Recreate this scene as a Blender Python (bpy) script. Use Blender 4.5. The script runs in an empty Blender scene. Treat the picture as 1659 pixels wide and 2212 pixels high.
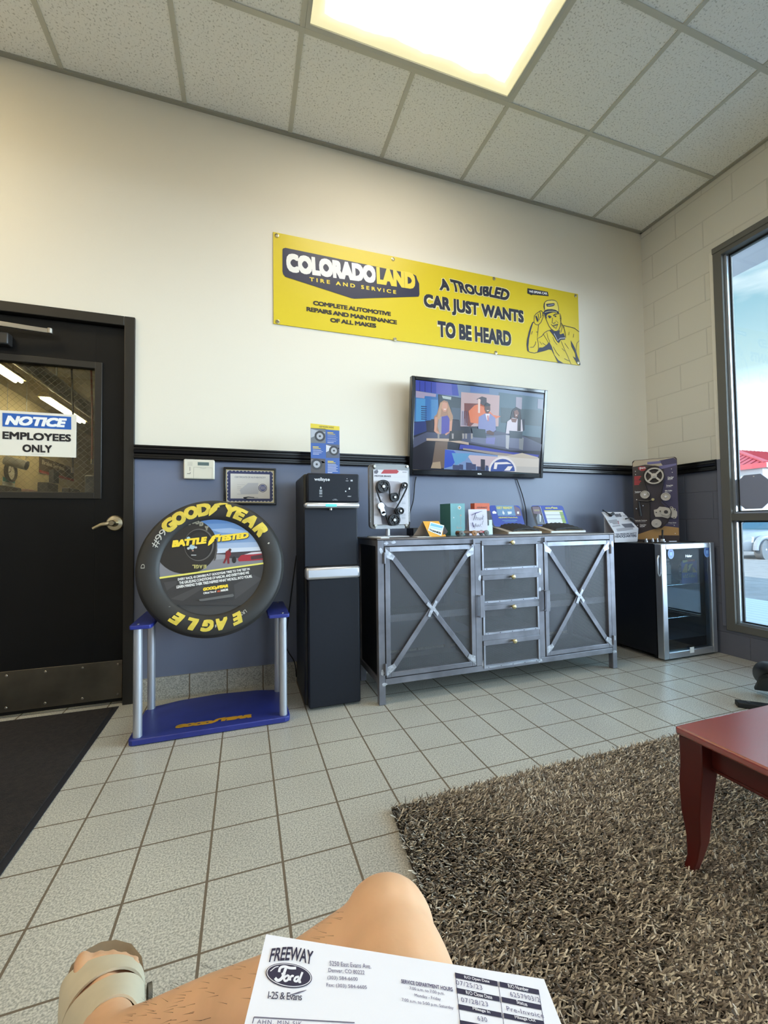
import bpy, bmesh, math, random
import numpy as np
from mathutils import Vector, Matrix
R_ = random.Random(7)
sc = bpy.context.scene
COL = sc.collection
# ------------------------------------------------------------------ camera
CX, CY, CZ = -3.2633, -2.6297, 0.9585
YAW, PITCH, ROLL, FPX = 0.3232, 0.0306, -0.0133, 897.49
IW, IH = 1659, 2212
fw = Vector((math.sin(YAW)*math.cos(PITCH), math.cos(YAW)*math.cos(PITCH), math.sin(PITCH)))
rt = Vector((math.cos(YAW), -math.sin(YAW), 0)); up = rt.cross(fw)
_r = rt*math.cos(ROLL)+up*math.sin(ROLL); _u = -rt*math.sin(ROLL)+up*math.cos(ROLL)
rt, up = _r, _u
CAM = Vector((CX, CY, CZ))
cd = bpy.data.cameras.new('camera'); cam = bpy.data.objects.new('camera', cd); COL.objects.link(cam)
M3 = Matrix((rt, up, -fw)).transposed()
cam.matrix_world = Matrix.Translation(CAM) @ M3.to_4x4()
cd.sensor_fit = 'VERTICAL'; cd.sensor_height = 36.0; cd.lens = FPX/IH*36.0; cd.clip_start = 0.02; cd.clip_end = 400
sc.camera = cam
# ------------------------------------------------------------------ light levels, world, sun
EXPOSURE = 0.4
SKY = 2.6          # sky strength
SUN = 3.4
SIDE_BOOST = 6.5  # added brighter sky patch out of view, feeding the right-hand windows
FRONT_BOOST = 1.6    # added unseen sky brightening that feeds the front window
LAMP = 12.5         # ceiling diffuser
sc.view_settings.view_transform = 'Standard'; sc.view_settings.look = 'None'
sc.view_settings.exposure = EXPOSURE; sc.view_settings.gamma = 1.0
try: sc.view_settings.use_curve_mapping = False
except Exception: pass
sc.cycles.max_bounces = 9; sc.cycles.diffuse_bounces = 5; sc.cycles.glossy_bounces = 4
sc.cycles.transparent_max_bounces = 24; sc.cycles.transmission_bounces = 6
sc.cycles.sample_clamp_indirect = 6.0; sc.cycles.caustics_reflective = False; sc.cycles.caustics_refractive = False
w = bpy.data.worlds.new('sky'); sc.world = w; w.use_nodes = True
nt = w.node_tree; nt.nodes.clear()
def N(t, ty, **k):
    n = t.nodes.new(ty)
    for a, b in k.items(): setattr(n, a, b)
    return n
tc = N(nt, 'ShaderNodeTexCoord'); sx = N(nt, 'ShaderNodeSeparateXYZ'); nt.links.new(tc.outputs['Generated'], sx.inputs[0])
rp = N(nt, 'ShaderNodeValToRGB'); nt.links.new(sx.outputs[2], rp.inputs[0])
cr_ = rp.color_ramp; cr_.elements[0].position = 0.0; cr_.elements[0].color = (1.3, 1.6, 2.0, 1)
cr_.elements[1].position = 1.0; cr_.elements[1].color = (0.10, 0.28, 0.62, 1)
e = cr_.elements.new(0.15); e.color = (0.7, 0.9, 1.14, 1)
e = cr_.elements.new(0.27); e.color = (0.20, 0.29, 0.33, 1)
e = cr_.elements.new(0.40); e.color = (0.10, 0.20, 0.26, 1)
mp = N(nt, 'ShaderNodeMapping'); mp.inputs['Scale'].default_value = (2, 2, 9); nt.links.new(tc.outputs['Generated'], mp.inputs[0])
nz = N(nt, 'ShaderNodeTexNoise'); nz.inputs['Scale'].default_value = 1.6; nz.inputs['Detail'].default_value = 5; nt.links.new(mp.outputs[0], nz.inputs[0])
r2 = N(nt, 'ShaderNodeValToRGB'); r2.color_ramp.elements[0].position = .52; r2.color_ramp.elements[1].position = .72; nt.links.new(nz.outputs[0], r2.inputs[0])
mx = N(nt, 'ShaderNodeMix', data_type='RGBA'); nt.links.new(r2.outputs[0], mx.inputs[0]); nt.links.new(rp.outputs[0], mx.inputs[6]); mx.inputs[7].default_value = (.40, .43, .46, 1)
dp_ = N(nt, 'ShaderNodeVectorMath', operation='DOT_PRODUCT'); dp_.inputs[1].default_value = Vector((-.12, -1., .26)).normalized(); nt.links.new(tc.outputs['Generated'], dp_.inputs[0])
cb_ = N(nt, 'ShaderNodeMapRange', interpolation_type='SMOOTHSTEP'); cb_.inputs[1].default_value = .55; cb_.inputs[2].default_value = .95; cb_.inputs[3].default_value = 1; cb_.inputs[4].default_value = FRONT_BOOST; nt.links.new(dp_.outputs['Value'], cb_.inputs[0])
dp2 = N(nt, 'ShaderNodeVectorMath', operation='DOT_PRODUCT'); dp2.inputs[1].default_value = Vector((.93, -.36, .20)).normalized(); nt.links.new(tc.outputs['Generated'], dp2.inputs[0])
cb2 = N(nt, 'ShaderNodeMapRange', interpolation_type='SMOOTHSTEP'); cb2.inputs[1].default_value = .76; cb2.inputs[2].default_value = .98; cb2.inputs[3].default_value = 0; cb2.inputs[4].default_value = SIDE_BOOST; nt.links.new(dp2.outputs['Value'], cb2.inputs[0])
ad_ = N(nt, 'ShaderNodeMath', operation='ADD'); nt.links.new(cb_.outputs[0], ad_.inputs[0]); nt.links.new(cb2.outputs[0], ad_.inputs[1])
bs_ = N(nt, 'ShaderNodeMath', operation='MULTIPLY'); bs_.inputs[1].default_value = SKY; nt.links.new(ad_.outputs[0], bs_.inputs[0])
bg = N(nt, 'ShaderNodeBackground'); nt.links.new(bs_.outputs[0], bg.inputs[1]); nt.links.new(mx.outputs[2], bg.inputs[0])
wo = N(nt, 'ShaderNodeOutputWorld'); nt.links.new(bg.outputs[0], wo.inputs[0])
sl = bpy.data.lights.new('sun', 'SUN'); sl.energy = SUN; sl.angle = 0.01; sl.color = (1, .95, .86)
so = bpy.data.objects.new('sun', sl); COL.objects.link(so)
so.rotation_euler = Vector((0.78, -0.12, -0.6)).to_track_quat('-Z', 'Y').to_euler()
def portal(y0, y1, z0, z1, x):
    l = bpy.data.lights.new('window_daylight', 'AREA'); l.shape = 'RECTANGLE'; l.size = abs(y1-y0); l.size_y = abs(z1-z0)
    o = bpy.data.objects.new('window_daylight', l); COL.objects.link(o); l.cycles.is_portal = True
    o.location = (x, (y0+y1)/2, (z0+z1)/2); o.rotation_euler = (0, math.pi/2, 0); l.size, l.size_y = l.size_y, l.size
portal(-5.0, -0.6, .2, 2.9, .16)
_l = bpy.data.lights.new('front_window_daylight', 'AREA'); _l.shape = 'RECTANGLE'; _l.size = 2.58; _l.size_y = 2.68; _l.cycles.is_portal = True
_o = bpy.data.objects.new('front_window_daylight', _l); COL.objects.link(_o); _o.location = (-1.41, -5.56, 1.59); _o.rotation_euler = (math.pi/2, 0, 0)
# ------------------------------------------------------------------ materials
def lin(c):
    c = c/255.0
    return c/12.92 if c <= .04045 else ((c+.055)/1.055)**2.4
_mats = {}
def M(name, rgb=(128, 128, 128), rough=.5, metal=0., noise=None, bump=None, emit=None, estr=1., coat=0., spec=None, alpha=None, coord='Object', sheen=None):
    if name in _mats: return _mats[name]
    m = bpy.data.materials.new(name); m.use_nodes = True; t = m.node_tree; b = t.nodes['Principled BSDF']
    c = tuple(lin(x) for x in rgb)+(1,)
    b.inputs['Base Color'].default_value = c; b.inputs['Roughness'].default_value = rough; b.inputs['Metallic'].default_value = metal
    if spec is not None: b.inputs['Specular IOR Level'].default_value = spec
    if coat: b.inputs['Coat Weight'].default_value = coat; b.inputs['Coat Roughness'].default_value = .08
    if noise or bump:
        tcn = N(t, 'ShaderNodeTexCoord')
    if noise:
        s, amt = noise[:2]
        n = N(t, 'ShaderNodeTexNoise'); n.inputs['Scale'].default_value = s; n.inputs['Detail'].default_value = noise[2] if len(noise) > 2 else 4
        t.links.new(tcn.outputs[coord], n.inputs[0])
        r = N(t, 'ShaderNodeValToRGB'); r.color_ramp.elements[0].position = .3; r.color_ramp.elements[1].position = .7
        r.color_ramp.elements[0].color = tuple(x*(1-amt) for x in c[:3])+(1,)
        r.color_ramp.elements[1].color = tuple(min(1, x*(1+amt)) for x in c[:3])+(1,)
        t.links.new(n.outputs[0], r.inputs[0]); t.links.new(r.outputs[0], b.inputs['Base Color'])
    if bump:
        n = N(t, 'ShaderNodeTexNoise'); n.inputs['Scale'].default_value = bump[0]; n.inputs['Detail'].default_value = 3
        t.links.new(tcn.outputs[coord], n.inputs[0])
        bp = N(t, 'ShaderNodeBump'); bp.inputs['Strength'].default_value = bump[1]; bp.inputs['Distance'].default_value = bump[2] if len(bump) > 2 else .002
        t.links.new(n.outputs[0], bp.inputs['Height']); t.links.new(bp.outputs[0], b.inputs['Normal'])
    if emit:
        b.inputs['Emission Color'].default_value = tuple(lin(x) for x in emit)+(1,); b.inputs['Emission Strength'].default_value = estr
    _mats[name] = m; return m
def math_(t, op, a, b=None):
    n = N(t, 'ShaderNodeMath', operation=op)
    for i, x in enumerate((a, b)):
        if x is None: continue
        if isinstance(x, (int, float)): n.inputs[i].default_value = x
        else: t.links.new(x, n.inputs[i])
    return n.outputs[0]
def glass(name, tint=(255, 255, 255), refl=.06, rough=.0):
    if name in _mats: return _mats[name]
    m = bpy.data.materials.new(name); m.use_nodes = True; t = m.node_tree; t.nodes.clear()
    tr = N(t, 'ShaderNodeBsdfTransparent'); tr.inputs[0].default_value = tuple(lin(x) for x in tint)+(1,)
    g = N(t, 'ShaderNodeBsdfGlossy'); g.inputs['Roughness'].default_value = rough
    gg = N(t, 'ShaderNodeNewGeometry'); dt = N(t, 'ShaderNodeVectorMath', operation='DOT_PRODUCT'); t.links.new(gg.outputs['Normal'], dt.inputs[0]); t.links.new(gg.outputs['Incoming'], dt.inputs[1])
    f = math_(t, 'POWER', math_(t, 'SUBTRACT', 1.0, math_(t, 'ABSOLUTE', dt.outputs['Value'])), 5.0)
    f = math_(t, 'MULTIPLY_ADD', f, .9); f.node.inputs[2].default_value = refl
    mix = N(t, 'ShaderNodeMixShader'); t.links.new(f, mix.inputs[0]); t.links.new(tr.outputs[0], mix.inputs[1]); t.links.new(g.outputs[0], mix.inputs[2])
    o = N(t, 'ShaderNodeOutputMaterial'); t.links.new(mix.outputs[0], o.inputs[0])
    _mats[name] = m; return m
def tile_mat(name, x0, y0, tx, ty, axes=(0, 1), base=(194, 191, 182), grout=(112, 98, 82), gw=.034, gw2=.026):
    m = bpy.data.materials.new(name); m.use_nodes = True; t = m.node_tree; b = t.nodes['Principled BSDF']
    gp = N(t, 'ShaderNodeNewGeometry'); s = N(t, 'ShaderNodeSeparateXYZ'); t.links.new(gp.outputs['Position'], s.inputs[0])
    def line(ax, o, size, gw):
        f = math_(t, 'FRACT', math_(t, 'DIVIDE', math_(t, 'SUBTRACT', s.outputs[ax], o-100*size), size))
        d = math_(t, 'MINIMUM', f, math_(t, 'SUBTRACT', 1.0, f))
        return math_(t, 'LESS_THAN', d, gw/2), d
    lx, dx = line(axes[0], x0, tx, gw)
    if ty: ly, dy = line(axes[1], y0, ty, gw2)
    g = math_(t, 'MAXIMUM', lx, ly) if ty else lx
    n1 = N(t, 'ShaderNodeTexNoise'); n1.inputs['Scale'].default_value = 210; n1.inputs['Detail'].default_value = 2; t.links.new(gp.outputs['Position'], n1.inputs[0])
    r1 = N(t, 'ShaderNodeValToRGB'); e0, e1 = r1.color_ramp.elements; e0.position = .36; e1.position = .62
    c = [lin(x) for x in base]
    e0.color = tuple(x*.60 for x in c)+(1,); e1.color = tuple(min(1, x*1.20) for x in c)+(1,)
    t.links.new(n1.outputs[0], r1.inputs[0])
    n2 = N(t, 'ShaderNodeTexNoise'); n2.inputs['Scale'].default_value = 1.7; n2.inputs['Detail'].default_value = 4; t.links.new(gp.outputs['Position'], n2.inputs[0])
    r2 = N(t, 'ShaderNodeValToRGB'); r2.color_ramp.elements[0].color = (.86, .86, .86, 1); r2.color_ramp.elements[1].color = (1.08, 1.08, 1.06, 1)
    r2.color_ramp.elements[0].position = .3; r2.color_ramp.elements[1].position = .7; t.links.new(n2.outputs[0], r2.inputs[0])
    mu = N(t, 'ShaderNodeMix', data_type='RGBA', blend_type='MULTIPLY'); mu.inputs[0].default_value = 1; t.links.new(r1.outputs[0], mu.inputs[6]); t.links.new(r2.outputs[0], mu.inputs[7])
    mg = N(t, 'ShaderNodeMix', data_type='RGBA'); t.links.new(g, mg.inputs[0]); t.links.new(mu.outputs[2], mg.inputs[6]); mg.inputs[7].default_value = tuple(lin(x) for x in grout)+(1,)
    t.links.new(mg.outputs[2], b.inputs['Base Color'])
    rr = math_(t, 'MULTIPLY_ADD', g, .5); rr.node.inputs[2].default_value = .33; t.links.new(rr, b.inputs['Roughness'])
    bp = N(t, 'ShaderNodeBump'); bp.inputs['Strength'].default_value = .5; bp.inputs['Distance'].default_value = .002
    t.links.new(math_(t, 'SUBTRACT', 1.0, g), bp.inputs['Height']); t.links.new(bp.outputs[0], b.inputs['Normal'])
    _mats[name] = m; return m
def speck_mat(name, base, dark, scale, lo, hi, rough=.9, stretch=(1, 1, 1)):
    m = bpy.data.materials.new(name); m.use_nodes = True; t = m.node_tree; b = t.nodes['Principled BSDF']
    tcn = N(t, 'ShaderNodeTexCoord'); mpn = N(t, 'ShaderNodeMapping'); mpn.inputs['Scale'].default_value = stretch; t.links.new(tcn.outputs['Object'], mpn.inputs[0])
    n = N(t, 'ShaderNodeTexNoise'); n.inputs['Scale'].default_value = scale; n.inputs['Detail'].default_value = 2.5; t.links.new(mpn.outputs[0], n.inputs[0])
    r = N(t, 'ShaderNodeValToRGB'); e0, e1 = r.color_ramp.elements; e0.position = lo; e1.position = hi
    e0.color = tuple(lin(x) for x in dark)+(1,); e1.color = tuple(lin(x) for x in base)+(1,)
    t.links.new(n.outputs[0], r.inputs[0]); t.links.new(r.outputs[0], b.inputs['Base Color']); b.inputs['Roughness'].default_value = rough
    bp = N(t, 'ShaderNodeBump'); bp.inputs['Strength'].default_value = .4; bp.inputs['Distance'].default_value = .002
    t.links.new(n.outputs[0], bp.inputs['Height']); t.links.new(bp.outputs[0], b.inputs['Normal'])
    _mats[name] = m; return m
def block_mat(name, rgb):
    m = bpy.data.materials.new(name); m.use_nodes = True; t = m.node_tree; b = t.nodes['Principled BSDF']
    gp = N(t, 'ShaderNodeNewGeometry'); s = N(t, 'ShaderNodeSeparateXYZ'); t.links.new(gp.outputs['Position'], s.inputs[0])
    cb = N(t, 'ShaderNodeCombineXYZ'); t.links.new(s.outputs[1], cb.inputs[0]); t.links.new(s.outputs[2], cb.inputs[1])
    mpn = N(t, 'ShaderNodeMapping'); mpn.inputs['Location'].default_value = (.30+.406, -.155, 0); t.links.new(cb.outputs[0], mpn.inputs[0])
    br = N(t, 'ShaderNodeTexBrick'); br.offset = .5; br.inputs['Scale'].default_value = 1; br.inputs['Brick Width'].default_value = .406; br.inputs['Row Height'].default_value = .2032
    br.inputs['Mortar Size'].default_value = .005; br.inputs['Mortar Smooth'].default_value = .6
    c = tuple(lin(x) for x in rgb)
    br.inputs['Color1'].default_value = c+(1,); br.inputs['Color2'].default_value = c+(1,); br.inputs['Mortar'].default_value = tuple(x*.88 for x in c)+(1,)
    t.links.new(mpn.outputs[0], br.inputs[0]); t.links.new(br.outputs[0], b.inputs['Base Color']); b.inputs['Roughness'].default_value = .6
    nzn = N(t, 'ShaderNodeTexNoise'); nzn.inputs['Scale'].default_value = 60; t.links.new(gp.outputs['Position'], nzn.inputs[0])
    h = math_(t, 'MULTIPLY_ADD', br.outputs[1], -1.0); t.links.new(math_(t, 'MULTIPLY', nzn.outputs[0], .25), h.node.inputs[2])
    bp = N(t, 'ShaderNodeBump'); bp.inputs['Strength'].default_value = .5; bp.inputs['Distance'].default_value = .004
    t.links.new(h, bp.inputs['Height']); t.links.new(bp.outputs[0], b.inputs['Normal'])
    _mats[name] = m; return m
def mesh_mat(name, rgb, px, pz, th, axis=0):
    """expanded-metal sheet: diamond wires, open between them"""
    if name in _mats: return _mats[name]
    m = bpy.data.materials.new(name); m.use_nodes = True; t = m.node_tree; b = t.nodes['Principled BSDF']
    b.inputs['Base Color'].default_value = tuple(lin(x) for x in rgb)+(1,); b.inputs['Metallic'].default_value = .3; b.inputs['Roughness'].default_value = .5
    gp = N(t, 'ShaderNodeNewGeometry'); s = N(t, 'ShaderNodeSeparateXYZ'); t.links.new(gp.outputs['Position'], s.inputs[0])
    a = math_(t, 'DIVIDE', s.outputs[axis], px); c = math_(t, 'DIVIDE', s.outputs[2], pz)
    def wl(x):
        f = math_(t, 'FRACT', math_(t, 'ADD', x, 1000.0)); d = math_(t, 'ABSOLUTE', math_(t, 'SUBTRACT', f, .5)); return math_(t, 'GREATER_THAN', d, .5-th/2)
    wr = math_(t, 'MAXIMUM', wl(math_(t, 'ADD', a, c)), wl(math_(t, 'SUBTRACT', a, c)))
    tr = N(t, 'ShaderNodeBsdfTransparent'); mix = N(t, 'ShaderNodeMixShader')
    t.links.new(wr, mix.inputs[0]); t.links.new(tr.outputs[0], mix.inputs[1]); t.links.new(b.outputs[0], mix.inputs[2])
    t.links.new(mix.outputs[0], t.nodes['Material Output'].inputs[0])
    _mats[name] = m; return m
# ------------------------------------------------------------------ geometry helpers
ORG = {}
def V(*a): return Vector(a)
def ray(u, v): return fw+rt*((u-IW/2)/FPX)-up*((v-IH/2)/FPX)
class Pl:
    """a flat surface in the room: origin, two in-plane axes, normal facing the room; q() gives in-plane metres of a measured image point"""
    def __init__(s, O, U, Vv, face=None):
        s.O = Vector(O); s.U = Vector(U).normalized(); Vv = Vector(Vv); s.V = (Vv-s.U*Vv.dot(s.U)).normalized()
        s.N = s.U.cross(s.V).normalized()
        if s.N.dot(CAM-s.O) < 0: s.N = -s.N
    def q(s, u, v):
        d = ray(u, v); p = CAM+d*((s.O-CAM).dot(s.N)/d.dot(s.N))-s.O
        return p.dot(s.U), p.dot(s.V)
    def pt(s, a, b, w=0.): return s.O+s.U*a+s.V*b+s.N*w
    def rot(s, deg):
        c, k = math.cos(math.radians(deg)), math.sin(math.radians(deg))
        return Pl(s.O, s.U*c+s.V*k, s.V*c-s.U*k)
def on(u, v, axis, val):
    d = ray(u, v); t = (val-CAM[axis])/d[axis]; return CAM+d*t
_txt = {}
def text2d(s, bold=0., shear=0., spacing=1.):
    k = (s, shear, spacing)
    if k in _txt: return _txt[k]
    cu = bpy.data.curves.new('t', 'FONT'); cu.body = s; cu.shear = shear; cu.resolution_u = 3; cu.space_character = spacing
    ob = bpy.data.objects.new('t', cu); COL.objects.link(ob)
    dg = bpy.context.evaluated_depsgraph_get()
    me = bpy.data.meshes.new_from_object(ob.evaluated_get(dg))
    vs = [(v.co.x, v.co.y) for v in me.vertices]; fs = [tuple(p.vertices) for p in me.polygons]
    bpy.data.objects.remove(ob); bpy.data.meshes.remove(me); bpy.data.curves.remove(cu)
    if not vs: vs = [(0, 0), (1, 0), (0, 1)]; fs = []
    x0 = min(v[0] for v in vs); x1 = max(v[0] for v in vs); y0 = min(v[1] for v in vs); y1 = max(v[1] for v in vs)
    r = ([((x-x0)/max(1e-6, x1-x0), (y-y0)/max(1e-6, y1-y0)) for x, y in vs], fs, (x1-x0, y1-y0))
    _txt[k] = r; return r
def refine(vs, fs, cuts=3):
    bm = bmesh.new(); L = [bm.verts.new((x, y, 0)) for x, y in vs]
    for f in fs:
        try: bm.faces.new([L[i] for i in f])
        except ValueError: pass
    bmesh.ops.triangulate(bm, faces=bm.faces); 
    for _ in range(cuts):
        ed_ = [e_ for e_ in bm.edges if (e_.verts[0].co-e_.verts[1].co).length > .16]
        if not ed_: break
        bmesh.ops.subdivide_edges(bm, edges=ed_, cuts=1); bmesh.ops.triangulate(bm, faces=bm.faces)
    bm.verts.index_update(); r = ([(v.co.x, v.co.y) for v in bm.verts], [tuple(v.index for v in f.verts) for f in bm.faces]); bm.free(); return r
class MB:
    jit = False
    def __init__(s): s.v = []; s.f = []; s.m = []; s.mats = []; s.nb = 0; s.cuts = []
    PIECES = {'screws': 'screw', 'bolts': 'bolt', 'feet': 'foot', 'rivets': 'rivet', 'hinges': 'hinge', 'headlamps': 'headlamp', 'mirrors': 'mirror', 'tubes': 'tube', 'drawer_pulls': 'drawer_pull', 'weld_marks': 'weld_mark', 'building_windows': 'window', 'shelf_wires': 'wire_shelf', 'gold_letters': 'gold_letter'}
    def mi(s, m):
        if m not in s.mats: s.mats.append(m)
        return s.mats.index(m)
    def add(s, vs, fs, m):
        o = len(s.v); s.v += [tuple(x) for x in vs]; k = s.mi(m); s.cuts.append((o, len(s.f)))
        for f in fs: s.f.append(tuple(i+o for i in f)); s.m.append(k)
        return s
    def box(s, a, b, m):
        x0, y0, z0 = a; x1, y1, z1 = b
        if s.jit:
            e = .0001*(s.nb % 5); s.nb += 1; x0 += e; y0 += e; z0 += e; x1 -= e; y1 -= e; z1 -= e
        vs = [(x, y, z) for z in (z0, z1) for y in (y0, y1) for x in (x0, x1)]
        return s.add(vs, [(0, 2, 3, 1), (4, 5, 7, 6), (0, 1, 5, 4), (2, 6, 7, 3), (0, 4, 6, 2), (1, 3, 7, 5)], m)
    def hexa(s, P8, m):  # bottom 4 ring, top 4 ring
        return s.add(P8, [(3, 2, 1, 0), (4, 5, 6, 7), (0, 1, 5, 4), (1, 2, 6, 5), (2, 3, 7, 6), (3, 0, 4, 7)], m)
    def pbox(s, pl, a0, b0, a1, b1, w0, w1, m):
        return s.hexa([pl.pt(*p, w0) for p in ((a0, b0), (a1, b0), (a1, b1), (a0, b1))]+[pl.pt(*p, w1) for p in ((a0, b0), (a1, b0), (a1, b1), (a0, b1))], m)
    def bar(s, p, q, wd, th, m, side=(0, 1, 0)):
        p, q = Vector(p), Vector(q); d = (q-p).normalized(); n = Vector(side); n = (n-d*n.dot(d)).normalized(); k = d.cross(n)
        A = [p+k*wd/2*i+n*th/2*j for i, j in ((-1, -1), (1, -1), (1, 1), (-1, 1))]
        return s.hexa(A+[x+(q-p) for x in A], m)
    def ring(s, c, ax, r, n, ref=None):
        ax = Vector(ax).normalized(); k = Vector((0, 0, 1)) if abs(ax.z) < .9 else Vector((1, 0, 0))
        u = ax.cross(k).normalized(); vv = ax.cross(u)
        return [Vector(c)+u*(r*math.cos(2*math.pi*i/n))+vv*(r*math.sin(2*math.pi*i/n)) for i in range(n)]
    def cyl(s, p, q, r, m, n=16, r2=None, caps=True):
        p, q = Vector(p), Vector(q); r2 = r if r2 is None else r2
        A = s.ring(p, q-p, r, n); B = s.ring(q, q-p, r2, n)
        fs = [(i, (i+1) % n, n+(i+1) % n, n+i) for i in range(n)]
        if caps: fs += [tuple(range(n))[::-1], tuple(range(n, 2*n))]
        return s.add(A+B, fs, m)
    def lathe(s, prof, O, ax, m, n=32, closed=False):
        O = Vector(O); ax = Vector(ax).normalized(); vs = []
        for r, h in prof: vs += s.ring(O+ax*h, ax, max(r, 1e-4), n)
        k = len(prof); fs = []
        for j in range(k if closed else k-1):
            a, b = j*n, ((j+1) % k)*n
            fs += [(a+i, a+(i+1) % n, b+(i+1) % n, b+i) for i in range(n)]
        if not closed: fs += [tuple(range(n))[::-1], tuple(range((k-1)*n, k*n))]
        return s.add(vs, fs, m)
    def tube(s, pts, r, m, n=8, closed=False):
        pts = [Vector(p) for p in pts]; rs = r if isinstance(r, (list, tuple)) else [r]*len(pts); vs = []; k = len(pts)
        pu = None
        for i, p in enumerate(pts):
            d = (pts[(i+1) % k if closed else min(i+1, k-1)]-pts[(i-1) % k if closed else max(i-1, 0)]).normalized()
            if pu is None:
                z = Vector((0, 0, 1)) if abs(d.z) < .9 else Vector((1, 0, 0)); pu = d.cross(z).normalized()
            pu = (pu-d*pu.dot(d)).normalized(); vv = d.cross(pu)
            vs += [p+(pu*math.cos(2*math.pi*j/n)+vv*math.sin(2*math.pi*j/n))*rs[i] for j in range(n)]
        fs = []
        for i in range(k if closed else k-1):
            a, b = i*n, ((i+1) % k)*n
            fs += [(a+j, a+(j+1) % n, b+(j+1) % n, b+j) for j in range(n)]
        if not closed: fs += [tuple(range(n))[::-1], tuple(range((k-1)*n, k*n))]
        return s.add(vs, fs, m)
    def prism(s, pl, pts, w0, w1, m):
        n = len(pts); A = [pl.pt(a, b, w0) for a, b in pts]; B = [pl.pt(a, b, w1) for a, b in pts]
        return s.add(A+B, [tuple(range(n))[::-1], tuple(range(n, 2*n))]+[(i, (i+1) % n, n+(i+1) % n, n+i) for i in range(n)], m)
    def flat(s, pl, pts, w, m): return s.add([pl.pt(a, b, w) for a, b in pts], [tuple(range(len(pts)))], m)
    def disc(s, pl, c, r, w, m, n=24, r2=None): return s.flat(pl, [(c[0]+r*math.cos(2*math.pi*i/n), c[1]+(r2 or r)*math.sin(2*math.pi*i/n)) for i in range(n)], w, m)
    def stroke(s, pl, pts, wd, w, m):
        vs = []; n = len(pts)
        wds = wd if isinstance(wd, (list, tuple)) else [wd]*n
        for i, p in enumerate(pts):
            a = pts[max(i-1, 0)]; b = pts[min(i+1, n-1)]; dx, dy = b[0]-a[0], b[1]-a[1]; L = math.hypot(dx, dy) or 1
            nx, ny = -dy/L*wds[i]/2, dx/L*wds[i]/2
            vs += [pl.pt(p[0]+nx, p[1]+ny, w), pl.pt(p[0]-nx, p[1]-ny, w)]
        return s.add(vs, [(2*i, 2*i+1, 2*i+3, 2*i+2) for i in range(n-1)], m)
    def text(s, pl, t, rect, w, m, bold=0., shear=0., warp=None, spacing=.9, fine=False):
        vs, fs, (fw__, fh__) = text2d(t, 0, shear, spacing)
        if fine: vs, fs = refine(vs, fs)
        a0, b0, a1, b1 = rect; bx, by = min(.2, bold/fw__), min(.2, bold/max(fh__, .3))
        gn = math.ceil(2*bold/.042)+1 if bold > .008 else 1; gs = [(-1+2*i/(gn-1), -1+2*j/(gn-1)) for i in range(gn) for j in range(gn)] if gn > 1 else [(0, 0)]
        for k, (ox, oy) in enumerate(gs):
            P = []; dn = pl.N*(k*.00002)
            for x, y in vs:
                if bold > .008: x = x*(1-2*bx)+bx*(1+ox); y = y*(1-2*by)+by*(1+oy)
                a, b = a0+(a1-a0)*x, b0+(b1-b0)*y
                P.append((warp(a, b, x, y) if warp else pl.pt(a, b, w))+dn)
            s.add(P, fs, m)
        return s
    def ball(s, c, r, m, n=12, sc3=(1, 1, 1)):
        vs = []; h = n//2
        for j in range(1, h):
            th = math.pi*j/h
            vs += [(c[0]+r*sc3[0]*math.sin(th)*math.cos(2*math.pi*i/n), c[1]+r*sc3[1]*math.sin(th)*math.sin(2*math.pi*i/n), c[2]+r*sc3[2]*math.cos(th)) for i in range(n)]
        vs += [(c[0], c[1], c[2]+r*sc3[2]), (c[0], c[1], c[2]-r*sc3[2])]; t, b = len(vs)-2, len(vs)-1; fs = []
        for j in range(h-2): fs += [(j*n+i, j*n+(i+1) % n, (j+1)*n+(i+1) % n, (j+1)*n+i) for i in range(n)]
        fs += [(t, (i+1) % n, i) for i in range(n)]+[(b, (h-2)*n+i, (h-2)*n+(i+1) % n) for i in range(n)]
        return s.add(vs, fs, m)
    def build(s, name, parent=None, bevel=0., seg=2, smooth=.6, fix=True):
        if name in s.PIECES and len(s.cuts) > 1:
            C_ = s.cuts+[(len(s.v), len(s.f))]; r = None
            for (v0, f0), (v1, f1) in zip(C_[:-1], C_[1:]):
                b = MB(); b.v = s.v[v0:v1]; b.f = [tuple(i-v0 for i in f) for f in s.f[f0:f1]]
                for k in s.m[f0:f1]: b.m.append(b.mi(s.mats[k]))
                r = b.build(s.PIECES[name], parent, bevel, seg, smooth, fix)
            return r
        og = ORG.get(parent.name, Vector((0, 0, 0))) if parent else Vector((0, 0, 0))
        me = bpy.data.meshes.new(name); me.from_pydata([(x[0]-og.x, x[1]-og.y, x[2]-og.z) for x in s.v], [], s.f)
        for m in s.mats: me.materials.append(m)
        me.polygons.foreach_set('material_index', s.m)
        if fix:
            bm = bmesh.new(); bm.from_mesh(me); bmesh.ops.recalc_face_normals(bm, faces=bm.faces); bm.to_mesh(me); bm.free()
        if smooth:
            me.shade_smooth(); me.set_sharp_from_angle(angle=smooth)
        o = bpy.data.objects.new(name, me); COL.objects.link(o)
        if parent: o.parent = parent
        ORG[o.name] = og
        if bevel:
            b = o.modifiers.new('bevel', 'BEVEL'); b.width = bevel; b.segments = seg; b.limit_method = 'ANGLE'; b.angle_limit = .7; b.harden_normals = False
        return o
def thing(name, label, cat, loc, group=None):
    o = bpy.data.objects.new(name, None); COL.objects.link(o); o.location = loc; o.empty_display_size = .05
    ORG[o.name] = Vector(loc); o['label'] = label; o['category'] = cat
    if group: o['group'] = group
    return o
def tag(o, label, cat, group=None):
    o['label'] = label; o['category'] = cat
    if group: o['group'] = group
    return o
def struct(o): o['kind'] = 'structure'; return o
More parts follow.
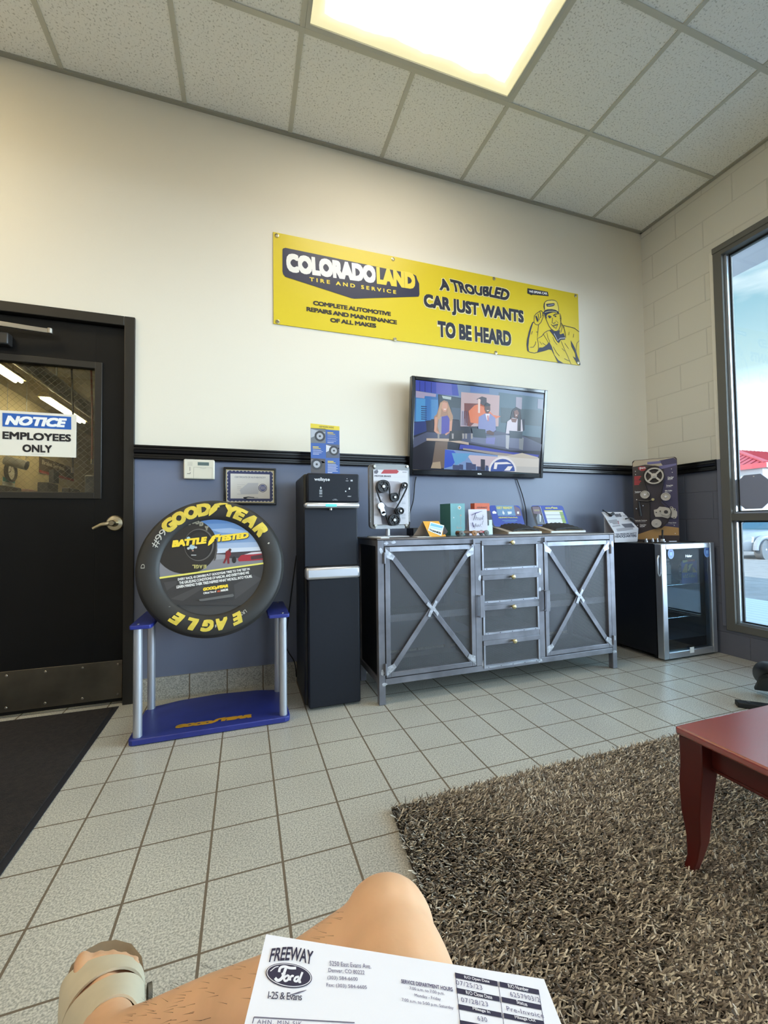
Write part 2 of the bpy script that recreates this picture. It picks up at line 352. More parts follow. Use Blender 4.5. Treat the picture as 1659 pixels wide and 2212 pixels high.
class Art:
    """flat artwork on a plane, laid out from measured points of a detail view (ox, oy, scale)"""
    def __init__(s, pl, ox=0, oy=0, k=1., w=.001): s.pl, s.ox, s.oy, s.k, s.w = pl, ox, oy, k, w; s.mb = MB()
    def q(s, x, y): return s.pl.q(s.ox+x/s.k, s.oy+y/s.k)
    def poly(s, pts, m, w=0.): s.mb.flat(s.pl, [s.q(*p) for p in pts], s.w+w, m); return s
    def line(s, pts, wd, m, w=0.): s.mb.stroke(s.pl, [s.q(*p) for p in pts], wd, s.w+w, m); return s
    def rect(s, x0, y0, x1, y1, m, w=0.):
        a0, b1 = s.q(x0, y0); a1, b0 = s.q(x1, y1); s.mb.flat(s.pl, [(a0, b0), (a1, b0), (a1, b1), (a0, b1)], s.w+w, m); return s
    def disc(s, x, y, r, m, w=0., ry=None):
        c = s.q(x, y); e = s.q(x+r, y); rr = math.hypot(e[0]-c[0], e[1]-c[1]); s.mb.disc(s.pl, c, rr, s.w+w, m, r2=rr*ry if ry else None); return s
    def text(s, t, x0, y0, x1, y1, m, w=0., **k):
        a0, b1 = s.q(x0, y0); a1, b0 = s.q(x1, y1); s.mb.text(s.pl, t, (a0, b0, a1, b1), s.w+w, m, **k); return s
def textline(A, s, p0, p1, h, m, w=0., bold=.02, shear=0., spacing=.9):
    """text along a baseline given by two measured points, h = cap height in metres"""
    a = A.q(*p0); b = A.q(*p1)
    if h > 1: k_ = A.q(p0[0], p0[1]-h); h = math.hypot(k_[0]-a[0], k_[1]-a[1])
    dx, dy = b[0]-a[0], b[1]-a[1]; L = math.hypot(dx, dy); ux, uy = dx/L, dy/L
    A.mb.text(A.pl, s, (0, 0, 1, 1), 0, m, bold=bold, shear=shear, spacing=spacing, warp=lambda x_, y_, x, y: A.pl.pt(a[0]+ux*L*x-uy*h*y, a[1]+uy*L*x+ux*h*y, A.w+w))
BX, BZ = V(1, 0, 0), V(0, 0, 1)
def wallpl(y): return Pl((0, y, 0), BX, BZ)
# ================================================================== SETTING
H = 3.454
XL, YF = -7.0, -5.4
m_cream = M('cream_wall_paint', (226, 219, 202), .55, bump=(90, .12))
m_wains = M('slate_wall_paint', (112, 119, 140), .40, noise=(3, .05), bump=(90, .12))
m_black = M('black_gloss_paint', (14, 13, 14), .25, bump=(14, .06))
m_floor = tile_mat('floor_tile', -2.963, -1.580, .2004, .2004)
m_skirt = tile_mat('base_tile', -2.963, 0, .2004, None, base=(180, 176, 166))
mb = MB(); mb.box((XL-.2, YF-.2, -.12), (.2, .2, 0), m_floor); struct(mb.build('floor', smooth=0))
# back wall, with a door opening
mb = MB()
for (x0, x1, z0, z1) in ((-3.85, .2, 0, H+.1), (XL-.2, -4.865, 0, H+.1), (-4.865, -3.85, 2.138, H+.1)):
    if z0 == 0:
        mb.box((x0, 0, 0), (x1, .15, 1.385), m_wains); mb.box((x0, 0, 1.385), (x1, .15, z1), m_cream)
    else: mb.box((x0, 0, z0), (x1, .15, z1), m_cream)
struct(mb.build('wall_back', smooth=0))
mb = MB(); mb.box((-3.845, -.012, 0), (0, 0, .124), m_skirt); mb.box((XL, -.012, 0), (-4.87, 0, .124), m_skirt); struct(mb.build('baseboard_back', smooth=0))
# right wall: painted concrete block with a tall shop window
m_blk_c = block_mat('cream_block', (214, 210, 198)); m_blk_w = block_mat('slate_block', (98, 101, 114))
WY0, WY1, WZ0, WZ1 = -.57, -5.0, .178, 2.93
mb = MB()
def rw(y0, y1, z0, z1, m): mb.box((0, y0, z0), (.2, y1, z1), m)
rw(WY0, .0, 0, 1.37, m_blk_w); rw(WY0, .0, 1.37, H+.1, m_blk_c)
rw(WY1, WY0, 0, WZ0, m_blk_w); rw(WY1, WY0, WZ1, H+.1, m_blk_c); rw(YF-.2, WY1, 0, 1.37, m_blk_w); rw(YF-.2, WY1, 1.37, H+.1, m_blk_c)
struct(mb.build('wall_right', smooth=0))
mb = MB(); mb.box((-.006, -.568, 1.40), (0, -.542, 2.93), M('caulk_cream', (225, 220, 208), .5)); mb.box((-.006, -.568, .2), (0, -.542, 1.40), M('caulk_slate', (108, 112, 128), .5)); struct(mb.build('trim_3', bevel=.002))
mb = MB(); mb.box((XL-.2, YF, 0), (XL, 0, 1.385), m_wains); mb.box((XL-.2, YF, 1.385), (XL, 0, H+.1), m_cream); struct(mb.build('wall_left', smooth=0))
FX = (-2.7, -.12); FZ0, FZ1 = .25, 2.93
mb = MB()
for x0, x1, z0, z1 in ((XL, FX[0], 0, H+.1), (FX[1], 0, 0, H+.1), (FX[0], FX[1], 0, FZ0), (FX[0], FX[1], FZ1, H+.1)):
    if z0 < 1.385: mb.box((x0, YF-.2, z0), (x1, YF, min(z1, 1.385)), m_wains)
    if z1 > 1.385: mb.box((x0, YF-.2, max(z0, 1.385)), (x1, YF, z1), m_cream)
struct(mb.build('wall_front', smooth=0))
# chair rails
prof = [(0, 1.343), (-.022, 1.343), (-.026, 1.349), (-.026, 1.358), (-.016, 1.362), (-.016, 1.372), (-.030, 1.378), (-.032, 1.392), (-.022, 1.398), (-.022, 1.408), (-.030, 1.412), (-.030, 1.420), (0, 1.424)]
def rail(name, pts0, pts1):
    n = len(prof); mb = MB(); mb.add(pts0+pts1, [tuple(range(n)), tuple(range(n, 2*n))[::-1]]+[(i, (i+1) % n, n+(i+1) % n, n+i) for i in range(n)], m_black); return struct(mb.build(name, smooth=.3))
rail('trim_1', [(-3.845, y, z) for y, z in prof], [(-.0, y, z) for y, z in prof])
rail('trim_4', [(XL, y, z) for y, z in prof], [(-4.87, y, z) for y, z in prof])
rail('trim_2', [(y, -.541, z-.02) for y, z in prof], [(y, -.0, z-.02) for y, z in prof])
# ceiling: lay-in tiles in a T-bar grid, one bay open for the light
S = .6096; X0 = -2.9837; YA = .598; YB = .598
m_ctile = speck_mat('ceiling_tile', (244, 243, 235), (192, 190, 179), 105, .30, .44, .95, (1, 1, 1))
m_grid = M('ceiling_grid', (196, 194, 178), .45)
xs = [X0+S*i for i in range(-8, 6)]; ys = [0-YA-YB*i for i in range(0, 10)]
xs = [XL]+[x for x in xs if XL+.05 < x < -.05]+[0]; ys = [0]+[y for y in ys if y > YF+.05]+[YF]
LIGHTS = [(X0, -YA), (X0-5*S, -YA), (X0-2*S, -YA-4*YB), (X0+2*S, -YA-4*YB), (X0-6*S, -YA-5*YB)]
def in_light(x, y): return any(lx-.01 < x < lx+2*S+.01 and ly-YB-.01 < y < ly+.01 for lx, ly in LIGHTS)
mb = MB(); g = MB()
for i in range(len(xs)-1):
    for j in range(len(ys)-1):
        cx, cy = (xs[i]+xs[i+1])/2, (ys[j]+ys[j+1])/2
        if in_light(cx, cy): continue
        mb.box((xs[i]+.009, ys[j+1]+.009, H+.004), (xs[i+1]-.009, ys[j]-.009, H+.02), m_ctile)
mb.box((XL, YF, H+.12), (0, 0, H+.16), m_ctile)
cei = struct(mb.build('ceiling', smooth=0))
for i, x in enumerate(xs[1:-1]):
    for j in range(len(ys)-1):
        cy = (ys[j]+ys[j+1])/2
        if any(abs(x-(lx+S)) < .05 and ly-YB < cy < ly for lx, ly in LIGHTS): continue
        g.box((x-.0125, ys[j+1], H-.001), (x+.0125, ys[j], H+.012), m_grid)
for y in ys[1:-1]: g.box((XL, y-.0125, H-.0015), (0, y+.0125, H+.0115), m_grid)
m_wang = M('wall_angle_trim', (160, 157, 142), .5)
g.box((XL, -.022, H-.008), (0, 0, H+.01), m_wang); g.box((-.022, YF, H-.008), (0, 0, H+.01), m_wang); g.box((XL, YF, H-.008), (XL+.022, 0, H+.01), m_wang); g.box((XL, YF, H-.008), (0, YF+.022, H+.01), m_wang)
struct(g.build('trim_5', smooth=0))
# roof slab and overhang outside
mb = MB(); mb.box((XL-8, YF-3, 3.75), (.2, 16, 4.3), M('roof_slab', (150, 148, 145), .8)); mb.box((.2, YF-3, 3.08), (.79, 16, 4.1), M('soffit_white', (205, 203, 210), .7)); struct(mb.build('roof', smooth=0))
MB.jit = True
# troffer diffuser: lamps behind a prismatic sheet
def diffuser_mat(tint, nm):
    m = bpy.data.materials.new(nm); m.use_nodes = True; t = m.node_tree; b = t.nodes['Principled BSDF']
    tcn = N(t, 'ShaderNodeTexCoord'); s = N(t, 'ShaderNodeSeparateXYZ'); t.links.new(tcn.outputs['Object'], s.inputs[0])
    nzn = N(t, 'ShaderNodeTexNoise'); nzn.inputs['Scale'].default_value = 7; t.links.new(tcn.outputs['Object'], nzn.inputs[0])
    ax = math_(t, 'SUBTRACT', .61, math_(t, 'ABSOLUTE', s.outputs[0])); ay = math_(t, 'SUBTRACT', .30, math_(t, 'ABSOLUTE', s.outputs[1]))
    d = math_(t, 'MINIMUM', ax, ay); d = math_(t, 'ADD', d, math_(t, 'MULTIPLY', math_(t, 'SUBTRACT', nzn.outputs[0], .5), .05))
    r = N(t, 'ShaderNodeMapRange', interpolation_type='SMOOTHSTEP'); r.inputs[1].default_value = .05; r.inputs[2].default_value = .17; r.inputs[3].default_value = 0; r.inputs[4].default_value = 1
    t.links.new(d, r.inputs[0])
    rc = N(t, 'ShaderNodeValToRGB'); t.links.new(r.outputs[0], rc.inputs[0])
    e0, e1 = rc.color_ramp.elements; e0.color = (.60/LAMP, .54/LAMP, .29/LAMP, 1); e1.color = tint+(1,)
    x = rc.color_ramp.elements.new(.3); x.color = (.85/LAMP, .78/LAMP, .46/LAMP, 1)
    b.inputs['Base Color'].default_value = (.5, .5, .45, 1); t.links.new(rc.outputs[0], b.inputs['Emission Color']); b.inputs['Emission Strength'].default_value = LAMP
    return m
m_diff = diffuser_mat((1, .92, .79), 'lamp_diffuser'); m_diff2 = diffuser_mat((1.55, 1.22, .70), 'warm_lamp_diffuser'); m_trof = M('troffer_frame', (190, 190, 178), .4)
def troffer(lx, ly, label):
    cx, cy = lx+S, ly-YB/2
    t = thing('ceiling_light', label, 'ceiling light', (cx, cy, H), 'recessed ceiling lights')
    mb = MB(); x0, x1, y0, y1 = lx+.013, lx+2*S-.013, ly-YB+.013, ly-.013; f = .022
    for a, b in (((x0, y0), (x1, y0+f)), ((x0, y1-f), (x1, y1)), ((x0, y0), (x0+f, y1)), ((x1-f, y0), (x1, y1))): mb.box((a[0], a[1], H-.002), (b[0], b[1], H+.02), m_trof)
    mb.box((x0, y0, H+.05), (x1, y1, H+.07), m_trof)
    mb.build('frame', t, smooth=0)
    mb = MB(); mb.box((x0+f-.002, y0+f-.002, H+.006), (x1-f+.002, y1-f+.002, H+.01), m_diff2 if 'black door' in label else m_diff)
    mb.build('diffuser', t, smooth=0)
    return t
LL = ['large lit ceiling light panel above the yellow banner', 'lit ceiling light panel over the black door side of the room', 'lit ceiling light panel over the seating area', 'lit ceiling light panel over the red table', 'lit ceiling light panel at the far corner behind the seats']
for (lx, ly), lb in zip(LIGHTS, LL): troffer(lx, ly, lb)
# ------------------------------------------------------------------ door
m_door = M('black_door_paint', (12, 11, 10), .45, spec=.25, noise=(5, .25), bump=(60, .05))
m_dframe = M('dark_bronze_frame', (29, 25, 19), .45)
m_steel = M('brushed_steel', (176, 170, 158), .35, 1., noise=(9, .2))
m_kick = M('kick_plate_steel', (120, 112, 98), .42, 1., noise=(4, .3))
m_glass = glass('clear_glass', (250, 252, 250), .05)
mb = MB(); mb.box((-3.897, -.014, 0), (-3.845, .15, 2.14), m_dframe); mb.box((-4.87, -.014, 0), (-4.818, .15, 2.14), m_dframe); mb.box((-4.818, -.014, 2.086), (-3.897, .15, 2.14), m_dframe)
mb.box((-4.818, .068, 2.07), (-3.897, .10, 2.086), m_dframe); mb.box((-3.912, .068, 0), (-3.897, .10, 2.086), m_dframe)
struct(mb.build('trim_7', bevel=.003))
door = thing('door_1', 'black steel door with a glazed upper half', 'door', (-4.36, .02, 0)); del door['label']; del door['category']; door['kind'] = 'structure'
mb = MB(); gx0, gx1, gz0, gz1 = -4.68, -4.04, 1.152, 1.842
for a, b in (((-4.815, .012), (gx0, 2.082)), ((gx1, .012), (-3.9, 2.082)), ((gx0, .012), (gx1, gz0)), ((gx0, gz1), (gx1, 2.082))): mb.box((a[0], .022, a[1]), (b[0], .066, b[1]), m_door)
mb.build('leaf', door, smooth=0)
mb = MB()
for a, b in (((gx0-.032, gz0-.032), (gx0+.004, gz1+.034)), ((gx1-.004, gz0-.032), (gx1+.032, gz1+.034)), ((gx0, gz0-.032), (gx1, gz0+.004)), ((gx0, gz1-.004), (gx1, gz1+.034))): mb.box((a[0], .012, a[1]), (b[0], .024, b[1]), m_dframe)
mb.build('glazing_frame', door, bevel=.003)
mb = MB(); mb.box((gx0, .043, gz0), (gx1, .049, gz1), m_glass); pane = mb.build('glass_pane', door, smooth=0)
mb = MB(); mb.box((-4.80, .018, .03), (-3.905, .0225, .235), m_kick); kp = mb.build('kick_plate', door, bevel=.001)
mb = MB()
for x in (-3.925, -4.09, -4.255, -4.42, -4.585, -4.75):
    for z in (.052, .214): mb.cyl((x, .018, z), (x, .0155, z), .006, m_steel, 10, r2=.004)
mb.build('screws', kp)
lev = on(249, 1130.3, 1, .02); m_lev = M('satin_nickel', (196, 184, 156), .28, 1.)
mb = MB(); mb.lathe([(.043, .022), (.043, .012), (.038, .006), (.02, .002), (.016, -.03), (.016, -.045), (.012, -.052)], (lev.x, 0, lev.z), (0, 1, 0), m_lev, 28)
le = on(202, 1142, 1, -.03)
mb.tube([(lev.x, -.03, lev.z), (lev.x-.02, -.042, lev.z-.002), (lev.x-.05, -.044, lev.z-.008), (le.x, -.042, le.z)], [.011, .011, .0095, .008], m_lev, 10)
mb.build('lever_handle', door)
m_clos = M('closer_bronze', (38, 36, 33), .45); m_arm = M('closer_arm_aluminium', (170, 165, 155), .35, .9)
mb = MB(); cb0 = on(17, 722, 1, -.03); mb.box((cb0.x-.26, -.03, cb0.z-.05), (cb0.x, .022, cb0.z+.012), m_clos); mb.build('closer_body', door, bevel=.006)
a1 = on(108, 716, 1, -.02); a0 = on(-60, 690, 1, -.05); mb = MB(); mb.bar(a0, a1, .014, .024, m_arm, (0, 0, 1)); mb.cyl(a1+V(0, 0, -.012), a1+V(0, 0, .016), .012, m_arm); mb.bar(a0, V(a0.x, -.004, a0.z-.05), .02, .01, m_arm); mb.build('closer_arm', door, bevel=.002)
# fine wires cast in the pane
mb = MB(); m_wire = M('glass_wire', (120, 112, 95), .4, .6); pw = wallpl(.0495)
d = .034
for sgn in (1, -1):
    k = -40
    while k < 60:
        x_at = lambda z: gx0+k*d+sgn*(z-gz0)
        pts = []
        for z in (gz0, gz1): pts.append((x_at(z), z))
        (xa, za), (xb, zb) = pts
        def clipx(xa, za, xb, zb):
            t0, t1 = 0., 1.; dx = xb-xa
            lo, hi = sorted(((gx0-xa)/dx, (gx1-xa)/dx)); t0, t1 = max(t0, lo), min(t1, hi)
            return (t0, t1) if t1 > t0 else None
        c = clipx(xa, za, xb, zb)
        if c: mb.stroke(pw, [(xa+(xb-xa)*c[0], za+(zb-za)*c[0]), (xa+(xb-xa)*c[1], za+(zb-za)*c[1])], .0009, 0, m_wire)
        k += 1
mb.build('wire_mesh', pane, fix=False)
# ------------------------------------------------------------------ window on the right wall
m_wfr = M('bronze_window_frame', (98, 97, 92), .5); m_alu = M('bright_aluminium', (205, 210, 216), .3, .85); m_gask = M('black_gasket', (18, 18, 20), .6)
win = thing('window_1', 'x', 'x', (0, -.57, WZ0)); del win['label']; del win['category']; win['kind'] = 'structure'
mb = MB(); mull = [-.57, -1.95, -3.4, -5.0]
def wf(y0, y1, z0, z1, x0=-.012, x1=.10): mb.box((x0, y0, z0), (x1, y1, z1), m_wfr)
wf(WY0-.058, WY0, WZ0, WZ1); wf(WY1, WY1+.058, WZ0, WZ1); wf(WY1, WY0, WZ0, WZ0+.052); wf(WY1, WY0, WZ1-.06, WZ1)
for y in mull[1:-1]: wf(y-.03, y+.03, WZ0, WZ1)
mb.box((-.02, WY1, WZ1-.03), (0, WY0, WZ1+.012), m_wfr)
mb.build('window_frame', win, bevel=.003)
mb = MB(); wf(WY1, WY0-.05, .953, 1.003, -.008, .09); mb.build('transom_bar', win, bevel=.002)
b1 = MB(); b2 = MB(); ed = [WY0-.058]+[y for m_ in mull[1:-1] for y in (m_+.03, m_-.03)]+[WY1+.058]
panes = []
for i in range(0, len(ed), 2):
    ya, yb = ed[i], ed[i+1]
    for z0, z1 in ((WZ0+.052, .953), (1.003, WZ1-.06)):
        for y0, y1 in ((ya, ya-.016), (yb+.016, yb)):
            b1.box((.018, min(y0, y1), z0), (.05, max(y0, y1), z1), m_alu)
        b1.box((.018, yb, z0), (.05, ya, z0+.012), m_alu)
        for y0, y1 in ((ya-.016, ya-.026), (yb+.026, yb+.016)): b2.box((.046, min(y0, y1), z0), (.056, max(y0, y1), z1), m_gask)
        b2.box((.046, yb, z0+.012), (.056, ya, z0+.02), m_gask); b2.box((.046, yb, z1-.012), (.056, ya, z1), m_gask)
        panes.append((yb, ya, z0, z1))
b1.build('glazing_bead', win, smooth=0); b2.build('gasket', win, smooth=0)
for y0, y1, z0, z1 in panes:
    mb = MB(); mb.box((.054, y0, z0), (.060, y1, z1), m_glass); mb.build('glass_pane', win, smooth=0)
w2 = thing('window_2', 'x', 'x', (-1.4, YF, FZ0)); del w2['label']; del w2['category']; w2['kind'] = 'structure'
mb = MB()
for x in (FX[0], -1.85, -1.0, FX[1]-.06): mb.box((x, YF-.12, FZ0), (x+.06, YF+.012, FZ1), m_wfr)
for z in (FZ0, .95, FZ1-.06): mb.box((FX[0], YF-.12, z), (FX[1], YF+.010, z+.06), m_wfr)
mb.build('window_frame', w2, bevel=.003)
mb = MB(); mb.box((FX[0]+.03, YF-.07, FZ0+.03), (FX[1]-.03, YF-.064, FZ1-.03), m_glass); mb.build('glass_pane', w2, smooth=0)
# ------------------------------------------------------------------ outside
def deck_mat():
    m = bpy.data.materials.new('grey_walkway'); m.use_nodes = True; t = m.node_tree; b = t.nodes['Principled BSDF']
    gp = N(t, 'ShaderNodeNewGeometry'); s = N(t, 'ShaderNodeSeparateXYZ'); t.links.new(gp.outputs['Position'], s.inputs[0])
    f = math_(t, 'FRACT', math_(t, 'DIVIDE', s.outputs[0], .14)); l = math_(t, 'LESS_THAN', f, .09)
    mg = N(t, 'ShaderNodeMix', data_type='RGBA'); t.links.new(l, mg.inputs[0]); mg.inputs[6].default_value = (.62, .66, .70, 1); mg.inputs[7].default_value = (.36, .39, .42, 1)
    t.links.new(mg.outputs[2], b.inputs['Base Color']); b.inputs['Roughness'].default_value = .8; return m
mb = MB(); gx = (-30, 5, 15, 90); gz = (-.15, -.15, -.45, -.45); mb.add([(x, y, z) for x, z in zip(gx, gz) for y in (-60, 90)]+[(x, y, -.8) for x in (-30, 90) for y in (-60, 90)], [(0, 1, 3, 2), (2, 3, 5, 4), (4, 5, 7, 6), (8, 10, 11, 9), (0, 8, 9, 1), (6, 7, 11, 10), (0, 2, 4, 6, 10, 8), (1, 9, 11, 7, 5, 3)], M('asphalt', (150, 146, 143), .95, noise=(4, .15), bump=(40, .4, .01), coord='Object')); struct(mb.build('ground', smooth=0))
mb = MB(); mb.box((.2, -30, -.15), (2.95, 40, -.06), deck_mat()); struct(mb.build('walkway', smooth=0))
# ================================================================== OUTSIDE THINGS
m_carw = M('white_car_paint', (168, 174, 183), .25, coat=.5); m_cgl = M('car_glass', (70, 105, 125), .08); m_tyre = M('tyre_rubber_grey', (120, 120, 122), .8); m_plast = M('grey_plastic', (95, 98, 102), .6); m_chr = M('chrome', (220, 222, 225), .15, 1.); m_lamp = M('headlamp', (215, 225, 235), .1)
def car():
    t = thing('car', 'pale silver sport utility car parked outside across the asphalt', 'car', (16.6, 8.4, -.45))
    h = Vector((-.994, .098, 0)).normalized(); l = Vector((-h.y, h.x, 0)); W0 = on(1643, 1210, 2, -.45)
    near = -1 if l.dot(Vector((.49, -.87, 0))) < 0 else 1
    O = W0-h*3.75-l*near*.82   # rear-axle origin on the centre line
    P = lambda x, y, z: O+h*x+l*y+V(0, 0, z)
    def loft(secs, m, mb):
        n = len(secs[0]); vs = [P(*p) for s_ in secs for p in s_]; fs = []
        for i in range(len(secs)-1):
            for j in range(n): fs.append((i*n+j, i*n+(j+1) % n, (i+1)*n+(j+1) % n, (i+1)*n+j))
        fs += [tuple(range(n))[::-1], tuple(range((len(secs)-1)*n, len(secs)*n))]; mb.add(vs, fs, m)
    def sec(x, hw, z0, z1, r=.12): return [(x, -hw+r*.4, z0), (x, hw-r*.4, z0), (x, hw, z0+r), (x, hw, z1-r), (x, hw-r, z1), (x, -hw+r, z1), (x, -hw, z1-r), (x, -hw, z0+r)]
    mb = MB(); loft([sec(-.75, .80, .45, .95), sec(-.6, .88, .32, 1.05), sec(0, .91, .30, 1.08), sec(2.0, .92, .28, 1.06), sec(2.75, .92, .30, 1.04), sec(3.9, .90, .30, .98), sec(4.35, .84, .32, .88), sec(4.5, .74, .38, .74)], m_carw, mb); mb.build('body', t, bevel=.03, smooth=.8)
    mb = MB(); loft([sec(-.6, .74, 1.02, 1.5), sec(-.2, .74, 1.04, 1.66), sec(1.6, .74, 1.04, 1.68), sec(2.0, .73, 1.04, 1.6), sec(2.7, .72, 1.0, 1.08, .03)], m_cgl, mb); mb.build('windows', t, bevel=.02)
    mb = MB(); mb.hexa([P(-.4, -.6, 1.655), P(1.75, -.6, 1.66), P(1.75, .6, 1.66), P(-.4, .6, 1.655), P(-.3, -.55, 1.70), P(1.6, -.55, 1.71), P(1.6, .55, 1.71), P(-.3, .55, 1.70)], m_carw)
    for y in (-.73, .73):
        mb.bar(P(2.72, y, 1.04), P(1.95, y*.93, 1.62), .07, .05, m_carw, l); mb.bar(P(.9, y*1.01, 1.04), P(.9, y*.97, 1.64), .1, .05, m_carw, l); mb.bar(P(-.5, y, 1.04), P(-.25, y*.95, 1.62), .14, .05, m_carw, l)
    mb.build('roof_pillars', t)
    for x in (0, 3.75):
        for y in (-.90, .90):
            o = P(x, y, .36); a = l*(1 if y > 0 else -1)
            if x > 1: a = (a+h*-.25*(1 if y > 0 else -1)).normalized()
            mb = MB(); mb.lathe([(.20, -.02), (.34, -.02), (.36, 0.02), (.36, .18), (.34, .21), (.20, .21)], o-a*.1, a, m_tyre, 28); mb.lathe([(.205, .10), (.2, .2), (.06, .2), (.03, .215)], o-a*.1, a, m_chr, 20); mb.build('wheel', t)
            mb = MB(); c = P(x, y*1.08, .40); pts = [c+h*(.40*math.cos(k))+V(0, 0, .40*math.sin(k)) for k in np.linspace(-.1, math.pi+.1, 14)]; mb.tube(pts, .085, m_carw, 8); mb.build('wheel_arch', t)
    mb = MB(); mb.hexa([P(4.3, -.78, .62), P(4.42, -.5, .62), P(4.42, -.5, .80), P(4.25, -.78, .82), P(4.2, -.86, .62), P(4.38, -.5, .62), P(4.38, -.5, .80), P(4.15, -.86, .82)], m_lamp)
    mb.hexa([P(4.3, .78, .62), P(4.44, .5, .62), P(4.44, .5, .80), P(4.25, .78, .82), P(4.15, .9, .62), P(4.38, .5, .62), P(4.38, .5, .80), P(4.1, .9, .82)], m_lamp); mb.build('headlamps', t)
    mb = MB(); mb.box((0, 0, 0), (.001, .001, .001), m_plast); mb = MB()
    mb.hexa([P(4.44, -.45, .58), P(4.47, .45, .58), P(4.47, .45, .78), P(4.44, -.45, .78), P(4.5, -.45, .58), P(4.53, .45, .58), P(4.49, .45, .78), P(4.46, -.45, .78)], m_plast)
    for y in (-.68, .68): mb.lathe([(.07, 0), (.05, .03)], P(4.42, y, .48), h, m_plast, 12)
    mb.build('grille', t)
    mb = MB()
    for y in (-1.0, 1.0): mb.ball(P(2.45, y, 1.1), .1, m_carw, 10, (1, .8, .7))
    mb.build('mirrors', t)
car()
def redroof():
    m_rr = M('red_metal_roof', (196, 84, 92), .45); m_rs = M('red_roof_seam', (150, 50, 62), .5); m_wl = M('white_stucco', (225, 224, 222), .8)
    c = CAM+ray(1655, 999)*28; x0, y0, ze = c.x, c.y, c.z; g0 = -.15; ov = .5
    t = thing('building', 'white building with a red metal hip roof across the street', 'building', (x0, y0, g0))
    mb = MB(); mb.box((x0+ov, y0+ov, g0), (x0+18, y0+9, ze), m_wl); mb.build('walls', t, smooth=0)
    rh = 1.9; k = 4.6
    mb = MB(); A = [(x0, y0, ze), (x0+19, y0, ze), (x0+19, y0+9.5, ze), (x0, y0+9.5, ze)]; r1 = (x0+k, y0+4.75, ze+rh); r2 = (x0+19-k, y0+4.75, ze+rh)
    mb.add(A+[r1, r2], [(3, 2, 1, 0), (0, 1, 5, 4), (1, 2, 5), (2, 3, 4, 5), (3, 0, 4)], m_rr); ro = mb.build('roof', t, smooth=0)
    mb = MB()
    for i in range(1, 40):
        x = x0+19*i/40; f = min((x-x0)/k, (x0+19-x)/k, 1); mb.bar((x, y0, ze+.02), (x, y0+4.75*f, ze+rh*f+.02), .05, .05, m_rs, (1, 0, 0))
    for i in range(1, 20):
        y = y0+9.5*i/20; f = 1-abs(y-y0-4.75)/4.75; mb.bar((x0, y, ze+.02), (x0+k*f, y, ze+rh*f+.02), .05, .05, m_rs, (0, 1, 0))
    mb.bar((x0, y0, ze+.05), (r1[0], r1[1], r1[2]+.05), .3, .1, m_rr, (0, 0, 1)); mb.build('roof_seams', ro, smooth=0)
    mb = MB(); mb.box((x0-.05, y0-.05, ze-.32), (x0+19, y0, ze+.03), m_rr); mb.box((x0-.05, y0-.05, ze-.32), (x0, y0+9.5, ze+.03), m_rr); mb.build('eave_board', t, smooth=0)
    mb = MB(); mb.box((x0+2, y0+ov-.05, g0), (x0+5, y0+ov, g0+2.6), m_cgl); mb.box((x0+ov-.05, y0+3, g0+.9), (x0+ov, y0+6, g0+2.6), m_cgl); mb.build('building_windows', t, smooth=0)
redroof()
# ================================================================== WORKSHOP BEHIND THE DOOR
SXW = -7.45; SY1 = 15.0; SH = 3.6
m_shopw = M('workshop_wall', (205, 190, 150), .7, noise=(2, .08)); m_shopc = M('workshop_ceiling', (150, 142, 122), .8)
mb = MB(); mb.box((SXW-.2, .15, 0), (SXW, SY1, SH), m_shopw); struct(mb.build('wall_workshop_left', smooth=0))
mb = MB(); mb.box((SXW-.2, SY1, 0), (-1.5, SY1+.2, SH), m_shopw); struct(mb.build('wall_workshop_end', smooth=0))
mb = MB(); mb.box((-1.7, .15, 0), (-1.5, SY1, SH), m_shopw); struct(mb.build('wall_workshop_right', smooth=0))
mb = MB(); mb.box((SXW-.2, .15, SH), (-1.5, SY1+.2, SH+.1), m_shopc)
struct(mb.build('ceiling_workshop', smooth=0))
mb = MB(); mb.box((SXW-.2, .15, -.12), (-1.5, SY1+.2, 0), M('workshop_floor', (120, 115, 108), .6)); struct(mb.build('floor_workshop', smooth=0))
m_tube = M('fluorescent_tube', (255, 250, 225), .4, emit=(255, 240, 195), estr=20); m_fix = M('fixture_enamel', (200, 185, 140), .5)
def strip(y0, y1, label, x=-6.7, z=3.33):
    t = thing('strip_light', label, 'strip light', (x, (y0+y1)/2, z), 'workshop strip lights')
    mb = MB(); mb.hexa([V(x-.05, y0, z+.10), V(x+.05, y0, z+.10), V(x+.05, y1, z+.10), V(x-.05, y1, z+.10), V(x-.10, y0, z+.02), V(x+.10, y0, z+.02), V(x+.10, y1, z+.02), V(x-.10, y1, z+.02)], m_fix)
    for y in (y0+.2, y1-.2): mb.cyl((x, y, z+.1), (x, y, SH), .008, m_fix, 8)
    mb.build('housing', t, smooth=0)
    mb = MB(); mb.cyl((x-.04, y0+.03, z), (x-.04, y1-.03, z), .025, m_tube, 10); mb.cyl((x+.04, y0+.03, z), (x+.04, y1-.03, z), .025, m_tube, 10); mb.build('tubes', t)
strip(3.3, 5.5, 'nearer lit strip light seen through the top left of the door glass'); strip(6.35, 8.25, 'second lit strip light behind the notice sign, seen through the door glass')
t = thing('extra_strip_light', 'lit strip light end-on at the right edge of the door glass', 'strip light', on(195, 848, 1, 9.0), 'workshop strip lights'); t.name = 'strip_light'
c = on(195, 850, 1, 9.0); ORG[t.name] = Vector(t.location)
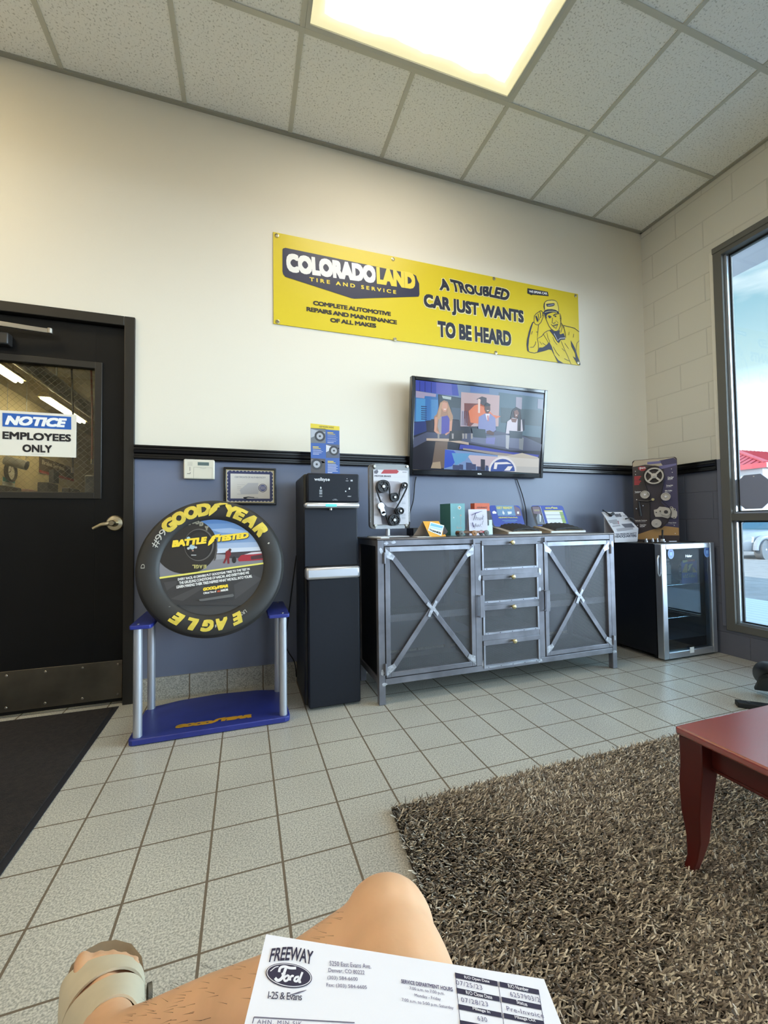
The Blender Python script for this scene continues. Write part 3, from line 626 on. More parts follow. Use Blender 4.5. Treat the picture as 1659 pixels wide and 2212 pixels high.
mb = MB(); mb.box((c.x-.45, c.y, c.z+.03), (c.x+.45, c.y+.14, c.z+.1), m_fix); mb.cyl((c.x-.3, c.y+.07, c.z+.1), (c.x-.3, c.y+.07, SH), .01, m_fix, 8); mb.cyl((c.x+.3, c.y+.07, c.z+.1), (c.x+.3, c.y+.07, SH), .01, m_fix, 8); mb.build('housing', t, smooth=0)
mb = MB(); mb.cyl((c.x-.4, c.y+.05, c.z), (c.x+.4, c.y+.05, c.z), .035, m_tube, 10); mb.build('tubes', t)
m_duct = M('galvanised_duct', (165, 168, 172), .35, .35, noise=(3, .3))
mb = MB(); mb.cyl((-6.02, 1.2, 3.18), (-6.02, 14.9, 3.18), .11, m_duct, 20)
for y in (3, 5, 7, 9, 11): mb.cyl((-6.02, y, 3.18), (-6.02, y+.06, 3.18), .118, m_duct, 20); mb.cyl((-6.02, y, 3.28), (-6.02, y, SH-.005), .01, m_duct, 6)
tag(mb.build('overhead_duct'), 'long grey metal duct under the workshop ceiling behind the door glass', 'duct')
def hose(u, v0, v1, y, m, lab, end=None):
    a = on(u, v0, 1, y); b = on(u+2, v1, 1, y); mb = MB(); mb.tube([V(a.x, y, SH), a, (a+b)/2+V(.01, 0, 0), b], .012, m, 8); t = mb.build('hanging_hose'); tag(t, lab, 'hose'); 
    mb = MB(); mb.cyl(b, b+V(0, 0, -.07), .018, m_steel, 8); mb.build('coupling', t)
hose(155, 800, 1010, 4.0, M('dark_hose', (50, 46, 40), .6), 'dark air hose hanging behind the right end of the notice sign'); hose(197, 795, 992, 4.4, M('red_hose', (140, 62, 48), .6), 'red air hose hanging at the right edge of the door glass')
sp = Pl((SXW, 0, 0), V(0, 1, 0), BZ)
def sq(u, v): return sp.q(u, v)
# posters and objects on the workshop wall
a0, b1 = sq(84, 986); a1, b0 = sq(158, 1040)
t = thing('banner', 'brown and red brake service banner on the workshop wall below the notice sign', 'banner', sp.pt((a0+a1)/2, b0, .02))
m_bnb = M('banner_brown', (88, 72, 52), .6, noise=(5, .3)); m_bnr = M('banner_red', (170, 62, 45), .6); m_bnw = M('banner_letter', (205, 195, 170), .6); m_bnd = M('banner_dark', (60, 52, 52), .6)
mb = MB(); mb.pbox(sp, a0, b0, a1, b1, .004, .012, m_bnb); mb.build('sheet', t, smooth=0)
mb = MB(); mb.flat(sp, [(a0, b0), (a1, b0), (a1, b0+(b1-b0)*.17), (a0, b0+(b1-b0)*.17)], .014, m_bnr); mb.flat(sp, [(a0+(a1-a0)*.72, b0+(b1-b0)*.17), (a1, b0+(b1-b0)*.17), (a1, b1), (a0+(a1-a0)*.72, b1)], .014, m_bnd); mb.text(sp, 'Brake Service', (a0+(a1-a0)*.06, b0+(b1-b0)*.58, a0+(a1-a0)*.68, b0+(b1-b0)*.86), .015, m_bnw, bold=.02); mb.build('print', t, fix=False)
a, b = sq(20, 1019); t = thing('wall_clock', 'round dark-rimmed clock on the workshop wall under the notice sign', 'clock', sp.pt(a, b, .03)); mb = MB(); mb.lathe([(.15, 0), (.19, 0), (.19, .05), (.16, .055), (.15, .03)], sp.pt(a, b, 0), sp.N, M('clock_rim', (60, 52, 42), .5), 24, closed=True); mb.build('rim', t); mb = MB(); mb.disc(sp, (a, b), .155, .02, M('clock_face', (210, 205, 190), .6)); mb.stroke(sp, [(a, b), (a+.02, b+.1)], .014, .022, m_bnd); mb.stroke(sp, [(a, b), (a-.07, b-.02)], .014, .022, m_bnd); mb.build('face', t, fix=False)
a0, b1 = sq(5, 1030); a1, b0 = sq(31, 1066); t = thing('poster', 'white poster with a teal heading under the workshop clock', 'poster', sp.pt((a0+a1)/2, b0, .01)); mb = MB(); mb.pbox(sp, a0, b0, a1, b1, 0, .006, M('poster_white', (205, 215, 212), .6)); mb.build('sheet', t, smooth=0); mb = MB(); mb.flat(sp, [(a0, b1-(b1-b0)*.28), (a1, b1-(b1-b0)*.28), (a1, b1), (a0, b1)], .008, M('poster_teal', (70, 150, 145), .6)); mb.build('heading', t, fix=False)
c0 = on(12, 994, 1, 6.5); c0.x = max(c0.x, SXW+.05); c1 = on(58, 1006, 1, 6.5); mb = MB(); mb.cyl((c0.x, 6.5, c0.z), (c1.x, 6.5, c1.z), .085, m_duct, 18)
for f in (.05, .95): p = Vector(c0).lerp(c1, f); mb.cyl((p.x, 6.5, p.z), (p.x, 6.5, SH-.005), .004, m_duct, 6)
tag(mb.build('exhaust_pipe'), 'short silver exhaust pipe hanging below the notice sign', 'pipe')
m_dk = M('dark_machine', (48, 46, 44), .5, noise=(6, .3))
def shopbox(u0, u1, v0, y, nm, lab, cat, dep=.5, m=m_dk, extra=None):
    p = on(u0, v0, 1, y); q = on(u1, v0, 1, y); t = thing(nm, lab, cat, ((p.x+q.x)/2, y, 0)); mb = MB(); mb.box((p.x, y, 0), (q.x, y+dep, p.z), m); mb.build('body', t, bevel=.02)
    mb = MB()
    for k in range(1, 6): mb.box((p.x+.02, y-.012, p.z*k/6-.01), (q.x-.02, y, p.z*k/6+.01), m_plast)
    if extra: mb.box(*extra(p, q), m)
    mb.build('drawer_pulls', t, smooth=0)
shopbox(80, 103, 1041, 7.2, 'tool_chest', 'dark tool chest behind the door glass under the brake banner', 'tool chest', extra=lambda p, q: ((p.x+.25, 7.25, p.z), (q.x, 7.5, p.z+.25)))
shopbox(133, 151, 1053, 6.4, 'equipment_cabinet', 'low dark cabinet at the bottom middle of the door glass', 'cabinet'); shopbox(182, 215, 1026, 5.0, 'tyre_machine', 'tall dark machine at the lower right corner of the door glass', 'machine', m=M('machine_grey', (62, 60, 56), .35, .4, noise=(7, .5)))
shopbox(-14, 13, 1048, 5.6, 'compressor', 'rounded black machine at the lower left corner of the door glass', 'machine'); shopbox(35, 62, 1056, 6.9, 'work_bench', 'pinkish workbench top at the lower left of the door glass', 'workbench', m=M('bench_pink', (150, 118, 108), .6))
# ================================================================== THINGS IN THE ROOM
m_white = M('white_print', (238, 238, 236), .5); m_ink = M('black_ink', (24, 22, 26), .5); m_navy = M('navy_ink', (36, 40, 66), .4)
m_yel = M('banner_yellow', (218, 194, 34), .38, bump=(4, .5, .01)); m_yink = M('yellow_ink', (236, 208, 70), .4)
m_wht2 = M('banner_white', (236, 234, 228), .38)
# ---- notice sign on the door glass
pl = wallpl(.036)
t = thing('notice_sign', 'white notice sign with a blue band on the door glass', 'sign', (-4.3, .036, 1.345))
mb = MB(); mb.pbox(pl, -4.472, 1.346, -4.135, 1.581, -.0065, 0, M('sign_plastic', (226, 220, 205), .4)); mb.build('sign_board', t, smooth=0)
A = Art(pl, 0, 770, 6.913, .0012); m_nb = M('notice_blue', (38, 92, 170), .4)
A.poly([(38, 842), (1065, 903), (1065, 1093), (38, 1045)], m_nb)
textline(A, 'NOTICE', (78, 1022), (1000, 1063), 142, m_white, .0008, .05, .25, 1.0)
textline(A, 'EMPLOYEES', (38, 1233), (1062, 1276), 116, m_ink, 0, .035, 0, 1.0); textline(A, 'ONLY', (338, 1428), (778, 1440), 116, m_ink, 0, .035, 0, 1.0)
A.rect(465, 1459, 660, 1463, m_plast)
A.mb.build('lettering', t, fix=False)
# ---- yellow banner
BY = -.006; pl = wallpl(BY)
t = thing('wall_banner', 'long yellow vinyl banner with a navy shop badge and a cap-tipping mechanic', 'banner', (-1.9, BY, 2.216))
mb = MB(); mb.pbox(pl, -3.091, 2.216, -.709, 2.798, -.004, 0, m_yel); mb.build('vinyl_sheet', t, smooth=0)
A = Art(pl, 570, 480, 4.608, .0014)
badge = [(185, 272), (192, 262), (215, 256), (1490, 520), (1515, 535), (1525, 570), (1545, 612), (1548, 720), (1540, 742), (900, 762), (870, 757), (215, 545), (192, 520), (185, 490)]
A.poly(badge, m_navy)
textline(A, 'COLORADO', (228, 495), (1116, 614), .121, m_wht2, .001, .06, 0, .98); textline(A, 'LAND', (1124, 614), (1508, 672), .116, m_yink, .001, .06, 0, .98)
def strip_text(A, words, m, w=0., bold=.02, **k):
    for s, x0, y0, x1, y1 in words: A.text(s, x0, y0, x1, y1, m, w, bold=bold, **k)
textline(A, 'TIRE AND SERVICE', (455, 588), (1316, 717), .026, m_yink, .001, .03, 0, 1.6)
A.mb.build('shop_badge', t, fix=False)
A2 = Art(pl, 570, 480, 4.608, .0014); m_bk = M('banner_black', (38, 34, 28), .45)
textline(A2, 'COMPLETE AUTOMOTIVE', (490, 825), (1264, 936), .029, m_bk, 0, .04); textline(A2, 'REPAIRS AND MAINTENANCE', (424, 886), (1324, 1019), .029, m_bk, 0, .04); textline(A2, 'OF ALL MAKES', (660, 995), (1118, 1053), .029, m_bk, 0, .04)
A = Art(pl, 900, 540, 4.366, .0014); m_slog = M('slogan_navy', (36, 38, 52), .45); m_halo = M('slogan_halo', (236, 226, 170), .45)
A3 = Art(pl, 900, 540, 4.366, .0014)
def warped(s, p0, p1, hpx, amp, m, w, bold):
    a = A.q(*p0); b = A.q(*p1); k_ = A.q(p0[0], p0[1]-hpx); h = math.hypot(k_[0]-a[0], k_[1]-a[1]); L = math.hypot(b[0]-a[0], b[1]-a[1]); ux, uy = (b[0]-a[0])/L, (b[1]-a[1])/L
    def wp(a_, b_, x, y):
        yy = h*y*(1+.12*math.sin(x*9))+amp*math.sin(x*math.pi)+amp*.3*math.sin(x*11); xx = L*x+.010*math.sin(y*3.1+x*5)
        return pl.pt(a[0]+ux*xx-uy*yy, a[1]+uy*xx+ux*yy, A.w+w)
    A3.mb.text(pl, s, (0, 0, 1, 1), 0, m, bold=bold, warp=wp, fine=True, spacing=1.0)
for m_, w_, bo in ((m_halo, 0, .085), (m_slog, .0013, .045)):
    e_ = 5 if m_ is m_halo else 0
    warped('A TROUBLED', (212-e_, 380+e_), (872+e_, 482+e_), 104+2*e_, .006, m_, w_, bo)
    textline(A3, 'CAR JUST WANTS', (68-e_, 572+e_), (1010+e_, 722+e_), .122+e_*.0006, m_, w_, bo, 0, 1.0); textline(A3, 'TO BE HEARD', (200-e_, 820+e_), (892+e_, 912+e_), .117+e_*.0006, m_, w_, bo, 0, 1.0)
A3.mb.build('slogan_lettering', t, fix=False); 
A2.mb.build('services_lettering', t, fix=False)
A = Art(pl, 1120, 610, 11.643, .0014)
A.poly([(220, 148), (735, 240), (757, 350), (345, 308), (318, 328), (285, 300), (220, 280)], m_slog); textline(A, 'WE SPEAK CAR', (262, 258), (722, 318), 60, m_white, .0008, .03)
m_line = m_navy
Ls = .0042
def ln(*p, w=1.): A.line(p, Ls*w, m_line, .0004)
A.poly([(640, 690), (632, 600), (650, 520), (690, 470), (760, 452), (830, 447), (900, 455), (950, 480), (975, 520), (1000, 620), (1012, 740), (960, 730), (800, 680)], M('cap_yellow', (226, 206, 90), .45), 0)
ln((650, 690), (632, 620), (640, 545), (670, 490), (720, 460), (830, 447), (900, 455), (950, 480), (975, 520), (1000, 620), (1010, 740), w=1.2); A.poly([(640, 690), (632, 600), (650, 520), (668, 500), (655, 580), (660, 690)], m_line, .0006)
A.poly([(690, 560), (700, 542), (890, 525), (905, 540), (900, 580), (870, 600), (780, 615), (710, 610)], m_line, .0006); A.poly([(710, 575), (880, 548), (890, 572), (760, 595)], M('cap_badge', (150, 150, 165), .4), .0008)
A.poly([(600, 790), (650, 710), (720, 680), (830, 676), (930, 695), (1010, 745), (1010, 800), (990, 805), (960, 760), (860, 755), (780, 780), (720, 810), (700, 850), (715, 920), (690, 900), (650, 790)], m_line, .0006)
A.line([(655, 760), (760, 730), (860, 728), (960, 745)], Ls*1.1, M('brim_line', (190, 185, 130), .45), .0009)
ln((650, 790), (670, 880), (720, 1000), (770, 1110), (830, 1180), (890, 1225), (950, 1235), (1010, 1200), (1050, 1100), (1065, 1000), (1062, 900), w=1.3)
ln((1010, 790), (1040, 790), (1065, 850), (1070, 930), (1050, 980)); ln((1030, 830), (1050, 880), (1040, 930))
ln((735, 855), (790, 848), (825, 875), w=2); A.disc(780, 885, 24, m_line, .0006, .7); ln((870, 840), (920, 800), (970, 800), w=1.8); A.disc(925, 855, 24, m_line, .0006, .7)
ln((850, 890), (850, 970), (835, 1010), (880, 1035), (920, 1020), (915, 990), w=1.2)
ln((815, 1050), (850, 1090), (990, 1050), w=1.2); ln((850, 1090), (900, 1140), (950, 1140), (990, 1050)); ln((880, 1105), (980, 1075)); ln((930, 960), (1000, 1020), w=.8); ln((920, 1170), (960, 1165), w=.8)
ln((600, 740), (560, 712), (520, 735), (440, 790), (395, 850), (390, 1010), (430, 1060), (500, 1070), (560, 1010), (620, 870), (635, 800), w=1.1)
for p in (((440, 850), (470, 960), (490, 990)), ((490, 790), (510, 900), (520, 950)), ((540, 740), (560, 860), (545, 900)), ((580, 720), (610, 760), (600, 850))): ln(*p, w=1.3)
A.poly([(420, 850), (450, 840), (500, 950), (480, 1000), (455, 960)], m_line, .0005)
ln((385, 1000), (350, 1010), (300, 1130), (260, 1260), (220, 1450), (210, 1600), (225, 1720), (290, 1760), (400, 1780), (470, 1760), w=1.2)
A.poly([(385, 995), (345, 1005), (280, 1180), (215, 1420), (200, 1560), (215, 1700), (260, 1745), (245, 1620), (262, 1420), (310, 1200), (360, 1040)], m_line, .0005)
ln((505, 1070), (490, 1190), (480, 1300), (470, 1420), (580, 1360), (650, 1270), (720, 1225), (830, 1195), w=1.1); ln((470, 1420), (500, 1560), (500, 1680), (470, 1770)); ln((290, 1635), (370, 1630), (420, 1560), (435, 1490)); ln((440, 1250), (490, 1250)); ln((350, 1230), (320, 1310))
A.poly([(470, 1770), (520, 1640), (600, 1640), (690, 1590), (720, 1560), (770, 1500), (830, 1610), (900, 1820), (1000, 1960), (1130, 2035), (990, 2020), (940, 1920), (830, 1700), (760, 1690), (640, 1730)], m_line, .0005)
for p in (((620, 1290), (680, 1400), (750, 1510)), ((715, 1270), (740, 1400), (790, 1500)), ((600, 1520), (690, 1590)), ((530, 1490), (590, 1570)), ((860, 1380), (900, 1480), (970, 1570)), ((870, 1620), (950, 1760), (1030, 1850)), ((1070, 1480), (1140, 1650), (1230, 1840), (1320, 2060)), ((1160, 1530), (1260, 1670)), ((1090, 1660), (1160, 1730)), ((1150, 1920), (1280, 1980)), ((1270, 1250), (1260, 1330)), ((1390, 1300), (1375, 1390)), ((1525, 1470), (1470, 1530), (1450, 1640), (1455, 1720))): ln(*p, w=.8)
A.poly([(830, 1200), (890, 1240), (960, 1240), (1040, 1200), (1030, 1290), (1050, 1310), (1130, 1280), (1175, 1390), (1165, 1440), (1060, 1450), (1010, 1530), (960, 1480), (880, 1340), (780, 1215)], m_line, .0006)
A.line([(890, 1290), (980, 1470), (1040, 1410), (1175, 1400)], Ls*.9, m_wht2, .0012)
ln((1075, 1020), (1110, 1080), (1250, 1115), (1400, 1150), (1525, 1245), w=1.2); ln((1075, 1060), (1100, 1130), (1060, 1270)); ln((1135, 1100), (1190, 1390)); ln((1100, 1060), (1160, 1200), (1180, 1350))
A.poly([(1310, 1460), (1370, 1560), (1430, 1680), (1480, 1850), (1545, 2010), (1555, 2080), (1480, 2060), (1360, 1860), (1440, 1910), (1420, 1780), (1330, 1610)], m_line, .0005)
A.mb.build('mechanic_drawing', t, fix=False)
m_grom = M('grommet_brass', (190, 180, 140), .3, 1.)
for u, v in ((598, 509), (849, 560), (1067, 602), (1243, 639), (600, 695), (853, 733), (1071, 762), (1249, 783)):
    a, b = pl.q(u, v); mb = MB(); mb.lathe([(.013, 0), (.013, .003), (.008, .004), (.006, .001)], pl.pt(a, b, 0), pl.N, m_grom, 16); mb.cyl(pl.pt(a, b, 0), pl.pt(a, b, .004), .005, m_steel, 8); mb.build('grommet', t)
# ---- television, tipped down from the wall
TO = V(-2.223, -.055, 1.292); TV = Pl(TO, BX, V(0, -.078, .642)); TW, TH = 1.081, .647
t = thing('television', 'wall-mounted flat television showing a news studio above the metal cabinet', 'television', TO+V(TW/2, 0, 0))
m_bez = M('tv_bezel_gloss', (12, 12, 14), .12, coat=.6); m_tvb = M('tv_back', (20, 20, 22), .5)
mb = MB(); bz = .026
for a0, b0, a1, b1 in ((bz, 0, TW-bz, .036), (bz, TH-bz, TW-bz, TH), (0, 0, bz, TH), (TW-bz, 0, TW, TH)): mb.pbox(TV, a0, b0, a1, b1, -.035, .006, m_bez)
mb.build('bezel', t, bevel=.004)
mb = MB(); mb.pbox(TV, .02, .02, TW-.02, TH-.02, -.04, -.01, m_tvb); mb.build('back_shell', t, bevel=.01)
mb = MB(); mb.box((-1.83, -.03, 1.42), (-1.53, -.002, 1.72), m_tvb); mb.box((-1.73, -.07, 1.5), (-1.63, -.02, 1.64), m_tvb); mb.build('wall_bracket', t, bevel=.004)
def EM(r, g, b, k=.8):
    gm = .3*r+.59*g+.11*b; r, g, b = (int(.72*x+.16*gm+.12*125) for x in (r, g, b))  # greys each colour to paint in the haze of reflections on the screen
    return M('screen_%d_%d_%d' % (r, g, b), (8, 8, 10), .14, spec=.3, emit=(r, g, b), estr=k)
A = Art(TV, 860, 790, 4.879, .0)
a0, b0, a1, b1 = bz, .036, TW-bz, TH-bz
A.mb.flat(TV, [(a0, b0), (a1, b0), (a1, b1), (a0, b1)], .0, EM(24, 30, 48))
L = .0006
def sp_(pts, c, k=1, kk=.8): A.poly(pts, EM(*c, kk), L*k)
sp_([(185, 150), (620, 195), (1080, 245), (1535, 310), (1525, 520), (1060, 470), (660, 340), (185, 262)], (96, 130, 175), 1)
sp_([(185, 150), (400, 172), (620, 195), (640, 318), (470, 305), (185, 262)], (44, 62, 190), 2)
for x in (225, 280, 345): sp_([(x, 158+(x-185)*.1), (x+5, 159+(x-185)*.1), (x+5, 268+(x-185)*.1), (x, 267+(x-185)*.1)], (20, 28, 90), 3)
sp_([(400, 172), (560, 190), (570, 312), (400, 295)], (80, 84, 200), 3)
sp_([(760, 212), (960, 235), (960, 290), (760, 280)], (70, 110, 190), 3)
sp_([(1060, 280), (1530, 340), (1500, 760), (1030, 700)], (70, 105, 128), 2); sp_([(1080, 440), (1525, 470), (1510, 640), (1080, 600)], (58, 84, 96), 3)
sp_([(1240, 330), (1305, 336), (1300, 460), (1238, 455)], (150, 150, 175), 4); sp_([(1470, 350), (1528, 358), (1522, 460), (1466, 450)], (130, 140, 170), 4)
sp_([(185, 265), (420, 300), (430, 560), (170, 590)], (44, 110, 190), 3); sp_([(185, 265), (400, 300), (395, 330), (280, 320), (275, 345), (185, 335)], (160, 150, 190), 4)
for i, (x0, y0, x1, y1) in enumerate(((190, 345, 285, 585), (285, 320, 350, 575), (340, 355, 418, 560))): sp_([(x0, y0), (x1, y0+5), (x1-3, y1), (x0-6, y1+5)], ((58, 150, 225), (36, 110, 200), (60, 140, 215))[i], 5)
for k in range(7): sp_([(240, 425+k*22), (300, 428+k*22), (300, 438+k*22), (240, 435+k*22)], (30, 60, 120), 6)
sp_([(430, 310), (660, 345), (655, 640), (430, 600)], (52, 70, 82), 3); sp_([(460, 315), (560, 330), (555, 360), (470, 345)], (170, 195, 195), 4); sp_([(560, 440), (655, 450), (650, 580), (560, 570)], (66, 86, 110), 4)
sp_([(663, 278), (1068, 315), (1055, 640), (655, 640)], (190, 160, 165), 4)
sp_([(695, 395), (840, 400), (850, 560), (760, 640), (695, 630)], (120, 50, 40), 5); sp_([(740, 480), (800, 420), (860, 400), (900, 420), (1000, 520), (1080, 535), (1000, 570), (900, 620), (760, 600)], (235, 110, 50), 6); sp_([(820, 355), (880, 325), (930, 340), (930, 400), (900, 440), (860, 420), (870, 360)], (60, 50, 60), 6); sp_([(840, 350), (862, 352), (860, 500), (838, 498)], (230, 200, 190), 7)
sp_([(665, 470), (740, 480), (730, 640), (655, 632)], (170, 165, 190), 5)
for k in range(4): sp_([(672+k*17, 480), (680+k*17, 480), (676+k*17, 630), (668+k*17, 630)], (90, 80, 110), 6)
sp_([(165, 600), (290, 570), (300, 690), (155, 740)], (30, 50, 130), 3); sp_([(290, 570), (400, 550), (640, 570), (660, 700), (300, 700)], (34, 36, 56), 4)
# presenters
sk1, sk2, sk3 = (214, 150, 120), (86, 52, 40), (120, 70, 52)
sp_([(375, 540), (405, 510), (440, 390), (480, 365), (520, 380), (545, 460), (575, 530), (560, 700), (530, 735), (430, 720), (385, 700)], (168, 124, 90), 7)
sp_([(425, 545), (515, 525), (540, 560), (535, 715), (440, 720), (415, 640)], (70, 66, 190), 8); sp_([(425, 545), (455, 535), (452, 718), (432, 715), (412, 640)], (150, 150, 160), 9)
sp_([(455, 400), (480, 385), (515, 395), (518, 440), (500, 485), (475, 485), (456, 450)], sk1, 9); sp_([(385, 545), (418, 540), (400, 680), (450, 722), (420, 725), (375, 690)], sk1, 8); sp_([(540, 560), (568, 560), (560, 690), (500, 735), (490, 720), (535, 690)], sk1, 8); sp_([(440, 400), (470, 375), (450, 470), (440, 560), (405, 570), (420, 480)], (190, 150, 110), 10); sp_([(520, 390), (550, 470), (575, 560), (545, 590), (515, 500)], (180, 138, 98), 10)
sp_([(470, 455), (505, 455), (490, 468)], (240, 225, 215), 11)
sp_([(845, 540), (910, 505), (965, 505), (1020, 550), (1028, 680), (960, 720), (900, 700), (840, 660)], (120, 135, 205), 8); sp_([(915, 508), (962, 508), (945, 580), (930, 570)], (225, 225, 235), 9); sp_([(932, 525), (950, 525), (952, 580), (938, 590)], (200, 120, 130), 10)
sp_([(905, 415), (930, 392), (965, 410), (968, 470), (945, 505), (920, 500), (905, 460)], sk2, 9); sp_([(902, 420), (930, 388), (968, 408), (966, 425), (906, 432)], (30, 22, 24), 10); sp_([(925, 470), (955, 470), (940, 482)], (230, 225, 220), 11); sp_([(925, 690), (960, 680), (1010, 705), (1000, 735), (930, 720)], sk2, 9)
sp_([(1180, 555), (1200, 470), (1240, 435), (1285, 460), (1295, 560), (1280, 690), (1250, 700), (1190, 600)], (34, 26, 30), 8); sp_([(1145, 590), (1200, 550), (1260, 560), (1300, 570), (1310, 690), (1250, 720), (1130, 715)], (205, 205, 225), 9); sp_([(1180, 555), (1250, 560), (1235, 600), (1195, 595)], sk3, 10); sp_([(1215, 480), (1250, 465), (1268, 500), (1250, 550), (1222, 545)], sk3, 11); sp_([(1228, 520), (1252, 520), (1240, 530)], (235, 225, 220), 12); sp_([(1255, 520), (1290, 520), (1285, 690), (1250, 690)], (34, 26, 30), 12)
sp_([(1310, 570), (1330, 560), (1330, 680), (1310, 690)], (40, 50, 70), 6)
# desk
sp_([(160, 760), (300, 700), (660, 720), (1040, 690), (1310, 740), (1510, 830), (1500, 900), (1180, 895), (660, 800), (300, 790), (150, 870)], (66, 76, 110), 7); sp_([(760, 750), (1130, 730), (1310, 770), (1300, 880), (900, 830), (760, 800)], (96, 110, 150), 8); sp_([(920, 760), (1020, 755), (1010, 830), (920, 820)], (110, 120, 200), 9); sp_([(1130, 730), (1170, 735), (1160, 880), (1130, 870)], (170, 180, 195), 9); sp_([(1270, 750), (1320, 760), (1310, 890), (1270, 880)], (120, 130, 140), 9)
sp_([(295, 765), (540, 770), (740, 810), (740, 835), (540, 800), (295, 790)], (190, 170, 150), 9); sp_([(540, 690), (690, 680), (665, 790), (530, 795)], (40, 42, 44), 10); sp_([(770, 658), (915, 672), (925, 765), (790, 755)], (44, 66, 82), 10); sp_([(1165, 685), (1305, 695), (1300, 770), (1170, 760)], (50, 70, 88), 11)
for x in (410, 560, 670, 700, 760): sp_([(x, 715), (x+22, 716), (x+20, 770), (x+2, 770)], (150, 150, 150), 11)
sp_([(650, 830), (780, 840), (1180, 910), (1480, 940), (1470, 970), (680, 880), (640, 880)], (46, 60, 190), 8); sp_([(680, 868), (1180, 930), (1480, 985), (1480, 1010), (1150, 960), (680, 885)], (150, 145, 140), 9)
sp_([(150, 870), (300, 790), (480, 810), (480, 1090), (140, 1085)], (26, 28, 40), 8); sp_([(390, 800), (520, 800), (500, 1080), (350, 1075)], (110, 92, 78), 9); sp_([(360, 1020), (440, 1010), (450, 1085), (340, 1080)], (170, 150, 120), 10)
sp_([(490, 880), (700, 900), (1050, 945), (1040, 1110), (480, 1090)], (110, 150, 215), 9); sp_([(490, 885), (580, 895), (640, 960), (560, 1060), (482, 1080)], (40, 80, 225), 10); sp_([(560, 920), (760, 925), (700, 1000), (600, 1050)], (80, 160, 225), 11); sp_([(720, 940), (1045, 960), (1040, 1080), (800, 1060)], (200, 185, 200), 10)
for x, y, w_, h_ in ((570, 1045, 70, 50), (640, 1040, 40, 55), (710, 1020, 60, 80), (770, 1035, 45, 65), (825, 1060, 40, 45), (865, 985, 45, 120), (915, 1050, 30, 60)): sp_([(x, y), (x+w_, y+4), (x+w_, y+h_), (x, y+h_-4)], (60, 72, 120) if x != 865 else (50, 50, 70), 12)
sp_([(1045, 945), (1480, 975), (1475, 1135), (1040, 1110)], (205, 205, 200), 10); sp_([(1240, 1060), (1475, 1070), (1470, 1135), (1240, 1120)], (185, 190, 190), 11); sp_([(1140, 950), (1300, 920), (1470, 965), (1460, 985), (1180, 965)], (190, 185, 170), 11)
def circ(x, y, r, c, k): sp_([(x+r*math.cos(i*.2618), min(1113, y+r*1.0*math.sin(i*.2618))) for i in range(24)], c, k)
circ(1095, 1105, 145, (225, 228, 235), 12); circ(1095, 1110, 128, (52, 84, 180), 13)
sp_([(1010, 1020), (1140, 1015), (1190, 1035), (1040, 1040), (1030, 1090), (1000, 1088)], (232, 235, 242), 14); sp_([(1150, 1060), (1200, 1060), (1170, 1105), (1110, 1105)], (232, 235, 242), 14)
A.mb.build('screen', t, fix=False)
mb = MB(); a, b = TV.q(1035, 1024); mb.text(TV, 'RCA', (a-.016, b-.004, a+.016, b+.006), .0075, M('logo_white', (230, 230, 230), .4), bold=.05); mb.build('maker_logo', t, fix=False)  # plain white logo print
m_cab = M('black_cable', (16, 16, 18), .5)
def cable(pts, lab, y=-.006, r=.0035):
    P = [on(u, v, 1, yy) for u, v, yy in pts]; mb = MB(); Q = []
    for i in range(len(P)-1):
        p0, p1, p2, p3 = P[max(i-1, 0)], P[i], P[i+1], P[min(i+2, len(P)-1)]
        for k in range(5):
            s = k/5; Q.append(.5*((2*p1)+(p2-p0)*s+(2*p0-5*p1+4*p2-p3)*s*s+(3*p1-p0-3*p2+p3)*s**3))
    Q.append(P[-1]); mb.tube(Q, r, m_cab, 6); return tag(mb.build('power_cable'), lab, 'cable')
cable([(899, 1030, -.010), (896, 1045, -.010), (893, 1080, -.012), (885, 1110, -.012), (884, 1140, -.02), (888, 1150, -.08)], 'thin black cable hanging from the left side of the television')
cable([(1116, 1034, -.010), (1119, 1042, -.010), (1130, 1075, -.012), (1137, 1110, -.012), (1138, 1150, -.02)], 'thin black cable hanging from the right side of the television')
# ---- alarm keypad
t = thing('alarm_keypad', 'small white alarm keypad on the slate wall under the chair rail', 'keypad', (-3.512, 0, 1.234)); pl = wallpl(-.026)
m_kp = M('ivory_plastic', (222, 216, 198), .4)
mb = MB(); mb.box((-3.595, -.026, 1.236), (-3.430, 0, 1.357), m_kp); mb.build('case', t, bevel=.006)
A = Art(pl, 280, 950, 4.608, .0008)
A.rect(678, 222, 790, 258, M('lcd_grey', (96, 112, 112), .2)); A.mb.build('display', t, fix=False)
A = Art(pl, 280, 950, 4.608, .0008); m_sh = M('keypad_line', (150, 145, 132), .5)
for p in (((638, 272), (822, 280), (820, 388)), ((640, 272), (637, 385)), ((700, 280), (735, 288), (762, 280))): A.line(p, .0012, m_sh)
for k in range(5): A.rect(576, 222+k*8, 626, 225+k*8, m_sh)
A.line([(600, 270), (600, 310)], .0025, M('keypad_mark', (110, 105, 98), .5)); A.line([(604, 322), (603, 338), (572, 336)], .003, M('keypad_mark')); A.mb.build('flap', t, fix=False)
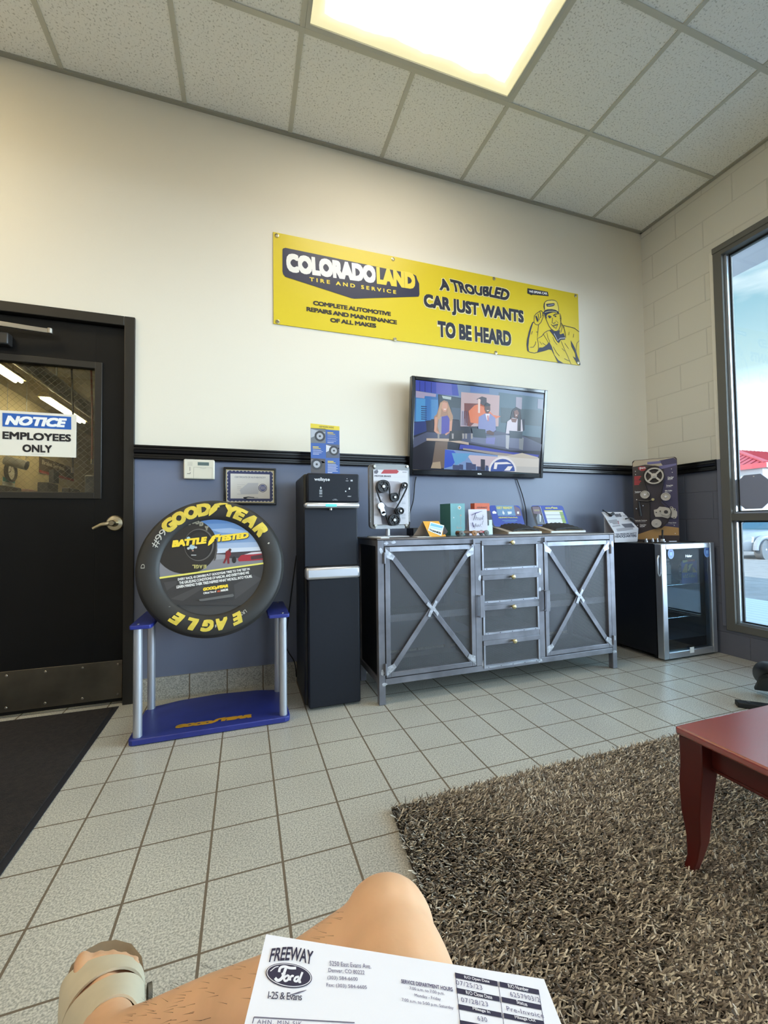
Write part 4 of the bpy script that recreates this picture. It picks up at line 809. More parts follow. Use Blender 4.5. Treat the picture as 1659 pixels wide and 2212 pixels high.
# ---- certificate
t = thing('framed_certificate', 'framed certificate with a scalloped blue border on the slate wall behind the tire', 'framed certificate', (-3.231, 0, 1.09)); pl = wallpl(-.012)
m_frb = M('certificate_frame_black', (22, 20, 18), .25); m_gold = M('gold_fillet', (190, 172, 128), .35, .7)
X0_, X1_, Z0_, Z1_ = -3.382, -3.081, 1.088, 1.312
mb = MB()
for a, b in (((X0_, Z0_), (X1_, Z0_+.014)), ((X0_, Z1_-.014), (X1_, Z1_)), ((X0_, Z0_), (X0_+.014, Z1_)), ((X1_-.014, Z0_), (X1_, Z1_))): mb.box((a[0], -.02, a[1]), (b[0], 0, b[1]), m_frb)
mb.build('frame', t, bevel=.004)
mb = MB()
for a, b in (((X0_+.013, Z0_+.013), (X1_-.013, Z0_+.018)), ((X0_+.013, Z1_-.018), (X1_-.013, Z1_-.013)), ((X0_+.013, Z0_+.013), (X0_+.018, Z1_-.013)), ((X1_-.018, Z0_+.013), (X1_-.013, Z1_-.013))): mb.box((a[0], -.016, a[1]), (b[0], -.002, b[1]), m_gold)
mb.build('gold_fillet', t, smooth=0)
mb = MB(); mb.pbox(pl, X0_+.014, Z0_+.014, X1_-.014, Z1_-.014, -.004, 0, M('certificate_paper', (218, 214, 208), .5)); mb.build('paper', t, smooth=0)
mb = MB(); m_bb = M('border_blue', (52, 56, 96), .5); bx0, bx1, bz0, bz1 = X0_+.026, X1_-.026, Z0_+.026, Z1_-.026
sc_ = [];
def edge(p, q, n, nrm):
    for i in range(n):
        for f, o in ((0, 0), (.25, .005), (.5, .007), (.75, .005)): k = (i+f)/n; sc_.append((p[0]+(q[0]-p[0])*k+nrm[0]*o, p[1]+(q[1]-p[1])*k+nrm[1]*o))
edge((bx0, bz0), (bx1, bz0), 12, (0, -1)); edge((bx1, bz0), (bx1, bz1), 8, (1, 0)); edge((bx1, bz1), (bx0, bz1), 12, (0, 1)); edge((bx0, bz1), (bx0, bz0), 8, (-1, 0))
mb.flat(pl, sc_, .001, m_bb); mb.flat(pl, [(bx0+.012, bz0+.012), (bx1-.012, bz0+.012), (bx1-.012, bz1-.012), (bx0+.012, bz1-.012)], .0016, M('certificate_paper'))
A = Art(pl, 280, 950, 4.608, .002); A.mb = mb; m_gt = M('certificate_grey', (150, 150, 155), .5)
A.text('CERTIFICATE OF AUTHENTICITY', 1045, 362, 1355, 386, m_gt, bold=.02); A.rect(1100, 396, 1310, 400, m_gt)
for y, x1 in ((428, 1215), (446, 1150), (466, 1110), (482, 1130), (498, 1190), (540, 1140)): A.rect(1070, y, x1, y+3, m_gt)
A.disc(1240, 490, 52, M('certificate_ghost', (190, 190, 194), .5), .0002); A.poly([(1095, 500), (1180, 430), (1280, 430), (1280, 540), (1110, 545)], M('certificate_ghost'), .0001)
A.disc(1325, 480, 43, m_bb, .0004); A.disc(1325, 480, 37, M('certificate_paper'), .0006); A.disc(1325, 480, 33, M('seal_blue', (80, 90, 140), .5), .0008)
for k in range(3): A.rect(1300, 466+k*12, 1350, 470+k*12, M('certificate_paper'), .001)
A.poly([(1130, 572), (1180, 566), (1240, 572), (1245, 580), (1180, 574), (1160, 582), (1210, 592), (1170, 594), (1135, 584)], m_ink, .0004); A.rect(1245, 575, 1280, 580, m_gt)
mb.build('print', t, fix=False)
def clip_circle(pts, c, r, n=48):
    for i in range(n):
        a0, a1 = 2*math.pi*i/n, 2*math.pi*(i+1)/n; p = (c[0]+r*math.cos(a0), c[1]+r*math.sin(a0)); q = (c[0]+r*math.cos(a1), c[1]+r*math.sin(a1))
        ins = lambda t: (q[0]-p[0])*(t[1]-p[1])-(q[1]-p[1])*(t[0]-p[0]) >= -1e-9
        out = []
        for k in range(len(pts)):
            s, e = pts[k-1], pts[k]
            if ins(e) != ins(s):
                d1 = (q[0]-p[0])*(s[1]-p[1])-(q[1]-p[1])*(s[0]-p[0]); d2 = (q[0]-p[0])*(e[1]-p[1])-(q[1]-p[1])*(e[0]-p[0]); f = d1/(d1-d2)
                out.append((s[0]+(e[0]-s[0])*f, s[1]+(e[1]-s[1])*f))
            if ins(e): out.append(e)
        pts = out
        if not pts: return []
    return pts
WING = [(0, 0), (.06, .36), (.22, .62), (.34, .82), (.6, .93), (1, 1), (.86, .86), (.66, .76), (.56, .7), (.62, .62), (.5, .55), (.48, .4), (.3, .2), (.1, .04)]
def wing(A, x0, y0, x1, y1, m, w=0.):
    a0, b0 = A.q(x0, y0); a1, b1 = A.q(x1, y1)
    A.mb.flat(A.pl, [(a0+(a1-a0)*x, b0+(b1-b0)*y) for x, y in WING], A.w+w, m)
# ---- race tire and its stand
TC = V(-3.41, -.33, .742)
m_rub = M('race_tire_rubber', (40, 38, 36), .55, noise=(6, .2), bump=(25, .15)); m_tyl = M('tire_letter_yellow', (212, 186, 70), .55, noise=(30, .12))
t = thing('race_tire', 'large black race tire with yellow lettering and a round photo insert', 'tire', tuple(TC)); t.rotation_euler.x = math.radians(-13)
PF = [(.228, .118), (.236, .130), (.25, .138), (.285, .142), (.312, .137), (.322, .131), (.3265, .124), (.3265, .117), (.332, .113), (.336, .104), (.336, -.09), (.330, -.1), (.31, -.13), (.27, -.14), (.235, -.12), (.228, -.11)]
mb = MB(); mb.lathe(PF, TC, (0, -1, 0), m_rub, 96, closed=True); mb.build('tire_body', t, smooth=1.0)
def hat(r):
    for (r0, h0), (r1, h1) in zip(PF[:8], PF[1:8]):
        if r0 <= r <= r1: return h0+(h1-h0)*(r-r0)/(r1-r0)
    return PF[0][1]
plT = wallpl(TC.y-.142)
def ang(u, v): a, b = plT.q(u, v); return math.atan2(b-TC.z, a-TC.x)
def tirepos(th, r, e=.0015): return V(TC.x+r*math.cos(th), TC.y-hat(r)-e, TC.z+r*math.sin(th))
mb = MB()
def tire_letter(ch, u, v, wd, r0, r1, m=m_tyl, bold=.05, sh=.12, e=.0025, th=None):
    th = ang(u, v) if th is None else th; rm = (r0+r1)/2
    mb.text(plT, ch, (0, 0, 1, 1), 0, m, bold=bold, shear=sh, fine=True, warp=lambda a, b, x, y: tirepos(th-(x-.5)*wd/rm, r0+(r1-r0)*y, e))
c3 = lambda x, y: (340+x/6.38, 1080+y/6.38)
c4 = lambda x, y: (340+x/6.38, 1220+y/6.38)
for ch, x, y, wd in (('G', 150, 440, .062), ('O', 272, 325, .062), ('O', 440, 240, .062), ('D', 620, 195, .066), ('Y', 1020, 190, .066), ('E', 1145, 250, .054), ('A', 1285, 350, .066), ('R', 1440, 475, .062)): tire_letter(ch, *c3(x, y), wd, .250, .314, bold=.055)
mb.add([tirepos(ang(*c3(805, 175))-(x-.45)*.088/.285, .246+.074*y, .0065) for x, y in WING], [tuple(range(len(WING)))], m_tyl); mb.build('upper_lettering', t, fix=False); mb = MB()
for ch, x, y, wd in (('E', 1050, 700, .052), ('A', 880, 755, .056), ('G', 715, 760, .054), ('L', 545, 755, .05), ('E', 365, 712, .054)): tire_letter(ch, *c4(x, y), wd, .252, .306, bold=.055, sh=.25)
mb.build('lower_lettering', t, fix=False)
mb = MB(); m_chk = M('white_chalk', (190, 186, 176), .8)
tire_letter('#99', *c3(45, 640), .09, .258, .292, m_chk, 0., 0., .003); tire_letter('LR5', *c4(1145, 680), .03, .262, .278, m_chk, 0, 0, .002); tire_letter('D', *c3(-150, 1010), .02, .29, .306, m_chk, 0, 0, .002)
def chalk(pts, wd=.004):
    P = []
    for u, v in pts: a, b = plT.q(u, v); P.append((math.atan2(b-TC.z, a-TC.x), math.hypot(a-TC.x, b-TC.z)))
    vs = []
    for i, (th, r) in enumerate(P):
        k = wd/2; vs += [tirepos(th+k/r, max(.23, min(.33, r-k)), .002), tirepos(th-k/r, max(.23, min(.33, r+k)), .002)]
    mb.add(vs, [(2*i, 2*i+1, 2*i+3, 2*i+2) for i in range(len(P)-1)], m_chk)
chalk([c4(215, 530), c4(310, 605)]); chalk([c4(310, 605), c4(180, 668)]); chalk([c4(815, 900), c4(818, 935)], .005); chalk([c3(1530, 690), c3(1545, 670)], .005)
mb.build('chalk_marks', t, fix=False)
plP = wallpl(TC.y-.1225); PR_ = .2365; PC = (TC.x, TC.z)
mb = MB(); mb.lathe([(.001, .1), (PR_, .1), (PR_, .122), (.001, .122)], TC, (0, -1, 0), M('poster_backing', (60, 58, 58), .5), 64); mb.build('insert_panel', t, smooth=.5)
A = Art(plP, 280, 950, 4.608, .0006)
def cp(pts, c, k, nm=None, q=True):
    P = clip_circle([A.q(*p) for p in pts] if q else pts, PC, PR_)
    if len(P) > 2: A.mb.flat(plP, P, A.w+.00025*k, M('print_%d_%d_%d' % c, c, .35))
def ell(x, y, rx, ry, n=36): return [(x+rx*math.cos(2*math.pi*i/n), y+ry*math.sin(2*math.pi*i/n)) for i in range(n)]
cp([(200, 700), (1500, 700), (1500, 1300), (200, 1300)], (84, 124, 178), 0)
cp([(200, 900), (1500, 860), (1500, 1300), (200, 1300)], (104, 138, 184), 1); cp([(200, 1010), (1500, 960), (1500, 1300), (200, 1300)], (128, 154, 190), 2); cp([(200, 1110), (1500, 1060), (1500, 1300), (200, 1300)], (160, 176, 202), 3); cp([(600, 1150), (1500, 1110), (1500, 1300), (600, 1300)], (200, 206, 218), 4)
cp([(955, 820), (1010, 790), (1090, 820), (1100, 850), (1030, 860), (975, 850)], (150, 165, 195), 3); cp([(800, 940), (1000, 925), (1200, 960), (1150, 985), (900, 975)], (150, 172, 205), 4)
cp([(820, 1190), (950, 1180), (1320, 1155), (1320, 1240), (820, 1260)], (66, 60, 66), 5); cp([(200, 1245), (850, 1240), (1400, 1225), (1400, 1330), (200, 1480)], (128, 126, 132), 6); cp([(860, 1195), (960, 1200), (960, 1240), (860, 1250)], (150, 150, 156), 7)
cp(ell(555, 1110, 315, 285), (44, 41, 40), 8); cp(ell(685, 1100, 150, 165), (98, 94, 92), 9); cp(ell(680, 1100, 140, 156), (34, 32, 32), 10); cp(ell(690, 1110, 112, 140), (44, 42, 42), 11); cp(ell(700, 1090, 150, 250, 30)[:0] or [(860, 1050), (872, 1160), (850, 1260), (835, 1260), (855, 1150)], (84, 80, 78), 9)
for x, y, r, c in ((578, 1035, 18, (168, 196, 205)), (617, 1122, 28, (170, 196, 205)), (580, 1138, 14, (190, 190, 190)), (655, 1128, 12, (190, 190, 190)), (625, 1160, 10, (160, 130, 120))): cp(ell(x, y, r, r*.95, 14), c, 13)
cp([(610, 1202), (660, 1202), (660, 1210), (610, 1210)], (190, 190, 190), 13)
# red crew member, loose tire and race car in the printed picture
cp([(955, 1170), (985, 1150), (1005, 1160), (1010, 1200), (992, 1225), (994, 1290), (975, 1292), (970, 1240), (945, 1290), (930, 1285), (952, 1230)], (128, 40, 46), 12); cp(ell(998, 1152, 14, 14, 12), (70, 52, 48), 13); cp(ell(1040, 1252, 22, 34, 16), (40, 38, 40), 13)
cp([(1075, 1245), (1110, 1205), (1170, 1195), (1215, 1175), (1330, 1165), (1330, 1250), (1200, 1262), (1090, 1268)], (160, 44, 56), 12); cp([(1140, 1200), (1215, 1176), (1330, 1166), (1330, 1185), (1230, 1195)], (205, 200, 205), 13); cp([(1205, 1215), (1330, 1195), (1330, 1235), (1210, 1250)], (72, 44, 50), 13)
cp([(300, 1434), (1400, 1280), (1400, 1700), (300, 1700)], (58, 56, 57), 14); cp([(420, 1640), (700, 1510), (760, 1520), (540, 1660)], (72, 70, 70), 15); cp([(1040, 1500), (1230, 1400), (1320, 1440), (1050, 1640)], (70, 68, 69), 15); cp([(345, 1480), (480, 1460), (470, 1500), (380, 1560)], (70, 68, 69), 15)
cp([(300, 1428), (1400, 1268), (1400, 1284), (300, 1446)], (226, 214, 104), 16)
A.w += .005
for ch, p in (('G', (575, 875)), ('O', (622, 862)), ('O', (662, 868)), ('D', (705, 885)), ('Y', (760, 930))):
    a, b = A.q(*p); A.mb.text(plP, ch, (a-.009, b-.011, a+.009, b+.011), A.w, M('faded_letter', (140, 136, 120), .5), bold=.08)
for ch, x in (('E', 750), ('A', 710), ('G', 675), ('L', 640)): a, b = A.q(x, 1322); A.mb.text(plP, ch, (a+.007, b+.009, a-.007, b-.009), A.w, M('faded_yellow', (170, 160, 100), .5), bold=.05)
m_by = M('poster_yellow', (240, 206, 60), .4); m_bo = M('poster_shadow', (36, 32, 30), .5); m_pw = M('poster_white_ink', (232, 230, 226), .4)
for m_, w_, o in ((m_bo, 0, 5), (m_by, .0004, 0)):
    textline(A, 'BATTLE', (415+o, 1130+o), (772+o, 1085+o), .0335, m_, w_, .06, .2); textline(A, 'TESTED', (862+o, 1072+o), (1190+o, 1030+o), .031, m_, w_, .06, .2); wing(A, 775+o, 1112+o, 905+o, 988+o, m_, w_)
for s, x0, y0, x1, y1 in (('EVERY RACE, 43 DRIVERS PUT GOODYEAR TIRES TO THE TEST IN', 487, 1467, 1197, 1357), ('THE GRUELING CONDITIONS OF NASCAR. AND EVERYTHING WE', 500, 1500, 1190, 1392), ('LEARN MAKING THEIR TIRES INSPIRES WHAT WE ROLL INTO YOURS.', 475, 1540, 1220, 1428)): textline(A, s, (x0, y0), (x1, y1), .0135, m_pw, 0, .03)
textline(A, 'GOOD', (738, 1563), (865, 1542), .015, m_by, 0, .06, .2); textline(A, 'YEAR', (878, 1540), (984, 1526), .015, m_by, 0, .06, .2); wing(A, 855, 1552, 915, 1508, m_by)
textline(A, 'Official Tire of', (740, 1595), (868, 1574), .009, m_pw, 0, .03); textline(A, 'NASCAR', (910, 1570), (984, 1558), .011, m_pw, 0, .05, .2); A.poly([(876, 1574), (904, 1570), (904, 1555), (876, 1559)], M('poster_orange', (200, 90, 60), .4))
cp([(700, 1645), (1030, 1590), (1042, 1605), (1030, 1618), (730, 1662), (705, 1660)], (100, 99, 98), 17)
A.poly([(945, 1680), (1022, 1650), (1030, 1668), (952, 1698)], m_chk, -.002)
A.mb.build('printed_photo', t, fix=False)
m_stb = M('stand_blue_laminate', (40, 50, 128), .4, noise=(12, .12)); m_stp = M('stand_blue_top', (48, 54, 112), .45, noise=(20, .1)); m_post = M('silver_post', (186, 188, 196), .35, .6)
t = thing('tire_stand', 'blue display stand with four silver posts holding the race tire', 'stand', (-3.41, -.33, 0))
fl = Pl((0, 0, 0), BX, V(0, 1, 0)); fl.N = V(0, 0, 1)
bp = [(-3.735, -.522), (-3.08, -.524), (-3.062, -.515), (-3.055, -.495), (-3.06, -.20), (-3.09, -.16), (-3.2, -.125), (-3.41, -.105), (-3.6, -.125), (-3.72, -.165), (-3.75, -.20), (-3.755, -.495), (-3.75, -.514)]
mb = MB(); mb.prism(fl, bp, .002, .028, m_stb); mb.build('base_board', t, bevel=.004, smooth=.4)
A = Art(Pl((0, 0, .0285), BX, V(0, 1, 0)), 270, 1260, 4.254, .0005); m_gy = M('stand_gold', (206, 150, 30), .5)
textline(A, 'GOOD', (458, 1335), (800, 1290), .036, m_gy, 0, .08, .2); textline(A, 'YEAR', (865, 1272), (1165, 1232), .036, m_gy, 0, .08, .2)
pA = A.q(782, 1292); pB = A.q(935, 1225); A.mb.flat(A.pl, [(pA[0]+(pB[0]-pA[0])*x, pA[1]+.05*y) for x, y in WING], .0008, m_gy)
A.mb.build('gold_lettering', t, fix=False)
for x, y in ((-3.721, -.489), (-3.724, -.185), (-3.086, -.49), (-3.09, -.18)):
    mb = MB(); mb.cyl((x, y, .027), (x, y, .508), .0185, m_post, 20, caps=True); mb.build('post', t)
for s in (-1, 1):
    x0, x1 = (-3.752, -3.661) if s < 0 else (-3.158, -3.055); mb = MB(); e_ = .02
    pts = [(x0, -.505), (x0+e_*.3, -.52), (x1-e_*.3, -.52), (x1, -.505), (x1, -.165), (x1-e_*.3, -.15), (x0+e_*.3, -.15), (x0, -.165)]
    mb.prism(fl, pts, .508, .525, m_stb); ar = mb.build('rest_board', t, bevel=.003)
    mb = MB(); xs_ = -3.721 if s < 0 else -3.087
    for y in (-.489, -.185): mb.cyl((xs_, y, .524), (xs_, y, .5275), .006, m_steel, 10)
    mb.build('screws', ar)
# ---- water cooler
m_wcb = M('cooler_black', (10, 10, 12), .45); m_wcp = M('cooler_slate_panel', (22, 25, 34), .5, spec=.3, noise=(80, .08)); m_sil = M('cooler_silver', (205, 206, 212), .3, .75); m_wci = M('cooler_recess', (28, 32, 43), .5, spec=.35)
t = thing('water_cooler', 'tall black and slate water cooler with two silver bands between the tire and the cabinet', 'water cooler', (-2.82, -.25, 0))
mb = MB(); mb.box((-2.968, -.405, .012), (-2.672, -.045, 1.236), m_wcb); mb.build('body', t, bevel=.012)
mb = MB(); mb.box((-2.953, -.446, 1.082), (-2.672, -.40, 1.236), m_wcp); mb.build('control_panel', t, bevel=.008)
mb = MB(); mb.box((-2.965, -.412, .74), (-2.678, -.40, 1.052), m_wci); mb.build('recess_panel', t, bevel=.003)
mb = MB(); mb.box((-2.953, -.446, .012), (-2.676, -.40, .680), m_wcp); mb.build('lower_door', t, bevel=.008)
mb = MB(); mb.box((-2.968, -.46, 1.050), (-2.672, -.40, 1.080), m_sil); bd = mb.build('upper_silver_band', t, bevel=.012)
mb = MB(); mb.box((-2.86, -.4625, 1.058), (-2.80, -.456, 1.071), M('cyan_indicator', (90, 210, 215), .3, emit=(70, 220, 225), estr=.7)); mb.build('indicator_light', bd, bevel=.004); mb = MB(); mb.cyl((-2.83, -.44, 1.04), (-2.83, -.44, 1.055), .008, m_steel, 12); mb.build('spout', bd)
mb = MB(); mb.box((-2.966, -.462, .676), (-2.674, -.40, .740), m_sil); mb.build('drip_tray_band', t, bevel=.014)
mb = MB(); mb.box((-2.955, -.452, .738), (-2.685, -.40, .744), m_wcb); mb.build('drip_tray', t, bevel=.002)
A = Art(wallpl(-.4465), 660, 1010, 12.76, .0006); m_pl = M('panel_white', (222, 224, 228), .4)
A.text('wellsys', 240, 268, 600, 400, m_pl, bold=.01); A.disc(638, 340, 30, m_pl); A.disc(638, 340, 9, m_wcp, .0003); A.disc(638, 345, 4, m_pl, .0004)
A.poly([(420, 520), (442, 560), (435, 585), (408, 585), (400, 560)], m_pl); A.rect(380, 610, 460, 645, M('panel_grey', (150, 154, 160), .4)); A.rect(380, 655, 460, 690, M('panel_grey')); A.rect(380, 700, 460, 740, M('panel_grey')); A.text('COLD', 378, 772, 462, 806, m_pl)
A.poly([(1208, 540), (1228, 580), (1220, 610), (1192, 610), (1186, 580)], m_pl); A.disc(1106, 655, 18, m_pl); A.text('AMBIENT', 1158, 780, 1260, 808, m_pl); A.text('CHILD', 1108, 355, 1180, 380, m_pl); A.disc(1142, 308, 10, m_pl); A.rect(1240, 340, 1300, 355, m_pl); A.rect(1240, 362, 1300, 380, m_pl); A.text('Touchless', 775, 860, 860, 880, m_pl); A.text('Water Dispenser', 740, 884, 892, 908, m_pl)
A.mb.build('panel_print', t, fix=False)
mb = MB(); mb.tube([V(-2.672, -.2, .35), V(-2.662, -.2, .3), V(-2.664, -.19, .15), V(-2.66, -.18, .01)], .005, M('blue_water_line', (40, 50, 140), .4), 8); mb.build('water_line', t)
tag(cable([(640, 1200, -.02), (622, 1340, -.02), (618, 1395, -.02), (636, 1430, -.022), (640, 1462, -.026)], ''), 'black power cord hanging behind the water cooler next to the tire stand', 'cable')
# ---- leaflet on the cooler
YL = -.30; pl = wallpl(YL); a0, b1 = pl.q(671, 917); a1, _b = pl.q(733, 921)
t = thing('leaflet', 'tall blue leaflet with a yellow heading standing on the water cooler', 'leaflet', ((a0+a1)/2, YL, 1.236))
mb = MB(); m_lf = M('leaflet_blue', (62, 96, 165), .4); mb.pbox(pl, a0, 1.2365, a1, b1, -.003, 0, m_lf); mb.hexa([V(a0+.03, YL+.003, 1.2365), V(a1-.03, YL+.003, 1.2365), V(a1-.03, YL+.08, 1.2365), V(a0+.03, YL+.08, 1.2365), V(a0+.03, YL+.003, b1-.08), V(a1-.03, YL+.003, b1-.08), V(a1-.03, YL+.005, b1-.08), V(a0+.03, YL+.005, b1-.08)], m_white); mb.build('card', t, smooth=0)
A = Art(pl, 620, 890, 5.925, .0006)
A.poly([(300, 145), (672, 185), (672, 238), (300, 205)], M('leaflet_yellow', (225, 200, 60), .4)); A.text('KEEP MOVING AHEAD', 412, 176, 600, 210, m_slog, .0003)
def photo(x0, y0, x1, y1, wx, wy, wr, c0, c1):
    A.poly([(x0, y0), (x1, y0+10), (x1, y1+5), (x0, y1)], M('leaf_%d' % c0[0], c0, .4)); A.poly([(x0, y0+10), (x1, y0+60), (wx+wr, wy-wr*.6), (wx-wr, wy), (x0, wy+20)], M('leafb_%d' % c1[0], c1, .4), .0002); A.disc(wx, wy, wr, M('leaf_tyre', (60, 60, 64), .4), .0004); A.disc(wx, wy, wr*.62, M('leaf_rim', (170, 172, 178), .4), .0006); A.disc(wx, wy, wr*.2, M('leaf_tyre'), .0008)
photo(305, 205, 494, 395, 420, 310, 68, (112, 116, 120), (176, 180, 188)); photo(500, 410, 670, 585, 600, 495, 62, (90, 94, 110), (206, 208, 214)); photo(305, 590, 490, 780, 380, 670, 72, (84, 78, 78), (120, 116, 116))
for x, y, rows in ((517, 258, 6), (330, 440, 4), (520, 625, 7)):
    A.rect(x, y, x+75, y+14, M('leaflet_yellow')); A.rect(x, y+20, x+100, y+32, M('leaflet_yellow'))
    for k in range(rows): A.rect(x, y+44+k*17, x+(110 if k < rows-1 else 60)+(k % 2)*20, y+52+k*17, m_white)
A.mb.build('print', t, fix=False)
# ---- welded steel cabinet
m_st = M('raw_steel', (122, 122, 130), .42, .45, noise=(7, .3), bump=(40, .08)); m_stl = M('raw_steel_light', (160, 163, 174), .38, .5, noise=(10, .25)); m_weld = M('ground_weld', (186, 188, 196), .35, .5, noise=(60, .35)); m_exp = mesh_mat('expanded_steel', (104, 104, 108), .0112, .0068, .27); m_exps = mesh_mat('expanded_steel_shaded', (40, 40, 44), .0112, .0068, .62, axis=1)  # side mesh is a darkened copy, its shade put into the colour
m_top = M('steel_top_brown', (104, 96, 92), .4, .6, noise=(5, .3)); m_knob = M('brass_knob', (188, 172, 128), .35, .9)
CYF, CYB = -.507, -.10; pc = wallpl(CYF)
t = thing('metal_cabinet', 'long raw steel cabinet with two crossed mesh doors and four mesh drawers under the television', 'cabinet', (-1.77, -.3, 0))
LX0, LX1 = -2.592, -.957
mb = MB()
for x in (LX0, LX1-.036):
    for y in (CYF, CYB-.036): mb.box((x, y, .002), (x+.036, y+.036, .875), m_st)
for z0, z1 in ((.842, .875), (.104, .138)):
    for y in (CYF, CYB-.036): mb.box((LX0+.036, y, z0), (LX1-.036, y+.036, z1), m_st)
    for x in (LX0, LX1-.036): mb.box((x, CYF+.036, z0), (x+.036, CYB-.036, z1), m_st)
SX = [-1.992, -1.958, -1.552, -1.530]
q1 = pc.q(1027, 1300)[0]; q2 = pc.q(1041, 1300)[0]; q3 = pc.q(1164, 1300)[0]; q4 = pc.q(1176, 1300)[0]
mb.box((q1, CYF, .138), (q2, CYF+.036, .842), m_st); mb.box((q3, CYF, .138), (q4, CYF+.036, .842), m_st)
for x in (q1, q3): mb.box((x, CYB-.036, .138), (x+.03, CYB, .842), m_st)
mb.build('frame', t, bevel=.002)
mb = MB(); mb.box((LX0-.004, CYF-.006, .875), (LX1+.004, CYB, .885), m_top); mb.build('top_plate', t, bevel=.002)
for x0, x1 in ((LX0+.036, q1), (q4, LX1-.036)):
    mb = MB(); mb.box((x0, CYF+.05, .424), (x1, CYB-.01, .43), m_st); mb.box((x0, CYF+.044, .424), (x1, CYF+.0502, .462), m_stl); mb.build('shelf', t, smooth=0)
mb = MB(); mb.box((LX0+.01, CYF+.036, .138), (LX0+.013, CYB-.036, .842), M('shaded_side_sheet', (24, 25, 30), .5, .3)); mb.build('side_panel', t, smooth=0); mb = MB(); mb.box((LX1-.013, CYF+.036, .138), (LX1-.01, CYB-.036, .842), m_exps); mb.build('side_panel', t, smooth=0)  # left side: solid dark sheet stands in for mesh lying in shade
mb = MB(); mb.box((LX0+.036, CYF+.036, .108), (LX1-.036, CYB-.036, .112), m_st); mb.build('bottom_panel', t, smooth=0)
wm = MB()
def weld(x, z, r=.03, y=CYF):
    k = R_.Random if False else None
    n = 9; c = []
    for i in range(n):
        a = 2*math.pi*i/n; rr = r*(.6+.6*R_.random()); c.append((x+rr*math.cos(a)*(.8 if abs(z-.48) < .36 else 1.3), z+rr*math.sin(a)*(1.6 if abs(z-.48) < .36 else .8)))
    wm.flat(pc, c, .0008+(CYF-y), m_weld)
for x, z in ((LX0+.05, .858), (LX0+.02, .82), (LX0+.09, .862), (LX0+.02, .17), (LX0+.03, .11), (LX1-.015, .81), (LX1-.018, .20), (LX1-.02, .11), (q2-.012, .64), (q2, .15), (q3+.012, .66), (q3+.01, .55), (q3, .12)): weld(x, z, .013)
wm.build('weld_marks', t, fix=False)
def cdoor(x0, x1, hinge, ):
    d = MB(); z0, z1, fr = .143, .838, .027; yf = CYF-.004
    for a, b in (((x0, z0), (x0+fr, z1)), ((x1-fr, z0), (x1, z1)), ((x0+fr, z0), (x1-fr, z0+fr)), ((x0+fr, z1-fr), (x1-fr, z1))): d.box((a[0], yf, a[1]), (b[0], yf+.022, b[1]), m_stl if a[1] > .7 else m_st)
    do = d.build('door', t, bevel=.0015)
    d = MB(); d.box((x0+fr-.005, yf+.014, z0+fr-.005), (x1-fr+.005, yf+.016, z1-fr+.005), m_exp); d.build('mesh_panel', do, smooth=0)
    d = MB(); A_, B_, C_, D_ = V(x0+fr*.8, yf+.004, z0+fr*.9), V(x1-fr*.8, yf+.004, z1-fr*.9), V(x0+fr*.8, yf+.006, z1-fr*.9), V(x1-fr*.8, yf+.006, z0+fr*.9)
    d.bar(A_, B_, .028, .006, m_st); d.bar(C_, D_, .028, .006, m_st); d.build('cross_brace', do, bevel=.001)
    d = MB()
    for (x, z, dx, dz) in ((x0+fr, z1-fr, 1, -1), (x1-fr, z1-fr, -1, -1), (x0+fr, z0+fr, 1, 1), (x1-fr, z0+fr, -1, 1)):
        d.flat(wallpl(yf-.0006), [(x-dx*.024, z-dz*.02), (x+dx*.03, z+dz*.024), (x+dx*.018, z+dz*.045), (x-dx*.02, z+dz*.03)], 0, m_weld)
    cx, cz = (x0+x1)/2, (z0+z1)/2
    d.flat(wallpl(yf-.0006), [(cx-.03, cz-.04), (cx-.012, cz-.046), (cx+.005, cz-.01), (cx+.03, cz-.045), (cx+.04, cz-.03), (cx+.015, cz+.005), (cx+.032, cz+.035), (cx+.02, cz+.046), (cx, cz+.012), (cx-.026, cz+.04), (cx-.036, cz+.024), (cx-.012, cz)], .0035, m_weld); d.build('weld_marks', do, fix=False)
    hx = (q1+q2)/2+.006 if hinge < 0 else q4+.004
    d = MB(); hz0, hz1 = (.42, .545); d.box((hx-.014, yf-.026, hz0), (hx+.014, yf-.022, hz1), m_st)
    for z in (hz0, hz1-.005): d.box((hx-.014, yf-.026, z), (hx+.014, CYF+.0, z+.005), m_stl)
    d.build('handle', do, bevel=.001)
    d = MB(); ex = LX0+.036 if hinge < 0 else LX1-.036
    for z in (.19, .78): d.cyl((ex, yf-.003, z-.03), (ex, yf-.003, z+.03), .007, m_st, 10)
    d.build('hinges', do)
    d = MB(); lx = q1+.004 if hinge < 0 else q4+.02; d.box((lx-.02, yf-.012, .83), (lx-.008, yf-.002, .868), m_st); d.box((lx-.03, yf-.012, .83), (lx-.008, yf-.002, .838), m_stl); d.build('latch', do, smooth=0)
cdoor(LX0+.040, q1-.003, -1); cdoor(q4+.003, LX1-.040, 1)
zr = [(1166.5, 1229), (1240, 1299), (1304, 1366), (1378, 1437)]
